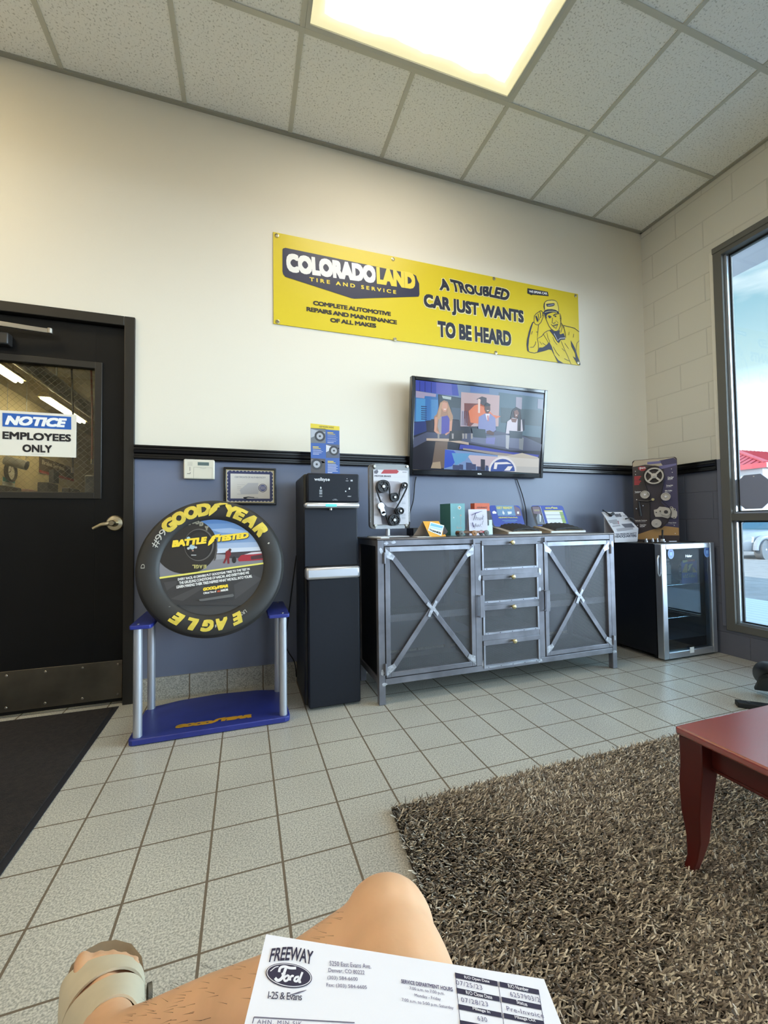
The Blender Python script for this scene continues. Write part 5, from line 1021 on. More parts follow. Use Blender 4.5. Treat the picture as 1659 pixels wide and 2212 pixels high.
for i, (v0, v1) in enumerate(zr):
    zt = pc.q(1100, v0)[1]; zb = pc.q(1100, v1)[1]; x0, x1 = q2+.003, q3-.003; yf = CYF-.006
    d = MB(); d.box((x0, yf, zt-.028), (x1, yf+.03, zt), m_st); d.box((x0, yf, zb), (x0+.012, yf+.012, zt-.028), m_stl); d.box((x1-.012, yf, zb), (x1, yf+.012, zt-.028), m_stl); d.box((x0+.012, yf, zb), (x1-.012, yf+.012, zb+.013), m_stl)
    do = d.build('drawer', t, bevel=.0012)
    d = MB(); d.box((x0+.008, yf+.008, zb+.008), (x1-.008, yf+.010, zt-.02), m_exp); d.build('mesh_front', do, smooth=0)
    d = MB(); d.box((x0+.004, yf+.03, zb+.012), (x1-.004, CYB-.06, zb+.016), m_st)
    for xx in (x0+.004, x1-.007): d.box((xx, yf+.03, zb+.012), (xx+.003, CYB-.06, zt-.03), m_st)
    d.box((x0+.004, CYB-.063, zb+.012), (x1-.004, CYB-.06, zt-.03), m_st); d.build('drawer_box', do, smooth=0)
    d = MB(); kx = (x0+x1)/2; kz = zt-.014; d.lathe([(.006, 0), (.005, .012), (.012, .018), (.014, .024), (.011, .03), (.003, .032)], (kx, yf, kz), (0, -1, 0), m_knob, 16); d.build('knob', do)
    d = MB()
    for k in range(5): d.cyl((x0+.03+k*(x1-x0-.06)/4, yf-.001, zb+.0065), (x0+.03+k*(x1-x0-.06)/4, yf+.001, zb+.0065), .0025, m_gask, 6)
    d.build('rivets', do)
for (va, vb) in ((1229, 1240), (1299, 1304), (1366, 1378)):
    d = MB(); d.box((q2, CYF+.001, pc.q(1100, vb)[1]-.002), (q3, CYF+.036, pc.q(1100, va)[1]+.002), m_st); d.build('drawer_rail', t, bevel=.001)
CT = .885
# ---- fan-belt display on the cabinet
YB_ = -.28; pl = wallpl(YB_)
t = thing('belt_display', 'clear acrylic board with a black drive belt on pulleys, standing on the metal cabinet', 'display stand', (-2.44, YB_, CT))
acr = glass('acrylic', (238, 240, 242), .08); m_pap = M('display_paper', (214, 212, 218), .5)
cA = lambda x, y: pl.q(780+x/5.925, 980+y/5.925)
a0, b1 = cA(103, 128); a1, b0 = cA(622, 955)
def rrect(a0, b0, a1, b1, r, n=4):
    P = []
    for cx, cy, s in ((a1-r, b1-r, 0), (a0+r, b1-r, 90), (a0+r, b0+r, 180), (a1-r, b0+r, 270)):
        for i in range(n+1): k = math.radians(s+90*i/n); P.append((cx+r*math.cos(k), cy+r*math.sin(k)))
    return P
mb = MB(); mb.prism(pl, rrect(a0, b0, a1, b1, .025), .004, .010, acr); mb.prism(pl, rrect(a0, b0, a1, b1, .025), -.03, -.024, M('acrylic_back', (188, 186, 184), .3)); mb.build('acrylic_board', t, smooth=.5)
mb = MB(); mb.prism(pl, rrect(a0, b0, a1, b1, .025), -.024, .004, M('acrylic_edge', (150, 140, 128), .3)); mb.build('spacer', t, smooth=.5)
p0 = cA(148, 205); p1 = cA(600, 905)
mb = MB(); mb.pbox(pl, p0[0], p1[1], p1[0], p0[1], .0102, .0108, m_pap); mb.build('paper', t, smooth=0)
mb = MB()
for x, y in ((165, 165), (580, 168), (178, 918), (570, 915)): q_ = cA(x, y); mb.cyl(pl.pt(*q_, .008), pl.pt(*q_, .018), .008, m_steel, 12)
mb.build('bolts', t)
A = Art(pl, 780, 980, 5.925, .0112)
m_red = M('display_red', (176, 60, 66), .5); m_gr = M('engine_grey', (104, 102, 112), .5); m_lg = M('display_grey', (168, 166, 174), .5)
A.poly([(285, 208), (450, 208), (475, 233), (450, 258), (245, 258)], m_red); A.poly([(160, 225), (200, 205), (215, 235), (195, 262), (160, 255)], m_gr)
A.text('MOTOR BRAKE', 165, 276, 375, 303, m_gr, bold=.05); A.rect(220, 312, 360, 318, m_lg); A.rect(405, 285, 560, 290, m_lg); A.rect(405, 300, 555, 305, m_lg); A.text('BELT SYSTEM', 505, 212, 575, 224, m_lg); A.rect(520, 232, 575, 248, m_lg)
A.poly([(180, 380), (330, 350), (470, 360), (560, 400), (520, 480), (470, 500), (440, 620), (500, 690), (480, 800), (470, 905), (255, 905), (240, 780), (200, 700), (270, 560), (200, 520)], M('engine_pale', (176, 172, 180), .5)); A.poly([(250, 600), (330, 680), (430, 700), (500, 720), (470, 905), (265, 905), (245, 790), (205, 700)], m_gr, .0003)
for x, y in ((162, 520), (162, 575), (510, 530), (510, 620), (510, 700), (160, 770), (510, 770), (510, 810)):
    for k in range(3): A.rect(x, y+k*11, x+50, y+k*11+4, m_lg, .0006)
A.mb.build('print', t, fix=False)
m_pul = M('pulley_black', (28, 27, 28), .35); m_wcap = M('white_cap', (232, 230, 232), .4); m_blt = M('belt_rubber', (18, 17, 18), .6)
def pulley(x, y, r, par, off=.03, m=m_pul, cap=True, plx=None, qf=None, spokes=0):
    plx = plx or pl; a, b = (qf or cA)(x, y); rr = r
    mb = MB(); c = plx.pt(a, b, .010); mb.cyl(c, plx.pt(a, b, off-.012), rr*.45, m_gr, 14); mb.lathe([(rr*.93, off-.014), (rr, off-.012), (rr*.94, off-.004), (rr*.94, off+.004), (rr, off+.012), (rr*.82, off+.012), (rr*.74, off+.004), (rr*.4, off+.004), (rr*.32, off+.012), (.001, off+.012)], plx.pt(a, b, 0), plx.N, m, 28)
    o = mb.build('pulley', par)
    if cap: mb = MB(); mb.cyl(plx.pt(a, b, off+.011), plx.pt(a, b, off+.017), max(.006, rr*.24), m_wcap, 14); mb.build('cap', o)
    if spokes:
        mb = MB()
        for i in range(spokes): k = 2*math.pi*i/spokes; mb.bar(plx.pt(a+rr*.3*math.cos(k), b+rr*.3*math.sin(k), off+.008), plx.pt(a+rr*.8*math.cos(k), b+rr*.8*math.sin(k), off+.008), rr*.16, .006, m, plx.N)
        mb.build('spokes', o)
    return a, b
P5 = [(262, 428, .036), (530, 412, .018), (405, 562, .028), (478, 735, .021), (400, 850, .034)]
for i, (x, y, r) in enumerate(P5): pulley(x, y, r, t, spokes=5 if i in (0, 4) else 0)
A_ = cA(232, 672); B_ = cA(262, 768); mb = MB(); off = .03
mb.cyl(pl.pt(*A_, .01), pl.pt(*A_, .04), .020, M('tensioner_alloy', (205, 206, 210), .3, .7), 18); mb.bar(pl.pt(*A_, .036), pl.pt(*B_, .036), .026, .012, M('tensioner_alloy'), pl.N); mb.cyl(pl.pt(*B_, .01), pl.pt(*B_, .042), .013, M('tensioner_alloy'), 14); mb.build('tensioner', t)
def belt(pts, plx, qf, off, wd, th, m, par, name='belt'):
    pts = [qf(*p) for p in pts]; n = len(pts); Q = []
    for i in range(n):
        p0, p1, p2, p3 = [Vector((*pts[(i+k-1) % n], 0)) for k in range(4)]
        for k in range(6): s = k/6; Q.append(.5*((2*p1)+(p2-p0)*s+(2*p0-5*p1+4*p2-p3)*s*s+(3*p1-p0-3*p2+p3)*s**3))
    n = len(Q); vs = []
    for i in range(n):
        d = (Q[(i+1) % n]-Q[i-1]).normalized(); nx, ny = -d.y*th/2, d.x*th/2; a, b = Q[i].x, Q[i].y
        vs += [plx.pt(a-nx, b-ny, off-wd/2), plx.pt(a+nx, b+ny, off-wd/2), plx.pt(a+nx, b+ny, off+wd/2), plx.pt(a-nx, b-ny, off+wd/2)]
    mb = MB(); fs = []
    for i in range(n):
        j = (i+1) % n
        for k in range(4): fs.append((4*i+k, 4*i+(k+1) % 4, 4*j+(k+1) % 4, 4*j+k))
    mb.add(vs, fs, m); return mb.build(name, par, smooth=.8)
belt([(183, 480), (176, 425), (200, 365), (262, 347), (320, 370), (342, 425), (344, 490), (350, 545), (365, 590), (405, 618), (445, 595), (462, 550), (470, 490), (488, 430), (500, 390), (530, 377), (560, 392), (564, 425), (545, 480), (490, 590), (445, 670), (420, 720), (425, 760), (455, 800), (470, 850), (450, 900), (400, 920), (345, 905), (325, 870), (300, 800), (260, 690), (220, 590)], pl, cA, .03, .018, .004, m_blt, t)
q_ = cA(350, 1040); mb = MB(); pb = pl.pt(q_[0], 0, -.01); mb.cyl(V(pb.x, pb.y, CT+.006), V(pb.x, pb.y, .955), .014, M('stand_tube', (200, 200, 206), .3, .6), 18); mb.box((pb.x-.10, pb.y-.10, CT+.0005), (pb.x+.10, pb.y+.10, CT+.006), M('stand_foot', (225, 225, 228), .3)); mb.build('pedestal', t, bevel=.002)
def sheet(x0, y0, x1, y1, lab, z=CT, rz=0, th=.0012, m=m_white):
    c = V((x0+x1)/2, (y0+y1)/2, 0); mb = MB(); P = [Vector((x-c.x, y-c.y, 0)) for x, y in ((x0, y0), (x1, y0), (x1, y1), (x0, y1))]; k = Matrix.Rotation(rz, 3, 'Z'); P = [k@p+c for p in P]
    mb.hexa([V(p.x, p.y, z+.0003) for p in P]+[V(p.x, p.y, z+th) for p in P], m); o = mb.build('paper_sheet', smooth=0); return tag(o, lab, 'paper', 'papers on the cabinet')
sheet(-2.58, -.50, -2.53, -.30, 'white paper at the very left end of the cabinet top', rz=.1, th=.004); sheet(-2.345, -.48, -2.26, -.38, 'white paper between the belt display and the orange tent card', rz=-.05, th=.003)
# ---- black media box
t = thing('media_box', 'small black electronics box behind the orange tent card', 'electronics', (-2.17, -.16, CT)); mb = MB(); mb.box((-2.268, -.22, CT+.004), (-2.10, -.11, CT+.05), m_tvb); mb.build('case', t, bevel=.005); mb = MB()
for x in (-2.25, -2.12):
    for y in (-.21, -.12): mb.cyl((x, y, CT), (x, y, CT+.006), .006, m_gask, 8)
mb.build('feet', t)
# ---- orange tent card
t = thing('tent_card', 'small orange folded tent card with a blue thank-you label on the cabinet', 'card', (-2.19, -.42, CT)); m_or = M('card_orange', (226, 160, 52), .5); m_ori = M('card_inside_grey', (150, 138, 128), .6)
F0, F1 = on(931, 1161, 1, -.46), on(969, 1161, 1, -.46); T0, T1 = on(917, 1126, 1, -.425), on(955, 1126, 1, -.425); zb = CT+.0005
dX = V(.085, .012, 0); f0 = V(-2.262, -.462, zb); f1 = f0+V(.112, .02, 0); t0 = V(-2.285, -.415, .976); t1 = t0+V(.112, .02, 0); k0 = V(-2.335, -.375, zb); k1 = k0+V(.112, .02, 0)
n_ = V(0, -.001, .0004)
mb = MB(); mb.hexa([f0, f1, t1, t0, f0-n_, f1-n_, t1-n_, t0-n_], m_or); mb.hexa([k0, k1, t1, t0, k0+n_, k1+n_, t1+n_, t0+n_], m_ori); mb.build('folded_card', t, smooth=0)
pk = Pl(f0, f1-f0, t0-f0); A = Art(pk, 780, 980, 5.925, .0016); A.poly([(885, 875), (1062, 920), (1025, 1055), (855, 985)], M('label_white', (225, 232, 235), .5)); A.poly([(895, 890), (1048, 930), (1038, 960), (880, 925)], M('label_blue', (120, 180, 215), .5), .0003); A.poly([(878, 932), (1035, 968), (1025, 985), (872, 948)], M('label_pale', (170, 205, 222), .5), .0003)
textline(A, 'THANKS!', (868, 985), (1018, 1035), .014, m_ink, .0006, .04); A.poly([(1065, 930), (1110, 1000), (1090, 1025), (1045, 1040), (1050, 960)], m_bnd, -.0004); A.mb.build('label', t, fix=False)
# ---- teal gift box
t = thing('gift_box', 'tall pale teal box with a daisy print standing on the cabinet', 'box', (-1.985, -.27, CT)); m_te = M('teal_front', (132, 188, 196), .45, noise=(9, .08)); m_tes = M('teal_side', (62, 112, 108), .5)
fa = V(-2.045, -.30, CT+.0005); fb = V(-1.952, -.315, CT+.0005); bk = V(-2.075, -.215, CT+.0005); hh = V(0, 0, .200); dp = bk-fa
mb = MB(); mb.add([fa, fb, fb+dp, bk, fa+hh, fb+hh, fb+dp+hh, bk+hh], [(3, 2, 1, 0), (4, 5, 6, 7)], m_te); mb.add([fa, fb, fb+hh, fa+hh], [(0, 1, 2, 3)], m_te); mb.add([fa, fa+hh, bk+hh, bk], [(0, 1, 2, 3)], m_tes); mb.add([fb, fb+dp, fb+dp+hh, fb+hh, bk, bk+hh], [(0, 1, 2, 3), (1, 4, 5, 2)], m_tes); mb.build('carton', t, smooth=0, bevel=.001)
pk = Pl(fa, fb-fa, BZ); A = Art(pk, 780, 980, 5.925, .0008)
c = A.q(1258, 690)
for i in range(8): k = i*math.pi/4; A.mb.flat(pk, [(c[0]+.003*math.cos(k-.6), c[1]+.003*math.sin(k-.6)), (c[0]+.012*math.cos(k-.25), c[1]+.012*math.sin(k-.25)), (c[0]+.014*math.cos(k+.1), c[1]+.014*math.sin(k+.1)), (c[0]+.004*math.cos(k+.6), c[1]+.004*math.sin(k+.6))], A.w, m_white)
A.disc(1258, 692, 10, M('daisy_gold', (190, 150, 70), .5), .0003); A.disc(1275, 790, 11, M('daisy_pale', (190, 180, 170), .5)); A.line([(1270, 810), (1280, 880), (1270, 930)], .002, M('daisy_pale')); A.disc(1185, 818, 7, m_white); A.line([(1170, 880), (1260, 882)], .002, m_te); A.text('be', 1225, 930, 1290, 960, M('daisy_pale')); A.mb.build('print', t, fix=False)
# ---- cards behind the toy
t = thing('orange_box', 'orange and black box behind the white thank-you card', 'box', (-1.83, -.25, CT)); a0, b1 = wallpl(-.25).q(1025, 1087); a1, _b = wallpl(-.25).q(1057, 1087); mb = MB(); mb.box((a0, -.25, CT+.0005), (a1, -.20, b1), M('box_dark', (70, 58, 56), .5)); mb.box((a0-.0006, -.2508, b1-.05), (a1+.0006, -.1995, b1+.0006), M('box_orange', (214, 98, 58), .5)); mb.build('carton', t, smooth=0); A = Art(wallpl(-.251), 780, 980, 5.925, .0006); A.text('ASSURANCE', 1480, 678, 1615, 700, m_bnd); A.mb.build('print', t, fix=False)
t = thing('thank_you_card', 'white card hand-lettered thank you, standing behind the toy wagon', 'card', (-1.9, -.33, CT)); pk = wallpl(-.33); a0, b1 = pk.q(1013, 1100); a1, _b = pk.q(1053, 1100); m_cd = M('card_lilac_white', (214, 210, 224), .5)
mb = MB(); mb.hexa([V(a0, -.33, CT+.0005), V(a1, -.33, CT+.0005), V(a1, -.331, CT+.0005), V(a0, -.331, CT+.0005), V(a0, -.32, b1), V(a1, -.32, b1), V(a1, -.321, b1), V(a0, -.321, b1)], m_cd); mb.hexa([V(a0, -.29, CT+.0005), V(a1, -.29, CT+.0005), V(a1, -.291, CT+.0005), V(a0, -.291, CT+.0005), V(a0, -.32, b1), V(a1, -.32, b1), V(a1, -.321, b1), V(a0, -.321, b1)], m_cd); mb.build('folded_card', t, smooth=0)
A = Art(wallpl(-.332), 780, 980, 5.925, .0008); m_ip = M('purple_ink', (72, 52, 120), .5); m_ib = M('brush_ink', (44, 40, 60), .5)
A.line([(1410, 790), (1470, 760), (1550, 735)], [.002, .005, .002], m_ip); A.line([(1465, 765), (1445, 830), (1440, 855)], [.005, .004, .002], m_ib)
for p in (((1475, 790), (1465, 850)), ((1468, 825), (1490, 815), (1488, 850)), ((1500, 825), (1512, 820), (1508, 848), (1520, 845)), ((1525, 850), (1530, 820), (1545, 825), (1545, 845)), ((1560, 780), (1550, 845)), ((1570, 800), (1553, 825), (1568, 840)), ((1425, 880), (1440, 940), (1470, 890)), ((1470, 900), (1450, 960)), ((1480, 910), (1478, 935), (1495, 930), (1492, 908)), ((1505, 905), (1505, 930), (1525, 925), (1528, 900)), ((1565, 855), (1545, 910)), ((1538, 930), (1540, 936))): A.line(p, .0024, m_ib)
A.line([(1425, 880), (1432, 915), (1445, 940)], .006, m_ip); A.mb.build('hand_lettering', t, fix=False)
t = thing('acrylic_holder', 'small white card holder between the thank-you card and the tire leaflet stand', 'holder', (-1.775, -.31, CT)); pk = wallpl(-.31); a0, b1 = pk.q(1056, 1123); a1, _b = pk.q(1063, 1123); aL = pk.q(1051, 1140)[0]; mb = MB(); mb.box((a0, -.31, CT+.0005), (a1, -.27, b1), M('holder_white', (214, 232, 240), .35)); mb.box((aL, -.315, CT+.0005), (a1, -.31, CT+.06), M('holder_white')); mb.build('case', t, bevel=.002)
# ---- toy wagon
t = thing('toy_wagon', 'small wooden toy car with round wheels on the front edge of the cabinet', 'toy', (-2.0, -.46, CT)); m_wd = M('toy_wood', (122, 84, 54), .5, noise=(20, .2)); m_wh = M('toy_wheel', (96, 100, 96), .5); m_whr = M('toy_wheel_wood', (160, 112, 68), .5)
pk = wallpl(-.455); a0, b1 = pk.q(987, 1145); a1, b0 = pk.q(1051, 1152)
mb = MB(); mb.box((a0, -.475, CT+.016), (a0+(a1-a0)*.7, -.435, CT+.030), m_wd); mb.box((a0+(a1-a0)*.7, -.475, CT+.016), (a1, -.435, CT+.030), M('toy_pink', (196, 140, 140), .5)); mb.build('deck', t, bevel=.003)
mb = MB(); mb.box((a0+(a1-a0)*.8, -.4765, CT+.019), (a1-.02, -.475, CT+.027), M('toy_label', (206, 70, 80), .5)); mb.ball((a0+(a1-a0)*.28, -.455, CT+.033), .005, m_wh, 8); mb.build('label', t, fix=False)
for x, y, m in ((a0+.016, -.479, m_wh), (a0+(a1-a0)*.5, -.482, m_whr), (a1-.016, -.479, m_wh), (a0+.02, -.43, m_wh), (a1-.02, -.43, m_wh)):
    mb = MB(); mb.lathe([(.001, -.004), (.014, -.004), (.0165, -.003), (.0165, .003), (.014, .004), (.001, .004)], (x, y, CT+.017), (0, 1, 0), m, 20); mb.cyl((x, y-.006, CT+.017), (x, y+.005, CT+.017), .003, m_gask, 8); mb.build('wheel', t)
# ---- two tyre tread display stands
m_cb = M('cardboard_edge', (168, 152, 132), .6); m_gb = M('display_blue', (62, 74, 158), .4); m_tre = M('tread_rubber', (44, 40, 38), .7, noise=(60, .3)); m_kp2 = M('display_white_edge', (220, 220, 222), .4)
def tread_stand(x0, x1, yb, lab, art, shift=0.):
    """leaning back card, slanted base and a rubber tread block"""
    t = thing('tire_leaflet_stand', lab, 'display stand', ((x0+x1)/2, yb, CT), 'tire leaflet stands')
    w_ = x1-x0; ft = yb-.15; top = 1.082
    O = V(x0, yb-.075, CT+.05); pb = Pl(O, BX, V(-.04, .06, top-CT-.05)); pb.U = BX; L_ = math.sqrt(.06**2+(top-CT-.05)**2); sk = .0
    P = lambda a, b, w=0.: O+V(a+sk*b/L_, .06*b/L_, (top-CT-.05)*b/L_)+V(0, -w, w*.3)
    mb = MB(); out = rrect(0, 0, w_, L_, .02, 3); A0 = [P(a, b, 0) for a, b in out]; A1 = [P(a, b, -.004) for a, b in out]; n = len(out)
    mb.add(A0, [tuple(range(n))], m_gb); mb.add(A1+A0, [tuple(range(n))]+[(i, (i+1) % n, n+(i+1) % n, n+i) for i in range(n)], m_kp2); mb.build('back_card', t, smooth=0)
    mb = MB(); mb.hexa([V(x0+.055, ft, CT+.0005), V(x1+.075, ft, CT+.0005), V(x1+.01, yb, CT+.0005), V(x0-.02, yb, CT+.0005), V(x0+.055, ft, CT+.014), V(x1+.075, ft, CT+.014), V(x1+.01, yb-.06, CT+.050), V(x0-.01, yb-.06, CT+.050)], m_cb); mb.add([V(x0+.062, ft-.0008, CT+.002), V(x1+.074, ft-.0008, CT+.002), V(x1+.074, ft-.0008, CT+.014), V(x0+.062, ft-.0008, CT+.014)], [(0, 1, 2, 3)], m_white); mb.build('base', t, smooth=0)
    # rubber block
    mb = MB(); n1, n2 = 14, 6; vs = []
    for i in range(n1+1):
        for j in range(n2+1):
            f, g_ = i/n1, j/n2; a = x0+.06+(w_-.03)*f+.035*(1-g_)-.02*g_; y = ft+.006+.075*g_; zz = CT+.016+.032*g_; h = .022*math.sin(math.pi*min(1, max(0, f)))**.45+(.004 if (i+j) % 2 else 0)*(0 < i < n1)
            vs.append((a, y, zz+h))
    fs = [(i*(n2+1)+j, (i+1)*(n2+1)+j, (i+1)*(n2+1)+j+1, i*(n2+1)+j+1) for i in range(n1) for j in range(n2)]
    k = len(vs); vs2 = [(x, y, z-.012) for x, y, z in vs]; rim = [i*(n2+1) for i in range(n1+1)]+[n1*(n2+1)+j for j in range(1, n2+1)]+[i*(n2+1)+n2 for i in range(n1-1, -1, -1)]+[j for j in range(n2-1, 0, -1)]
    fs += [tuple(k+i for i in f[::-1]) for f in fs]+[(rim[i], rim[(i+1) % len(rim)], k+rim[(i+1) % len(rim)], k+rim[i]) for i in range(len(rim))]
    mb.add(vs+vs2, fs, m_tre); mb.build('tread_sample', t, smooth=.4)
    mb = MB()
    def poly(pts, m, w=.001): mb.add([P(a*w_, b*L_, w) for a, b in pts], [tuple(range(len(pts)))], m)
    def tx(s, a0, b0, a1, b1, m, w=.0018, **k): mb.text(pb, s, (0, 0, 1, 1), 0, m, warp=lambda a, b, x, y: P((a0+(a1-a0)*x)*w_, (b0+(b1-b0)*y)*L_, w), **k)
    art(poly, tx); mb.build('print', t, fix=False); return t
m_pb = M('photo_blue', (110, 140, 175), .4); m_pbr = M('photo_brown', (120, 96, 110), .4); m_py = M('display_yellow', (206, 196, 120), .4); m_pg = M('display_green', (150, 170, 90), .4)
def art1(poly, tx):
    poly([(.2, .5), (.78, .5), (.8, 1), (.2, 1)], m_pb); poly([(.78, .5), (.97, .5), (.97, .85), (.8, 1)], m_pbr, .0012)
    tx('GET READY', .22, .82, .74, .94, m_py, bold=.05); poly([(.05, .6), (.17, .6), (.18, .68), (.12, .74), (.05, .69)], m_white, .0016)
    poly([(.36, .62), (.40, .55), (.44, .62), (.40, .76)], m_kp2, .0016); poly([(.54, .56), (.66, .6), (.68, .7), (.54, .7)], m_kp2, .0016); poly([(.84, .6), (.9, .58), (.92, .7), (.86, .7)], m_white, .0016)
    tx('ASSURANCE WeatherReady', .2, .37, .82, .45, m_py, bold=.04); poly([(.3, .27), (.78, .27), (.78, .30), (.3, .30)], m_pb, .0014); poly([(.36, .21), (.72, .21), (.72, .23), (.36, .23)], m_pb, .0014)
tread_stand(-1.668, -1.418, -.13, 'blue get-ready tire leaflet stand with a rubber tread block, behind the drawers', art1)
def art2(poly, tx):
    poly([(0, .05), (.26, .05), (.28, .9), (.22, .98), (.04, .95), (0, .9)], m_bnd); poly([(.02, .6), (.25, .55), (.25, .93), (.04, .93)], m_pbr, .0013); poly([(.05, .1), (.24, .08), (.24, .5), (.14, .6), (.06, .4)], M('photo_grey', (116, 118, 128), .4), .0014); tx('GOOD', .06, .72, .22, .80, m_py); poly([(.13, .2), (.16, .2), (.22, .5), (.19, .6)], m_kp2, .0018)
    poly([(.265, .05), (.275, .05), (.285, .95), (.275, .95)], m_kp2, .0018)
    tx('GOOD', .42, .83, .58, .91, m_py, bold=.06, shear=.2); tx('YEAR', .64, .83, .8, .91, m_py, bold=.06, shear=.2); poly([(.57, .8), (.62, .86), (.68, .95), (.61, .92)], m_py, .0016)
    poly([(.36, .12), (.93, .12), (.93, .76), (.36, .76)], m_kp2, .0014); poly([(.36, .70), (.93, .70), (.93, .76), (.36, .76)], m_py, .0018); poly([(.82, .12), (.93, .12), (.93, .68), (.82, .68)], m_pg, .0016)
    for y in (.33, .52): poly([(.36, y), (.93, y), (.93, y+.02), (.36, y+.02)], M('photo_grey'), .0018)
tread_stand(-1.325, -1.04, -.13, 'blue and white tire leaflet stand with a rubber tread block, nearer the window', art2)
# ---- small glass-door fridge
FX0, FX1, FYF, FYB, FZ = -.558, -.034, -.470, -.09, .801
m_fb = M('fridge_black', (16, 18, 26), .4); m_fs = M('fridge_steel', (196, 202, 212), .28, .85, noise=(3, .08)); m_fi = M('fridge_inner', (58, 66, 74), .5)
t = thing('mini_fridge', 'small black fridge with a steel-framed glass door in the corner by the window', 'fridge', (-.3, -.28, 0))
mb = MB()
for a, b in (((FX0, FYB-.02, .03), (FX1, FYB, FZ)), ((FX0, FYF, .03), (FX0+.03, FYB, FZ)), ((FX1-.03, FYF, .03), (FX1, FYB, FZ)), ((FX0, FYF, .03), (FX1, FYB, .12)), ((FX0, FYF, FZ-.03), (FX1, FYB, FZ))): mb.box(a, b, m_fb)
mb.build('cabinet_shell', t, smooth=0)
mb = MB()
for x in (FX0+.04, FX1-.04):
    for y in (FYF+.03, FYB-.03): mb.cyl((x, y, 0), (x, y, .032), .018, m_gask, 12)
mb.build('feet', t)
mb = MB(); f = .045; y0, y1 = -.525, -.475
for a, b in (((FX0, .012), (FX0+f, .800)), ((FX1-f, .012), (FX1, .800)), ((FX0+f, .012), (FX1-f, .012+f)), ((FX0+f, .800-.04), (FX1-f, .800))): mb.box((a[0], y0, a[1]), (b[0], y1, b[1]), m_fs)
fd = mb.build('door', t, bevel=.004)
mb = MB(); mb.box((FX0+f-.002, -.512, .012+f-.002), (FX1-f+.002, -.506, .762), glass('fridge_glass', (205, 214, 220), .09)); mb.build('glass_pane', fd, smooth=0)
mb = MB(); mb.tube([V(FX0-.001, -.505, .72), V(FX0-.012, -.505, .70), V(FX0-.012, -.505, .60), V(FX0-.001, -.505, .58)], .006, m_fs, 8); mb.build('door_handle', fd)
A = Art(wallpl(-.5125), 1430, 1150, 12.76, .001); m_skb = M('sticker_blue', (120, 160, 215), .4); m_skd = M('sticker_dark', (60, 80, 140), .4)
for x, y in ((242, 588), (1238, 536)): A.disc(x, y, 84, m_skb, 0, 1.25); A.disc(x, y, 70, M('sticker_mid', (92, 128, 196), .4), .0003, 1.25); A.rect(x-38, y-75, x+38, y-50, m_skd, .0006); A.rect(x-30, y-40, x+30, y+50, M('sticker_light', (130, 175, 225), .4), .0006)
A.mb.build('stickers', fd, fix=False); A = Art(wallpl(-.5125), 1430, 1150, 12.76, .001)
A.text('Haier', 640, 615, 830, 680, m_white, bold=.04); A.mb.build('maker_name', fd, fix=False)
mb = MB(); lx, lz = pc.q(0, 0); lb = wallpl(-.526); a, b = lb.q(1495, 1404); mb.box((a-.02, -.5262, b-.02), (a+.02, -.5255, b+.02), m_white); mb.build('price_tag', fd, smooth=0)
for z in (.27, .50):
    mb = MB()
    for i in range(14): x = FX0+.045+i*(FX1-FX0-.09)/13; mb.cyl((x, FYF+.01, z), (x, FYB-.03, z), .0022, m_chr, 6)
    mb.cyl((FX0+.034, FYF+.012, z), (FX1-.034, FYF+.012, z), .004, m_chr, 8); mb.cyl((FX0+.034, FYB-.03, z), (FX1-.034, FYB-.03, z), .003, m_chr, 8); mb.build('wire_shelf', t)
mb = MB(); mb.box((FX0+.08, FYF+.02, FZ-.036), (FX1-.08, FYF+.05, FZ-.031), M('fridge_glow_strip', (240, 245, 250), .4, emit=(225, 235, 255), estr=5)); mb.build('added_glow_strip', t, smooth=0)  # added glowing strip so the contents show through the glass
mb = MB(); m_fl2 = M('fridge_liner_grey', (128, 136, 144), .5)
for a, b in (((FX0+.031, FYB-.024, .121), (FX1-.031, FYB-.021, FZ-.031)), ((FX0+.0305, FYF+.002, .121), (FX0+.033, FYB-.025, FZ-.031)), ((FX1-.033, FYF+.002, .121), (FX1-.0305, FYB-.025, FZ-.031)), ((FX0+.034, FYF+.002, .1205), (FX1-.034, FYB-.025, .123))): mb.box(a, b, m_fl2)
mb.build('inner_liner', t, smooth=0)
m_ctn = M('reflected_carton', (176, 168, 160), .6)
def carton(x0, x1, z0, z1, y, lab):  # solid boxes added in place of room reflections on the glass
    t2 = thing('carton', lab, 'carton', ((x0+x1)/2, y, z0), 'cartons modelling reflections in the fridge glass'); mb = MB(); mb.box((x0, y, z0), (x1, y+.10, z1), m_ctn); mb.build('box', t2, bevel=.004); mb = MB(); mb.box((x0, y-.0006, (z0+z1)/2-.003), (x1, y, (z0+z1)/2+.003), m_fi); mb.build('seam', t2, smooth=0)
carton(-.50, -.43, .504, .645, -.44, 'pale carton modelling a glass reflection, at the left of the upper fridge shelf'); carton(-.425, -.36, .504, .645, -.44, 'pale carton modelling a glass reflection, beside the blue card on the upper fridge shelf'); carton(-.50, -.37, .6455, .685, -.44, 'flat pale carton modelling a glass reflection, lying on the two upright cartons in the fridge')
t = thing('reflected_card', 'blue and yellow promotional card modelling a glass reflection, standing on the upper fridge shelf', 'card', (-.28, -.455, .504)); pk = wallpl(-.455)  # added card, stands in for a reflection on the glass
a0, b1 = pk.q(1472, 1213); a1, b0 = pk.q(1507, 1255); mb = MB(); mb.pbox(pk, a0, .5045, a1, b1, -.003, 0, m_gb); mb.hexa([V(a0+.02, -.452, .5045), V(a1-.02, -.452, .5045), V(a1-.02, -.42, .5045), V(a0+.02, -.42, .5045), V(a0+.02, -.452, .56), V(a1-.02, -.452, .56), V(a1-.02, -.45, .56), V(a0+.02, -.45, .56)], m_gb); mb.build('card', t, smooth=0)
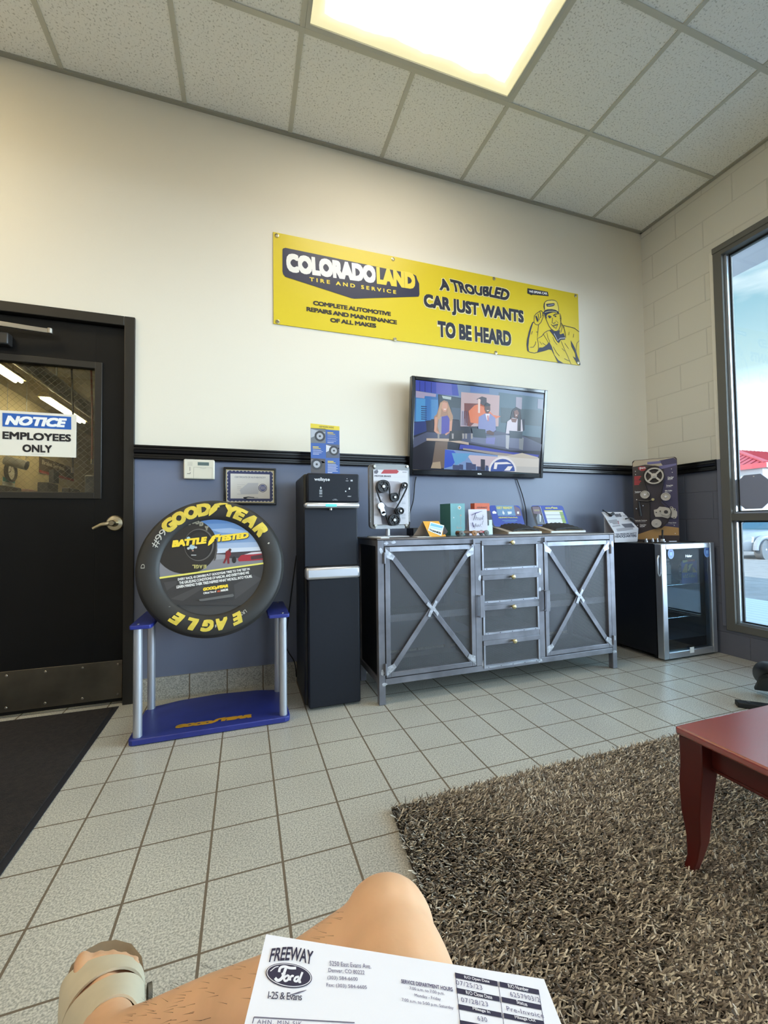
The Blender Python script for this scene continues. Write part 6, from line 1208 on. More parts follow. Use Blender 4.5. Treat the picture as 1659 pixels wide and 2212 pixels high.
A = Art(pk, 1430, 1150, 12.76, .001); A.poly([(545, 1105), (640, 870), (700, 860), (690, 1110)], M('promo_gold', (196, 160, 80), .5)); A.poly([(850, 940), (960, 1100), (840, 1105)], M('promo_gold')); A.poly([(700, 860), (840, 860), (840, 1110), (690, 1110)], m_navy, .0002); A.poly([(705, 1060), (740, 960), (720, 930), (760, 880), (850, 865), (800, 920), (770, 1000), (730, 1060)], m_py, .0004); A.text("LET'S", 640, 1145, 850, 1180, m_py); A.text('ROLL AHEAD', 580, 1190, 920, 1235, m_py); A.poly([(560, 770), (900, 740), (890, 770), (580, 840)], m_py); A.text('NASCAR', 700, 745, 905, 800, m_red, .0003, bold=.04); A.mb.build('print', t, fix=False)
t = thing('reflected_wheel', 'alloy wheel rim modelling a reflection in the right side of the fridge glass', 'wheel rim', (-.152, -.40, .505)); mb = MB(); wc = V(-.152, -.37, .589)  # added rim, models a wheel mirrored in the glass
mb.lathe([(.074, -.025), (.083, -.025), (.083, .025), (.074, .025)], wc, (0, 1, 0), m_gask, 32, closed=True); mb.build('rim', t); mb = MB()
for i in range(6): k = i*math.pi/3+.3; mb.bar(wc+V(.015*math.cos(k), -.028, .015*math.sin(k)), wc+V(.076*math.cos(k), -.023, .076*math.sin(k)), .022, .012, M('rim_grey', (150, 148, 144), .4, .5), (0, 1, 0))
mb.lathe([(.022, 0), (.016, .012)], wc+V(0, -.024, 0), (0, -1, 0), M('rim_grey'), 14); mb.build('spokes', t)
# ---- timing-belt display leaning in the corner on the fridge
TL = V(-.318, -.10, FZ+.002); TU = V(.155, -.232, 0)
pl = Pl(TL, TU, BZ)
t = thing('timing_belt_display', 'tall dark display board with a toothed timing belt and gears standing on the fridge', 'display stand', TL+TU*.5)
m_bd = M('board_brown', (62, 54, 56), .3, noise=(6, .15)); m_bdp = M('board_violet', (70, 66, 96), .3); m_bdc = M('board_cream', (186, 172, 150), .35); m_bdt = M('board_tan', (176, 138, 88), .4); m_bdl = M('board_lilac', (110, 106, 150), .35)
cT = lambda x, y: pl.q(1280+x/5.72, 960+y/5.72)
a0, b1 = cT(488, 200); a1, _b = cT(1060, 700); b0 = 0.
W_ = a1-a0
mb = MB(); mb.prism(pl, rrect(a0, b0, a1, b1, .02), -.012, 0, m_bd); mb.build('board', t, smooth=.5)
A = Art(pl, 1280, 960, 5.72, .0008)
bl, br = a0, a1
def fr(x0, y0, x1, y1): return [(a0+W_*x0, b1*y0), (a0+W_*x1, b1*y0), (a0+W_*x1, b1*y1), (a0+W_*x0, b1*y1)]
A.mb.flat(pl, [(a0+W_*.02, b1*.92), (a0+W_*.3, b1*.935), (a0+W_*.62, b1*.9), (a0+W_*.97, b1*.9), (a0+W_*.99, b1*.96), (a0+W_*.93, b1*.995), (a0+W_*.06, b1*.995), (a0+W_*.01, b1*.96)], A.w, m_bdc)
A.mb.flat(pl, [(a0+W_*.55, b1*.12), (a0+W_*.99, b1*.12), (a0+W_*.99, b1*.96), (a0+W_*.93, b1*.99), (a0+W_*.62, b1*.97), (a0+W_*.72, b1*.88)], A.w+.0003, m_bdp)
A.mb.flat(pl, [(a0+W_*.62, b1*.86), (a0+W_*.99, b1*.90), (a0+W_*.99, b1*.92), (a0+W_*.6, b1*.905)], A.w+.0006, m_bdl); A.mb.flat(pl, fr(.35, .935, .65, .965), A.w+.0006, m_bdl)
A.mb.flat(pl, [(a0, b1*.02), (a0+W_*.99, b1*.02), (a0+W_*.99, b1*.16), (a0+W_*.7, b1*.18), (a0+W_*.35, b1*.13), (a0+W_*.08, b1*.08)], A.w+.0006, m_bdt); A.mb.flat(pl, fr(.55, .0, .99, .07), A.w+.0009, m_bd)
A.poly([(560, 290), (590, 272), (650, 275), (665, 300), (650, 325), (600, 330), (570, 310)], m_red, .0009); A.poly([(575, 285), (600, 280), (590, 325)], M('logo_pale', (210, 190, 200), .4), .0012); A.text('PARTS', 590, 285, 655, 300, m_white, .0014, bold=.03)
for k in range(6): A.rect(515, 395+k*19, 600-(k % 3)*12, 405+k*19, m_red, .0009)
for s, x0, y0, x1 in (('Cam Gear', 928, 398, 1005), ('and Seal', 928, 416, 990), ('Timing Belt', 908, 502, 995), ('Idler Pulley', 895, 566, 985), ('Tensioner', 520, 578, 600), ('Hydraulic Tensioner', 526, 934, 676), ('Crank Gear', 585, 986, 665), ('and Seal', 585, 1004, 645), ('Water Pump', 935, 962, 1035)): A.text(s, x0, y0, x1, y0+14, m_white, .0012, bold=.02); A.rect(x0, y0+20, x1-20, y0+23, m_lg, .0012)
for x, y in ((530, 332), (532, 372), (545, 682), (975, 303), (985, 345), (1022, 1100), (556, 1000), (556, 1032), (1010, 1000)): A.disc(x, y, 6, m_white, .0012)
A.poly([(640, 500), (880, 500), (860, 620), (850, 720), (960, 840), (940, 960), (860, 1030), (740, 1030), (715, 960), (715, 720), (690, 620)], M('engine_shade', (58, 52, 62), .35), .0012)
A.mb.build('print', t, fix=False)
m_ge = M('gear_alloy', (196, 192, 186), .35, .7); m_gd = M('gear_dark', (70, 68, 70), .4, .5)
def gear(x, y, r, par, off=.022, teeth=36, spokes=0, m=m_ge):
    a, b = cT(x, y); n = teeth*4; out = []
    for i in range(n): k = 2*math.pi*i/n; rr = r*(1.0 if (i % 4) < 2 else .95); out.append((a+rr*math.cos(k), b+rr*math.sin(k)))
    mb = MB()
    if spokes:
        inn = [(a+.82*r*math.cos(2*math.pi*i/n), b+.82*r*math.sin(2*math.pi*i/n)) for i in range(n)]; vs = [pl.pt(*p, w) for w in (off-.008, off+.008) for p in out+inn]; fs = []
        for i in range(n):
            j = (i+1) % n; fs += [(i, j, n+j, n+i), (2*n+i, 2*n+j, 3*n+j, 3*n+i), (i, j, 2*n+j, 2*n+i), (n+i, n+j, 3*n+j, 3*n+i)]
        mb.add(vs, fs, m)
        for i in range(spokes): k = 2*math.pi*i/spokes+math.pi/4; mb.bar(pl.pt(a, b, off), pl.pt(a+r*.85*math.cos(k), b+r*.85*math.sin(k), off), r*.2, .012, m, pl.N)
    else: mb.prism(pl, out, off-.008, off+.008, m)
    mb.lathe([(r*.3, off-.01), (r*.3, off+.012), (r*.12, off+.013), (r*.1, off+.018), (.001, off+.018)], pl.pt(a, b, 0), pl.N, m, 16); mb.cyl(pl.pt(a, b, 0), pl.pt(a, b, off), r*.18, m_gd, 12)
    return mb.build('gear', par, smooth=.4)
def mR(px): return px/5.72*.00305
gear(763, 392, mR(122), t, spokes=4, teeth=44); gear(793, 975, mR(63), t, teeth=22)
for x, y in ((652, 622), (907, 647)): pulley(x, y, mR(58), t, .022, m_ge, True, pl, cT)
mb = MB()
c = cT(912, 835); body = [cT(*p) for p in ((760, 810), (800, 800), (830, 770), (900, 775), (960, 790), (990, 770), (1010, 800), (1045, 830), (1048, 880), (1030, 915), (960, 900), (930, 915), (860, 895), (780, 895), (765, 860))]
mb.prism(pl, body, .002, .016, m_ge); mb.cyl(pl.pt(*c, .01), pl.pt(*c, .036), mR(55), m_ge, 24); mb.cyl(pl.pt(*c, .03), pl.pt(*c, .042), mR(25), m_gd, 16)
for x, y in ((790, 840), (838, 825), (975, 780), (1015, 805), (1010, 905)): q_ = cT(x, y); mb.cyl(pl.pt(*q_, .01), pl.pt(*q_, .022), mR(16), m_ge, 10); mb.cyl(pl.pt(*q_, .02), pl.pt(*q_, .0225), mR(9), m_gd, 8)
mb.build('water_pump', t)
mb = MB(); mb.tube([pl.pt(*cT(740, 690), .02), pl.pt(*cT(690, 705), .02), pl.pt(*cT(620, 700), .02), pl.pt(*cT(572, 698), .02)], .006, m_gd, 8); mb.tube([pl.pt(*cT(572, 700), .018), pl.pt(*cT(585, 790), .018), pl.pt(*cT(598, 885), .018)], [.006, .009, .009], M('damper_black', (40, 40, 44), .35), 10)
for x, y in ((545, 795), (628, 758)): mb.cyl(pl.pt(*cT(x, y), 0), pl.pt(*cT(x, y), .02), .007, m_gd, 10); mb.cyl(pl.pt(*cT(x, y), .018), pl.pt(*cT(x, y), .023), .0045, m_chr, 8)
mb.cyl(pl.pt(*cT(750, 682), .0), pl.pt(*cT(750, 682), .034), .010, m_grom, 12); mb.build('tensioner_arm', t)
belt([(640, 420), (636, 360), (680, 300), (763, 268), (845, 300), (890, 380), (880, 470), (855, 590), (846, 650), (870, 705), (940, 770), (975, 840), (950, 920), (870, 1020), (793, 1045), (730, 1000), (712, 900), (712, 780), (700, 680), (680, 560), (655, 490)], pl, cT, .022, .014, .003, m_blt, t, 'timing_belt')
# ---- tyre pressure sensor stand
t = thing('sensor_stand', 'slanted white tire pressure sensor stand at the left edge of the fridge top', 'display stand', (-.49, -.18, FZ)); m_ts = M('stand_white', (216, 214, 220), .4)
f0 = V(-.612, -.205, FZ+.001); f1 = V(-.392, -.215, FZ+.001); g0 = f0+V(.002, 0, .070); g1 = f1+V(.004, 0, .078); h0 = V(-.70, -.155, 1.032); h1 = V(-.50, -.16, 1.032)
h0 = on(1300, 1106, 1, -.15); h1 = on(1345, 1106, 1, -.155)
f0 = on(1328, 1168, 1, -.215); f1 = on(1377, 1165, 1, -.22); f0.z = f1.z = FZ+.004; g0 = on(1326, 1148, 1, -.215); g1 = on(1379, 1141, 1, -.22)
mb = MB(); dn = V(0, .004, .0)
mb.hexa([f0, f1, g1, g0, f0+dn, f1+dn, g1+dn, g0+dn], m_ts); mb.hexa([g0, g1, h1, h0, g0+V(0, .004, -.002), g1+V(0, .004, -.002), h1+V(0, .004, -.002), h0+V(0, .004, -.002)], m_ts)
bx = V(-.02, .10, 0); b0_, b1_ = V(f0.x+.01, -.115, FZ+.004), V(f1.x-.02, -.115, FZ+.004); hm0, hm1 = g0.lerp(h0, .75), g1.lerp(h1, .75); mb.hexa([b0_, b1_, hm1+V(0, .005, 0), hm0+V(0, .005, 0), b0_+dn, b1_+dn, hm1+V(0, .009, 0), hm0+V(0, .009, 0)], m_ts)
mb.box((f0.x, -.215, FZ+.0005), (f1.x, -.115, FZ+.004), m_ts); mb.build('folded_panel', t, smooth=0)
A = Art(Pl(g0, g1-g0, h0-g0), 1280, 960, 5.72, .0012); A.text('TPMS', 265, 862, 360, 893, m_gr, bold=.06); A.text('Info', 370, 868, 425, 890, m_lg); A.rect(190, 938, 305, 944, m_lg); A.rect(205, 955, 330, 960, m_lg)
A.poly([(235, 965), (300, 960), (325, 985), (255, 990)], m_lg); A.poly([(355, 985), (480, 975), (520, 1025), (400, 1030)], m_gr); A.poly([(315, 950), (328, 985), (322, 986), (308, 950)], m_red, .0004); A.rect(240, 1005, 345, 1009, m_lg); A.rect(290, 1043, 505, 1050, m_lg)
A.mb.build('panel_print', t, fix=False); A = Art(Pl(f0, f1-f0, g0-f0), 1280, 960, 5.72, .0012)
textline(A, 'TIRE PRESSURE SAFETY', (280, 1122), (545, 1108), .013, m_navy, 0, .02); textline(A, 'HEADQUARTERS', (275, 1160), (542, 1148), .022, m_navy, 0, .03); A.mb.build('lettering', t, fix=False)
pS = Pl(g0, g1-g0, h0-g0)
for pts in (((125, 830), (170, 860), (210, 885), (240, 860)), ((405, 925), (440, 915), (470, 930), (495, 950))):
    mb = MB(); P = [pS.pt(*pS.q(1280+x/5.72, 960+y/5.72), .014) for x, y in pts]; mb.tube(P, [.004, .005, .012, .011], m_gd, 10); mb.cyl(P[0], P[0]+(P[0]-P[1]).normalized()*.012, .005, m_gask, 8); mb.cyl(P[2]-pS.N*.014, P[2], .006, m_gd, 8); mb.build('sensor', t)
# ---- bits on the fridge top
mb = MB(); mb.box((-.42, -.44, FZ+.0005), (-.10, -.27, FZ+.004), m_gask); tag(mb.build('rubber_mat', bevel=.001), 'thin black mat lying on the fridge top', 'mat')
m_zn = M('zinc', (176, 178, 182), .3, .9)
t = thing('sample_valve', 'rubber valve stem on a steel nut standing in front of the timing belt board', 'valve', (-.315, -.36, FZ+.004)); vx = on(1431, 1168, 1, -.36).x; zz = FZ+.004
mb = MB(); mb.lathe([(.022, 0), (.022, .004), (.016, .008), (.014, .020), (.010, .022), (.001, .022)], (vx, -.36, zz), (0, 0, 1), m_zn, 20); mb.build('nut', t); mb = MB(); mb.tube([V(vx, -.36, zz+.02), V(vx+.001, -.36, zz+.05), V(vx+.004, -.36, zz+.088)], [.010, .0055, .0065], m_gask, 12); mb.build('rubber_stem', t)
for u, r, lab in ((1396, .010, 'small silver valve cap at the left of the fridge top'), (1410, .008, 'tiny silver valve cap between the left cap and the valve stem'), (1420, .007, 'small dark-banded valve cap beside the valve stem')):
    p = on(u, 1168, 1, -.35); mb = MB(); mb.lathe([(r, 0), (r, .012), (r*.7, .014), (r*.6, .026), (.001, .028)], (p.x, -.35, zz), (0, 0, 1), m_zn, 14); tag(mb.build('metal_fitting'), lab, 'valve cap', 'valve caps on the fridge')
mb = MB(); p = on(1448, 1169, 1, -.38); mb.hexa([V(p.x-.02, -.385, zz), V(p.x+.04, -.40, zz), V(p.x+.042, -.385, zz), V(p.x-.018, -.37, zz), V(p.x-.02, -.385, zz+.005), V(p.x+.04, -.40, zz+.005), V(p.x+.042, -.385, zz+.005), V(p.x-.018, -.37, zz+.005)], m_zn); tag(mb.build('metal_clip', bevel=.001), 'flat silver clip lying on the black mat at the right of the valve stem', 'clip')
# ---- octagonal sign hanging in the window
t = thing('octagon_sign', 'dark octagonal sign seen from behind, stuck on the window glass', 'sign', (.048, -.79, 1.03)); px_ = Pl((.050, 0, 0), V(0, 1, 0), BZ); oc = on(1648-18, 1061, 0, .05); cy = -.79; aL, bL = px_.q(1585, 1060); bt = px_.q(1625, 1025)[1]; bb = px_.q(1628, 1099)[1]; r_ = (bt-bb)/2; ac = aL-r_; bc = (bt+bb)/2
oct_ = [(ac+r_/math.cos(math.pi/8)*math.cos(math.pi/8+k*math.pi/4), bc+r_/math.cos(math.pi/8)*math.sin(math.pi/8+k*math.pi/4)) for k in range(8)]
mb = MB(); mb.prism(px_, oct_, -.003, .003, M('sign_back', (140, 147, 170), .6)); mb.build('panel', t, smooth=0)
mb = MB(); mb.cyl(px_.pt(ac-.01, bc+r_-.014, .002), px_.pt(ac-.01, bc+r_-.014, .006), .004, m_white, 10); mb.build('rivet', t)
# ================================================================== FLOOR COVERINGS, TABLE, SEATING
t = thing('floor_mat', 'dark brown ribbed entrance mat in front of the black door', 'mat', (-4.5, -.7, 0)); m_mt = M('mat_fibre', (34, 27, 24), .95, noise=(60, .5), bump=(220, .9, .004)); m_me = M('mat_edge', (22, 22, 30), .7)
mb = MB(); mb.box((-4.84, -1.45, 0.001), (-3.93, -.045, .009), m_mt); mb.build('pile', t, bevel=.003); mb = MB(); mb.box((-4.86, -1.47, 0.0005), (-3.908, -.028, .004), m_me); mb.build('rubber_edge', t, bevel=.001)
t = thing('shag_rug', 'thick taupe and cream shag rug under the red table', 'rug', (-2., -2.3, 0))
RC = [np.array(p) for p in ((-2.80, -1.285), (-.75, -1.262), (-.80, -3.4), (-3.02, -3.4))]
m_rb = M('rug_backing', (48, 40, 33), .95); mb = MB(); mb.hexa([V(*p, .001) for p in reversed(RC)]+[V(*p, .010) for p in reversed(RC)], m_rb); rb = mb.build('backing', t, smooth=0)
def pile_mat():
    m = bpy.data.materials.new('shag_yarn'); m.use_nodes = True; tr = m.node_tree; b = tr.nodes['Principled BSDF']; g = N(tr, 'ShaderNodeNewGeometry'); r = N(tr, 'ShaderNodeValToRGB'); tr.links.new(g.outputs['Random Per Island'], r.inputs[0])
    e = r.color_ramp.elements; e[0].position = 0; e[0].color = tuple(lin(x) for x in (82, 73, 64))+(1,); e[1].position = 1; e[1].color = tuple(lin(x) for x in (240, 230, 212))+(1,)
    for p, c in ((.35, (122, 110, 98)), (.62, (160, 147, 131)), (.82, (204, 191, 171))): x = e.new(p); x.color = tuple(lin(k) for k in c)+(1,)
    tr.links.new(r.outputs[0], b.inputs['Base Color']); b.inputs['Roughness'].default_value = .8; return m
def pile(n=240000):
    rng = np.random.default_rng(3); u, v = rng.random(n), rng.random(n)**1.0
    base = (1-v)[:, None]*((1-u)[:, None]*RC[0]+u[:, None]*RC[1])+v[:, None]*((1-u)[:, None]*RC[3]+u[:, None]*RC[2])
    ng = base[:, 1] > -2.75; base = base[ng | (rng.random(n) < .25)]; n = len(base)
    lo = 3.0; ph = np.sin(base[:, 0]*5+1.3*np.sin(base[:, 1]*4))+np.cos(base[:, 1]*6+base[:, 0]*2.5)
    ang_ = rng.normal(0, 1.0, n)+ph*.7+rng.random(n)*.5-.9; ln_ = .015+.012*rng.random(n); wd = .0015+.0012*rng.random(n)
    dx, dy = np.cos(ang_), np.sin(ang_); lean = .45+.6*rng.random(n); z0 = .008
    sx_, sy_ = -dy, dx; tw = rng.normal(0, .5, n); sx2 = sx_*np.cos(tw)-sy_*np.sin(tw); sy2 = sx_*np.sin(tw)+sy_*np.cos(tw)
    V_ = np.zeros((n, 6, 3)); fr_ = [0, .5, 1.0]
    for k, f in enumerate(fr_):
        hx = base[:, 0]+dx*ln_*lean*f**1.5; hy = base[:, 1]+dy*ln_*lean*f**1.5; hz = z0+ln_*(f*.85-.25*f*f*lean)
        w_ = wd*(1.0 if k < 2 else .6)
        V_[:, 2*k] = np.stack([hx-sx2*w_, hy-sy2*w_, hz], 1); V_[:, 2*k+1] = np.stack([hx+sx2*w_, hy+sy2*w_, hz], 1)
    V_ -= np.array([-2., -2.3, 0]); idx = (np.arange(n)*6)[:, None]; F = np.concatenate([idx+np.array([[0, 1, 3, 2]]), idx+np.array([[2, 3, 5, 4]])], 1).reshape(-1, 4)
    me = bpy.data.meshes.new('pile'); me.vertices.add(n*6); me.vertices.foreach_set('co', V_.reshape(-1)); me.loops.add(len(F)*4); me.loops.foreach_set('vertex_index', F.reshape(-1).astype(np.int32)); me.polygons.add(len(F)); me.polygons.foreach_set('loop_start', (np.arange(len(F))*4).astype(np.int32)); me.polygons.foreach_set('loop_total', np.full(len(F), 4, np.int32)); me.update(calc_edges=True); me.validate()
    me.materials.append(pile_mat()); o = bpy.data.objects.new('pile', me); COL.objects.link(o); o.parent = t; o['kind'] = 'stuff'; return o
pile()
# red coffee table
m_mh = M('red_mahogany', (84, 24, 19), .30, noise=(4, .25), coat=.25); m_mht = M('red_table_top', (140, 44, 38), .24, noise=(5, .18), coat=1.0, spec=.9); m_mht.node_tree.nodes['Principled BSDF'].inputs['Coat IOR'].default_value = 2.0; m_mht.node_tree.nodes['Principled BSDF'].inputs['Coat Roughness'].default_value = .2
TZ = .392
tc_ = onp = on(1457, 1567, 2, TZ); tx0, ty1 = tc_.x, tc_.y
t = thing('coffee_table', 'low red mahogany coffee table with curved legs on the shag rug', 'table', (tx0+.3, ty1-.55, 0))
tx1, ty0 = tx0+.60, ty1-1.15
mb = MB(); mb.box((tx0, ty0, TZ-.022), (tx1, ty1, TZ), m_mht); mb.build('table_top', t, bevel=.006, seg=3)
mb = MB(); i_ = .045
for a, b in (((tx0+i_, ty0+i_), (tx0+i_+.018, ty1-i_)), ((tx1-i_-.018, ty0+i_), (tx1-i_, ty1-i_)), ((tx0+i_, ty0+i_), (tx1-i_, ty0+i_+.018)), ((tx0+i_, ty1-i_-.018), (tx1-i_, ty1-i_))): mb.box((a[0], a[1], TZ-.095), (b[0], b[1], TZ-.022), m_mh); 
mb.build('apron', t, bevel=.001); mb = MB()
for a, b in (((tx0+i_-.004, ty0+i_), (tx0+i_+.02, ty1-i_)), ((tx1-i_-.02, ty0+i_), (tx1-i_+.004, ty1-i_)), ((tx0+i_, ty0+i_-.004), (tx1-i_, ty0+i_+.02)), ((tx0+i_, ty1-i_-.02), (tx1-i_, ty1-i_+.004))): mb.box((a[0], a[1], TZ-.096), (b[0], b[1], TZ-.088), m_mh)
mb.build('apron_moulding', t, bevel=.002)
for sx_, sy_ in ((0, 1), (1, 1), (0, 0), (1, 0)):
    cx = tx0+.03 if sx_ == 0 else tx1-.03; cy = ty1-.03 if sy_ else ty0+.03; ox = -1 if sx_ == 0 else 1; oy = 1 if sy_ else -1
    prof_ = [(TZ-.022, 0, .030), (TZ-.10, 0, .030), (TZ-.15, .003, .029), (TZ-.22, .004, .025), (TZ-.29, .001, .019), (.05, .004, .0135), (.0105, .012, .0125)]; prof_ = prof_ if True else prof_
    mb = MB(); vs = []; 
    for z, o_, h_ in prof_:
        x_, y_ = cx+ox*(.0+o_-(.030-h_)*-.0), cy+oy*o_; x_ = cx+ox*(o_+(.030-h_)*.35-.006); y_ = cy+oy*(o_+(.030-h_)*.35-.006); vs += [(x_-h_, y_-h_, z), (x_+h_, y_-h_, z), (x_+h_, y_+h_, z), (x_-h_, y_+h_, z)]
    fs = [(4*i+k, 4*i+(k+1) % 4, 4*i+4+(k+1) % 4, 4*i+4+k) for i in range(len(prof_)-1) for k in range(4)]+[(0, 1, 2, 3), tuple(len(vs)-4+k for k in (3, 2, 1, 0))]
    mb.add(vs, fs, m_mh); mb.build('leg', t, bevel=.003, smooth=.5)
# black shoes at the right edge, seen past the table
m_sho = M('black_shoe', (14, 15, 22), .5, noise=(8, .2))
def blob(name, par, secs, m, n=14):
    vs = [];
    for c, rx, rz, ax in secs:
        ax = Vector(ax).normalized(); s_ = ax.cross(V(0, 0, 1)).normalized(); u_ = s_.cross(ax)
        vs += [Vector(c)+s_*(rx*math.cos(2*math.pi*i/n))+u_*(rz*(math.sin(2*math.pi*i/n) if True else 0)) for i in range(n)]
    k = len(secs); fs = [(j*n+i, j*n+(i+1) % n, (j+1)*n+(i+1) % n, (j+1)*n+i) for j in range(k-1) for i in range(n)]+[tuple(range(n))[::-1], tuple(range((k-1)*n, k*n))]
    mb = MB(); mb.add(vs, fs, m); o = mb.build(name, par, smooth=1.2); s2 = o.modifiers.new('sub', 'SUBSURF'); s2.levels = s2.render_levels = 1; return o
hb = V(-.57, -1.10, .0)
t = thing('shoe', 'black shoe with its toe tipped up beyond the far corner of the red table', 'shoe', hb)
dd = V(-.62, -.57, .53).normalized(); uu = V(.39, .36, .85); uu = (uu-dd*uu.dot(dd)).normalized()
O_ = V(-.57, -1.10, .060)
blob('upper', t, [(O_+dd*x*1.3+uu*h*1.3, rx*1.25, rz*1.25, dd) for x, h, rx, rz in ((-.02, .03, .02, .025), (0, .035, .036, .045), (.05, .035, .04, .048), (.11, .025, .044, .040), (.15, .015, .040, .030), (.175, .006, .024, .016), (.182, .004, .006, .005))], m_sho)
mb = MB(); ps = Pl(O_, dd, uu.cross(dd)); mb.prism(Pl(O_-uu*.02, dd, uu.cross(dd)), [(1.28*p_, 1.2*q_) for p_, q_ in [(-.03, -.03), (.05, -.036), (.13, -.044), (.175, -.028), (.19, 0), (.175, .028), (.13, .044), (.05, .036), (-.03, .03)]], -.008, .010, m_gask); mb.build('sole', t, bevel=.003)
c0 = V(-.878, -1.160, 0); bd_ = V(.74, -.67, 0); bp_ = V(.67, .74, 0)
t = thing('floor_bar', 'black flat bar lying on the tiles between the red table and the black shoe', 'bar', c0+bd_*.2)
mb = MB(); L4 = [c0, c0+bd_*.42, c0+bd_*.42+bp_*.05, c0+bp_*.05]; mb.hexa([p+V(0, 0, .001) for p in L4]+[p+V(0, 0, .026) for p in L4], m_gask); mb.build('runner', t, bevel=.003)
mb = MB()
for f in (.05, .37): p = c0+bd_*f+bp_*.025; mb.cyl(p+V(0, 0, .025), p+V(0, 0, .029), .008, m_gd, 10)
mb.build('screws', t)
# ================================================================== SEATED PERSON AND THE PAPER
FWD = V(math.sin(YAW), math.cos(YAW), 0); RGT = V(math.cos(YAW), -math.sin(YAW), 0); UPV = V(0, 0, 1)
m_skin = M('skin', (222, 176, 138), .5, noise=(14, .10), bump=(120, .12)); m_skin.node_tree.nodes['Principled BSDF'].inputs['Subsurface Weight'].default_value = .12; m_skin.node_tree.nodes['Principled BSDF'].inputs['Subsurface Radius'].default_value = (.012, .005, .003)
class Flesh(MB):
    def cap(s, p, q, r0, r1, n=14):
        p, q = Vector(p), Vector(q); s.ball(p, r0, m_skin, n); s.ball(q, r1, m_skin, n); s.cyl(p, q, r0, m_skin, n, r2=r1); return s
    def chain(s, pts, rs, n=14):
        for i in range(len(pts)-1): s.cap(pts[i], pts[i+1], rs[i], rs[i+1], n)
        return s
def remesh(o, vox, it=6, fac=.5):
    r = o.modifiers.new('remesh', 'REMESH'); r.mode = 'VOXEL'; r.voxel_size = vox; r.use_smooth_shade = True
    sm = o.modifiers.new('smooth', 'SMOOTH'); sm.factor = fac; sm.iterations = it; return o
K_ = V(-3.119, -2.187, .500); A_ = V(-3.425, -2.005, .300)
toe = V(-3.497, -1.778, .228); heel = V(-3.427, -2.018, .222)
fF = (toe-heel).normalized(); fR = fF.cross(UPV).normalized(); fU = fR.cross(fF).normalized()
fU = (fU+fR*.10).normalized(); fR = fF.cross(fU).normalized()
def FT(L, W, U): return heel+fF*L+fR*W+fU*U
HIP = V(-3.20, -2.68, .52)
b = Flesh()
# crossed (right) leg
b.chain([HIP+RGT*.09+V(0, .04, 0), K_+V(-.02, -.16, .0), K_+V(0, -.03, .004)], [.088, .068, .056]); b.cap(K_+V(.004, .008, .004), K_+V(-.01, -.01, -.01), .055, .055)
KA = A_-K_; b.chain([K_, K_+KA*.3+V(.0, -.02, -.012), K_+KA*.62+V(0, -.008, -.004), K_+KA*.86, A_], [.052, .056, .045, .035, .036])
b.cap(A_+fR*.016, A_-fR*.016, .027, .027)
b.chain([A_, FT(.012, 0, .035)], [.034, .032]); b.chain([A_, FT(.085, -.004, .052), FT(.15, -.004, .034)], [.036, .031, .024]); b.chain([FT(.012, 0, .034), FT(.09, .012, .026), FT(.16, .014, .022)], [.031, .024, .022]); b.chain([FT(.085, -.016, .03), FT(.175, -.026, .022)], [.026, .022]); b.chain([FT(.09, .022, .024), FT(.16, .030, .018)], [.022, .017])
for L0, W0, L1, W1, L2, W2, r in ((.178, -.028, .212, -.031, .238, -.029, .0125), (.180, -.008, .212, -.008, .234, -.006, .0095), (.175, .008, .206, .010, .226, .012, .009), (.168, .022, .196, .026, .214, .028, .0085), (.158, .035, .182, .041, .198, .043, .008)):
    b.chain([FT(L0, W0, .022), FT(L1, W1, .022+r*.5), FT(L2, W2, .006+r)], [r*1.15, r, r*.95], 10)
# other leg, foot on the floor
KL = V(-3.20, -2.20, .395); AL = V(-3.16, -2.20, .085)
b.chain([HIP-RGT*.09+V(0, .04, -.02), KL+V(-.02, -.18, .03), KL], [.086, .068, .054]); b.chain([KL, KL.lerp(AL, .3)+V(0, -.02, 0), KL.lerp(AL, .7), AL], [.053, .054, .040, .034])
hl = V(AL.x-.01, AL.y-.05, .028); fl_ = FWD
def FL(L, W, U): return hl+fl_*L+RGT*W+UPV*U
b.chain([AL, FL(.02, 0, .03)], [.034, .030]); b.chain([AL, FL(.10, 0, .045), FL(.17, 0, .024)], [.034, .03, .02]); b.chain([FL(.02, 0, .028), FL(.16, .025, .018)], [.028, .018]); b.chain([FL(.02, 0, .028), FL(.17, -.02, .02)], [.028, .02])
for L0, W0, L2, W2, r in ((.17, .026, .24, .03, .012), (.17, .008, .236, .008, .0095), (.17, -.006, .226, -.010, .009), (.16, -.02, .214, -.026, .0085), (.15, -.03, .198, -.040, .008)): b.chain([FL(L0, W0, .018), FL(L2, W2, .010)], [r*1.1, r], 10)
# trunk, neck, head
b.chain([HIP+RGT*.08, HIP-RGT*.08], [.105, .105]); WA = HIP+V(-.01, -.13, .19); CH = HIP+V(-.01, -.23, .40); NK = HIP+V(0, -.25, .57)
for k in (-.07, .07): b.chain([HIP+RGT*k, WA+RGT*k*.9, CH+RGT*k*1.2, CH+RGT*k*1.1+V(0, -.01, .10)], [.105, .098, .105, .07])
SHR, SHL = NK+RGT*.165+V(0, 0, -.05), NK-RGT*.165+V(0, 0, -.05); b.chain([SHR, NK+V(0, 0, -.03), SHL], [.06, .065, .06]); HD = NK+V(.01, .02, .19); b.chain([NK, HD+V(0, -.01, -.08)], [.056, .055])
b.ball(HD, .082, m_skin, 20, (.92, 1.08, 1.25)); b.ball(HD+FWD*.03+V(0, 0, -.06), .055, m_skin, 16, (1, 1, 1)); b.cap(HD+FWD*.085+V(0, 0, .01), HD+FWD*.098+V(0, 0, -.022), .010, .014, 10)
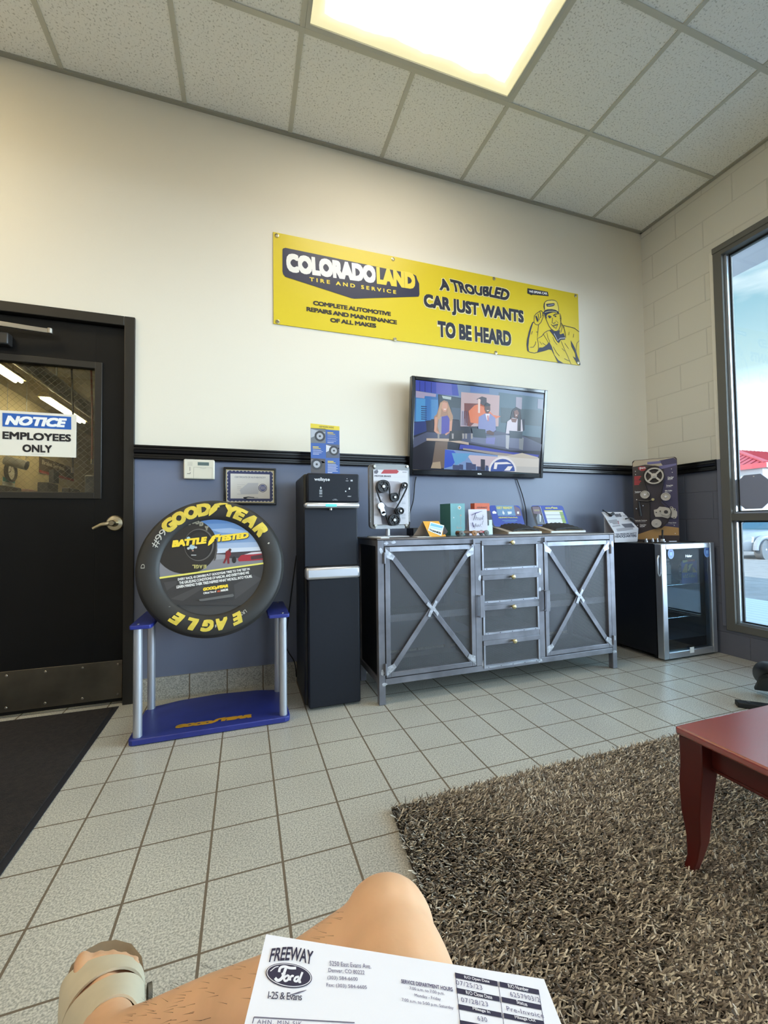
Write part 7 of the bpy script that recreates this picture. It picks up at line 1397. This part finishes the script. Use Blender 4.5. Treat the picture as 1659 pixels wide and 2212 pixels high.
for k in (-1, 1): b.ball(HD+RGT*.078*k+V(0, 0, -.005), .026, m_skin, 12, (.4, .7, 1.1)); b.ball(HD+FWD*.074+RGT*.03*k+V(0, 0, .022), .018, m_skin, 10, (1.2, .6, .5))
b.cap(HD+FWD*.082+RGT*.02+V(0, 0, -.05), HD+FWD*.082-RGT*.02+V(0, 0, -.05), .008, .008, 8)
def hand(wr, palm_dir, palm_n, thumb_side, curl, r=.009):
    d = Vector(palm_dir).normalized(); n = Vector(palm_n); n = (n-d*n.dot(d)).normalized(); sd = d.cross(n)*thumb_side
    kn = wr+d*.085
    for k in (-.03, -.01, .01, .03): b.chain([wr+sd*k*.5, kn+sd*k], [.018, .012], 10)
    for k, L_ in ((.033, .072), (.011, .080), (-.011, .075), (-.032, .058)):
        p0 = kn+sd*k; a1_ = curl*.45; d1 = d*math.cos(a1_)+n*math.sin(a1_); p1 = p0+d1*L_*.48; d2 = d*math.cos(a1_*2.1)+n*math.sin(a1_*2.1); p2 = p1+d2*L_*.30; d3 = d*math.cos(a1_*3)+n*math.sin(a1_*3); b.chain([p0, p1, p2, p2+d3*L_*.22], [r*1.05, r, r*.9, r*.8], 10)
    q0 = wr+d*.025+sd*.022; q1 = q0+(d*.6+sd*.75+n*.25).normalized()*.04; q2 = q1+(d*.85+sd*.15+n*.5).normalized()*.034; b.chain([q0, q1, q2, q2+(d*.9-sd*.1+n*.4).normalized()*.024], [.014, .011, .010, .009], 10)
PT = CAM+ray(575, 2018)*.325; PRt = CAM+ray(1175, 2115)*.325; PD = (CAM+ray(528, 2212)*.267-PT); PU = (PRt-PT).normalized(); PD = (PD-PU*PD.dot(PU)*0).normalized()
PN = PU.cross(PD).normalized(); PN = PN if PN.dot(CAM-PT) > 0 else -PN
BLc = PT+PD*.279
EL = SHL+V(-.06, .20, -.27); WL = BLc-PU*.055-PN*.035+PD*.055; b.chain([SHL, EL], [.05, .041]); b.chain([EL, EL.lerp(WL, .35), WL], [.042, .040, .027]); hand(WL, PU*.8-PD*.6, PN, 1, 1.0)
ER = SHR+V(.05, .16, -.26); WR = CAM+V(.02, -.115, -.10); b.chain([SHR, ER], [.05, .041]); b.chain([ER, ER.lerp(WR, .35), WR], [.042, .040, .027]); hand(WR, V(-.05, .05, .9), FWD, 1, .35)
person = thing('person', 'seated person in sandals with one bare leg crossed, holding a printed service form', 'person', (HIP.x, HIP.y, 0))
body = remesh(b.build('body', person, smooth=0, fix=False), .0052, 7)
for k in (0,): body.data.polygons.foreach_set('use_smooth', [True]*len(body.data.polygons))
# clothing and hair
m_cl = M('navy_shorts', (44, 48, 66), .85, bump=(200, .3)); m_tee = M('grey_tee', (120, 122, 126), .85, bump=(200, .3)); m_hair = M('dark_hair', (30, 24, 20), .6, bump=(90, .8))
g2 = Flesh(); g2.chain([HIP+RGT*.08, HIP-RGT*.08], [.118, .118]); RK = K_+V(-.02, -.17, 0); g2.chain([HIP+RGT*.09+V(0, .04, 0), (HIP+RGT*.09).lerp(RK, .62)], [.104, .090]); LK = KL+V(-.02, -.18, .03); g2.chain([HIP-RGT*.09+V(0, .04, -.02), (HIP-RGT*.09).lerp(LK, .62)], [.102, .088]); g2.chain([HIP+V(0, -.03, .05)+RGT*.06, HIP+V(0, -.03, .05)-RGT*.06], [.115, .115])
so_ = g2.build('shorts', person, smooth=0, fix=False); so_.data.materials.clear(); so_.data.materials.append(m_cl); remesh(so_, .009, 4)
g2 = Flesh()
for k in (-.07, .07): g2.chain([HIP+RGT*k+V(0, -.06, .10), WA+RGT*k*.9, CH+RGT*k*1.2, CH+RGT*k*1.1+V(0, -.01, .10)], [.118, .112, .118, .082])
g2.chain([SHR, NK+V(0, -.01, -.055), SHL], [.072, .076, .072]); g2.chain([SHR, SHR.lerp(ER, .6)], [.070, .060]); g2.chain([SHL, SHL.lerp(EL, .6)], [.070, .060])
ts = g2.build('tee_shirt', person, smooth=0, fix=False); ts.data.materials.clear(); ts.data.materials.append(m_tee); remesh(ts, .009, 4)
g2 = Flesh(); g2.ball(HD-FWD*.018+V(0, 0, .022), .090, m_skin, 20, (.98, 1.06, 1.18)); g2.ball(HD-FWD*.05+V(0, 0, -.03), .06, m_skin, 16)
hr = g2.build('hair', person, smooth=0, fix=False); hr.data.materials.clear(); hr.data.materials.append(m_hair); remesh(hr, .008, 3)
for k in (-1, 1):
    mb = MB(); mb.ball(HD+FWD*.073+RGT*.03*k+V(0, 0, .012), .010, M('eye_white', (225, 222, 215), .2), 12); mb.ball(HD+FWD*.0795+RGT*.03*k+V(0, 0, .012), .005, m_ink, 10); mb.build('eye', person)
# sandals
m_sol = M('sandal_taupe', (128, 108, 84), .7, noise=(30, .12)); m_sol2 = M('sandal_edge', (44, 38, 34), .7); m_str = M('sandal_strap', (206, 194, 168), .6, noise=(20, .05))
def sandal(F, par):
    out = [(-.018, 0), (-.012, -.022), (.01, -.034), (.06, -.036), (.11, -.040), (.17, -.052), (.215, -.053), (.25, -.043), (.268, -.022), (.272, -.002), (.264, .020), (.243, .042), (.21, .055), (.165, .057), (.11, .046), (.06, .038), (.01, .034), (-.012, .022)]
    n = len(out); C_ = [(sum(p[0] for p in out)/n, sum(p[1] for p in out)/n)]
    mb = MB(); R0 = [F(l*.99, w*.97, -.030) for l, w in out]; R1 = [F(l, w, -.012) for l, w in out]; R2 = [F(l, w, .006) for l, w in out]; R3 = [F(.127+(l-.127)*.965, w*.92, .0055) for l, w in out]; R4 = [F(.127+(l-.127)*.9, w*.82, -.001) for l, w in out]
    mb.add(R0+R1+R2, [tuple(range(n))[::-1]]+[(k*n+i, k*n+(i+1) % n, (k+1)*n+(i+1) % n, (k+1)*n+i) for k in range(2) for i in range(n)], m_sol2)
    mb.add(R2+R3+R4, [(k*n+i, k*n+(i+1) % n, (k+1)*n+(i+1) % n, (k+1)*n+i) for k in range(2) for i in range(n)]+[tuple(range(2*n, 3*n))], m_sol)
    s = mb.build('sandal', par, smooth=.9)
    def band(l0, l1, h0, h1, nm):
        mb = MB(); na, nl = 22, 6; vs = []
        for off in (0, .004):
            for i in range(na+1):
                a = math.pi*i/na; f = i/na
                for j in range(nl+1):
                    g_ = j/nl; L = l0(f)*(1-g_)+l1(f)*g_; hw_i = .041+.012*min(1, max(0, (L-.06)/.12)); hw_o = .042+.012*min(1, max(0, (L-.06)/.10)); c = math.cos(a); w_ = -c*(hw_i if c > 0 else hw_o)
                    h = h0*(1-g_)+h1*g_; u_ = -.004+(h+.004)*math.sin(a)**.75; q_ = 1+off*12
                    vs.append(F(L, w_*(1+off*14), u_+off*math.sin(a)))
        M_ = (na+1)*(nl+1); fs = [(i*(nl+1)+j, (i+1)*(nl+1)+j, (i+1)*(nl+1)+j+1, i*(nl+1)+j+1) for i in range(na) for j in range(nl)]
        rim = [i*(nl+1) for i in range(na+1)]+[na*(nl+1)+j for j in range(1, nl+1)]+[i*(nl+1)+nl for i in range(na-1, -1, -1)]+[j for j in range(nl-1, 0, -1)]
        fs = fs+[tuple(M_+k for k in f[::-1]) for f in fs]+[(rim[i], rim[(i+1) % len(rim)], M_+rim[(i+1) % len(rim)], M_+rim[i]) for i in range(len(rim))]
        mb.add(vs, fs, m_str); mb.build(nm, s, smooth=1.0)
    gp = lambda f: math.sin(math.pi*min(1, max(0, (f-.12)/.75)))**.8*.0055
    band(lambda f: .148+gp(f)-.012*f, lambda f: .222-.056*f+.008*math.sin(math.pi*f), .060, .036, 'front_strap'); band(lambda f: .066-.012*f+.012*math.sin(math.pi*f), lambda f: .147-gp(f)-.012*f, .090, .061, 'rear_strap')
    mb = MB(); bk_ = F(.135, .056, .012); mb.cyl(bk_, bk_+(F(0, 1, 0)-F(0, 0, 0))*.006, .012, M('sandal_buckle', (96, 90, 80), .4, .3), 14); mb.build('buckle', s)
sandal(FT, person); sandal(FL, person)
# leg hair on the crossed shin
rng = random.Random(5); mb = MB(); m_lh = M('leg_hair', (40, 28, 20), .6)
for _ in range(420):
    f = rng.random()*.8+.06; p = K_+KA*f; ax = KA.normalized(); e1 = ax.cross(UPV).normalized(); e2 = e1.cross(ax); a = rng.uniform(-.7, 3.3); rr = (.054 if f < .4 else .054-(f-.4)*.045)
    o = (e1*math.cos(a)*-1+e2*math.sin(a)); p = p+V(0, -.02, -.012)*math.sin(math.pi*min(1, f/.6))*.9+o*rr; d_ = (o*.5+ax*(.8+.4*rng.random())+V(rng.uniform(-.3, .3), rng.uniform(-.3, .3), 0)).normalized()*.013; s_ = d_.cross(o).normalized()*.00018
    mb.add([p-s_, p+s_, p+d_], [(0, 1, 2)], m_lh)
lh = mb.build('leg_hair', person, smooth=0, fix=False); lh['kind'] = 'stuff'
# chair under the person
t = thing('waiting_chair', 'black waiting chair under the seated person', 'chair', (HIP.x, HIP.y, 0)); m_ch = M('black_upholstery', (22, 22, 26), .6, bump=(60, .2))
Q = lambda a, b_, z: HIP+RGT*a+FWD*b_+V(0, 0, z-HIP.z)
mb = MB(); mb.hexa([Q(-.25, -.30, .345), Q(.25, -.30, .345), Q(.25, .20, .345), Q(-.25, .20, .345), Q(-.25, -.30, .40), Q(.25, -.30, .40), Q(.25, .20, .40), Q(-.25, .20, .40)], m_ch); mb.build('seat', t, bevel=.02)
mb = MB(); mb.hexa([Q(-.25, -.34, .42), Q(.25, -.34, .42), Q(.25, -.28, .42), Q(-.25, -.28, .42), Q(-.25, -.50, .95), Q(.25, -.50, .95), Q(.25, -.44, .95), Q(-.25, -.44, .95)], m_ch); mb.build('backrest', t, bevel=.02)
for a in (-.26, .26):
    mb = MB(); mb.tube([Q(a, .17, .0), Q(a, .17, .35), Q(a, -.3, .36), Q(a, -.44, .8)], .012, m_gask, 10); mb.build('frame', t); mb = MB(); mb.tube([Q(a, -.26, .36), Q(a, -.34, .0)], .012, m_gask, 10); mb.build('leg', t)
# the printed form
pp = Pl(PT, PU, -PD); m_form = M('form_paper', (226, 223, 229), .6)
t = thing('service_form', 'white printed service form held above the crossed leg', 'paper', PT+PD*.14+PU*.108)
nx, ny = 12, 14; fw_ = (PRt-PT).length; mb = MB(); vs = []
for k in (0, -.0004):
    for j in range(ny+1):
        for i in range(nx+1): vs.append(PT+PU*(fw_*i/nx)+PD*(.279*j/ny)+PN*k)
M_ = (nx+1)*(ny+1); fs = [(j*(nx+1)+i, j*(nx+1)+i+1, (j+1)*(nx+1)+i+1, (j+1)*(nx+1)+i) for j in range(ny) for i in range(nx)]; mb.add(vs, fs+[tuple(M_+k for k in f[::-1]) for f in fs], m_form); mb.build('sheet', t, smooth=0)
pp = Pl(PT, PU, -PD); pp.V = -PD
def pq(u, v):
    d = ray(u, v); n_ = PN; p = CAM+d*((PT-CAM).dot(n_)/d.dot(n_))-PT; G = Matrix(((PU.dot(PU), PU.dot(pp.V)), (PU.dot(pp.V), 1))); r = G.inverted()@Vector((p.dot(PU), p.dot(pp.V))); return r.x, r.y
pp.q = pq; pp.N = PN
m_pi = M('form_ink', (38, 32, 58), .6); m_pv = M('form_violet', (88, 78, 110), .6); m_pg2 = M('form_grey', (96, 90, 108), .6)
A = Art(pp, 500, 1940, 3.95, .0004)
def serif(A, s, p0, p1, h, m):
    textline(A, s, p0, p1, h, m, 0, .01, 0, 1.0)
def arch(s, p0, p1, h, m):
    a = A.q(*p0); b_ = A.q(*p1)
    A.mb.text(pp, s, (0, 0, 1, 1), 0, m, bold=.015, spacing=.95, fine=True, warp=lambda x_, y_, x, y: pp.pt(a[0]+(b_[0]-a[0])*x, a[1]+(b_[1]-a[1])*x+h*y*(1+.0*x)+.0022*math.sin(math.pi*x), A.w))
arch('FREEWAY', (318, 552), (685, 575), .0098, m_pi)
for x in (320, 372, 690): pass
def ov(rx, ry, m, w): c = A.q(490, 662); A.mb.flat(pp, [(c[0]+rx*math.cos(k*.1309), c[1]+ry*math.sin(k*.1309)) for k in range(48)], A.w+w, m)
e_ = A.q(688, 668); c_ = A.q(490, 662); rx = math.hypot(e_[0]-c_[0], e_[1]-c_[1]); t_ = A.q(490, 560); ry = abs(t_[1]-c_[1])
ov(rx, ry, m_pi, 0); ov(rx*.965, ry*.93, m_form, .00008); ov(rx*.93, ry*.87, m_pi, .00016)
# script lettering inside the oval, drawn as brush strokes
ms = m_form; W2 = .0016
def ss(pts, wd=W2):
    P = [A.q(*p) for p in pts]; Qp = []
    for i in range(len(P)-1):
        p0, p1, p2, p3 = [Vector((*P[k], 0)) for k in (max(i-1, 0), i, i+1, min(i+2, len(P)-1))]
        for k in range(4): s_ = k/4; v_ = .5*((2*p1)+(p2-p0)*s_+(2*p0-5*p1+4*p2-p3)*s_*s_+(3*p1-p0-3*p2+p3)*s_**3); Qp.append((v_.x, v_.y))
    Qp.append(P[-1]); A.mb.stroke(pp, Qp, wd, A.w+.0003, ms)
ss([(405, 640), (415, 605), (450, 592), (500, 605), (550, 605)], .0018); ss([(465, 600), (450, 640), (430, 690), (395, 712), (370, 690)], .0020); ss([(425, 655), (460, 650)], .0013)
ss([(470, 670), (448, 690), (455, 715), (480, 705), (488, 675), (470, 668)], .0015); ss([(500, 672), (498, 712)], .0015); ss([(498, 690), (515, 672), (530, 676)], .0014); ss([(575, 680), (548, 685), (535, 710), (555, 718), (575, 695)], .0015); ss([(605, 640), (585, 690), (575, 722), (592, 722)], .0015); ss([(330, 632), (370, 600), (400, 592)], .0006)
textline(A, 'I-25 & Evans', (308, 862), (600, 878), 62, m_pi, 0, .0, 0, .85); A.line([(500, 832), (570, 812), (638, 790)], [.0004, .001, .0003], m_pg2)
for s_, p0, p1 in (('5250 East Evans Ave.', (836, 580), (1192, 606)), ('Denver, CO 80222', (827, 640), (1136, 662)), ('(303) 584-6600', (818, 706), (1078, 720)), ('Fax: (303) 584-6605', (810, 768), (1156, 790))): textline(A, s_, p0, p1, 40, m_pv, 0, .0, 0, 1.0)
A.line([(192, 1020), (1050, 1068)], .0006, m_pg2); A.line([(192, 1020), (178, 1074)], .0006, m_pg2); textline(A, 'AHN, MIN SIK', (215, 1082), (600, 1100), 42, m_pv, 0, .0, 0, 1.2)
A.mb.build('letterhead_print', t, fix=False)
A = Art(pp, 820, 2030, 3.95, .0004)
for s_, p0, p1, bo in (('SERVICE DEPARTMENT HOURS', (185, 374), (626, 446), .02), ('7:00 a.m. to 7:00 p.m.', (256, 436), (556, 484), 0), ('Monday - Friday', (300, 496), (524, 532), 0), ('7:00 a.m. to 5:00 p.m. Saturday', (190, 534), (634, 606), 0)): textline(A, s_, p0, p1, 33, m_pv, 0, bo, 0, 1.0)
A.mb.build('hours_print', t, fix=False); A = Art(pp, 820, 2030, 3.95, .0004)
tl = lambda f, y: (644+f*(1355-644)+y*.10+f*y*.06, 284+f*(432-284)+y)   # table coordinates on the form
def cell(f0, f1, y0, y1, m, w=0.): A.poly([tl(f0, y0), tl(f1, y0), tl(f1, y1), tl(f0, y1)], m, w)
for y0 in (0, 130, 268, 405): cell(0, .505, y0, y0+44, m_pi); cell(.53, 1.0, y0-2, y0+42, m_pi)
for f in (0, .515, 1.0): A.line([tl(f, 0), tl(f, 480)], .0004, m_pi)
for s_, p0, p1, m_, bo in (('R/O Open Date', (725, 345), (940, 384), m_form, .01), ('07/25/23', (655, 388), (878, 434), m_pv, 0), ('R/O Number', (1100, 418), (1275, 452), m_form, .01), ('6257903/2', (1118, 488), (1372, 540), m_pv, 0), ('R/O Close Date', (738, 472), (962, 516), m_form, .01), ('07/28/23', (698, 536), (928, 576), m_pv, 0), ('Status', (1170, 552), (1262, 578), m_form, .01), ('Pre-Invoice', (1088, 612), (1405, 676), m_pv, 0), ('Mileage In', (796, 612), (945, 646), m_form, .01), ('630', (838, 694), (920, 710), m_pv, 0), ('Mileage Out', (1158, 688), (1335, 718), m_form, .01)): textline(A, s_, p0, p1, 30 if m_ is m_form else 38, m_, .0003 if m_ is m_form else .0001, bo, 0, 1.15 if m_ is m_pv else .95)
A.mb.build('form_table', t, fix=False)
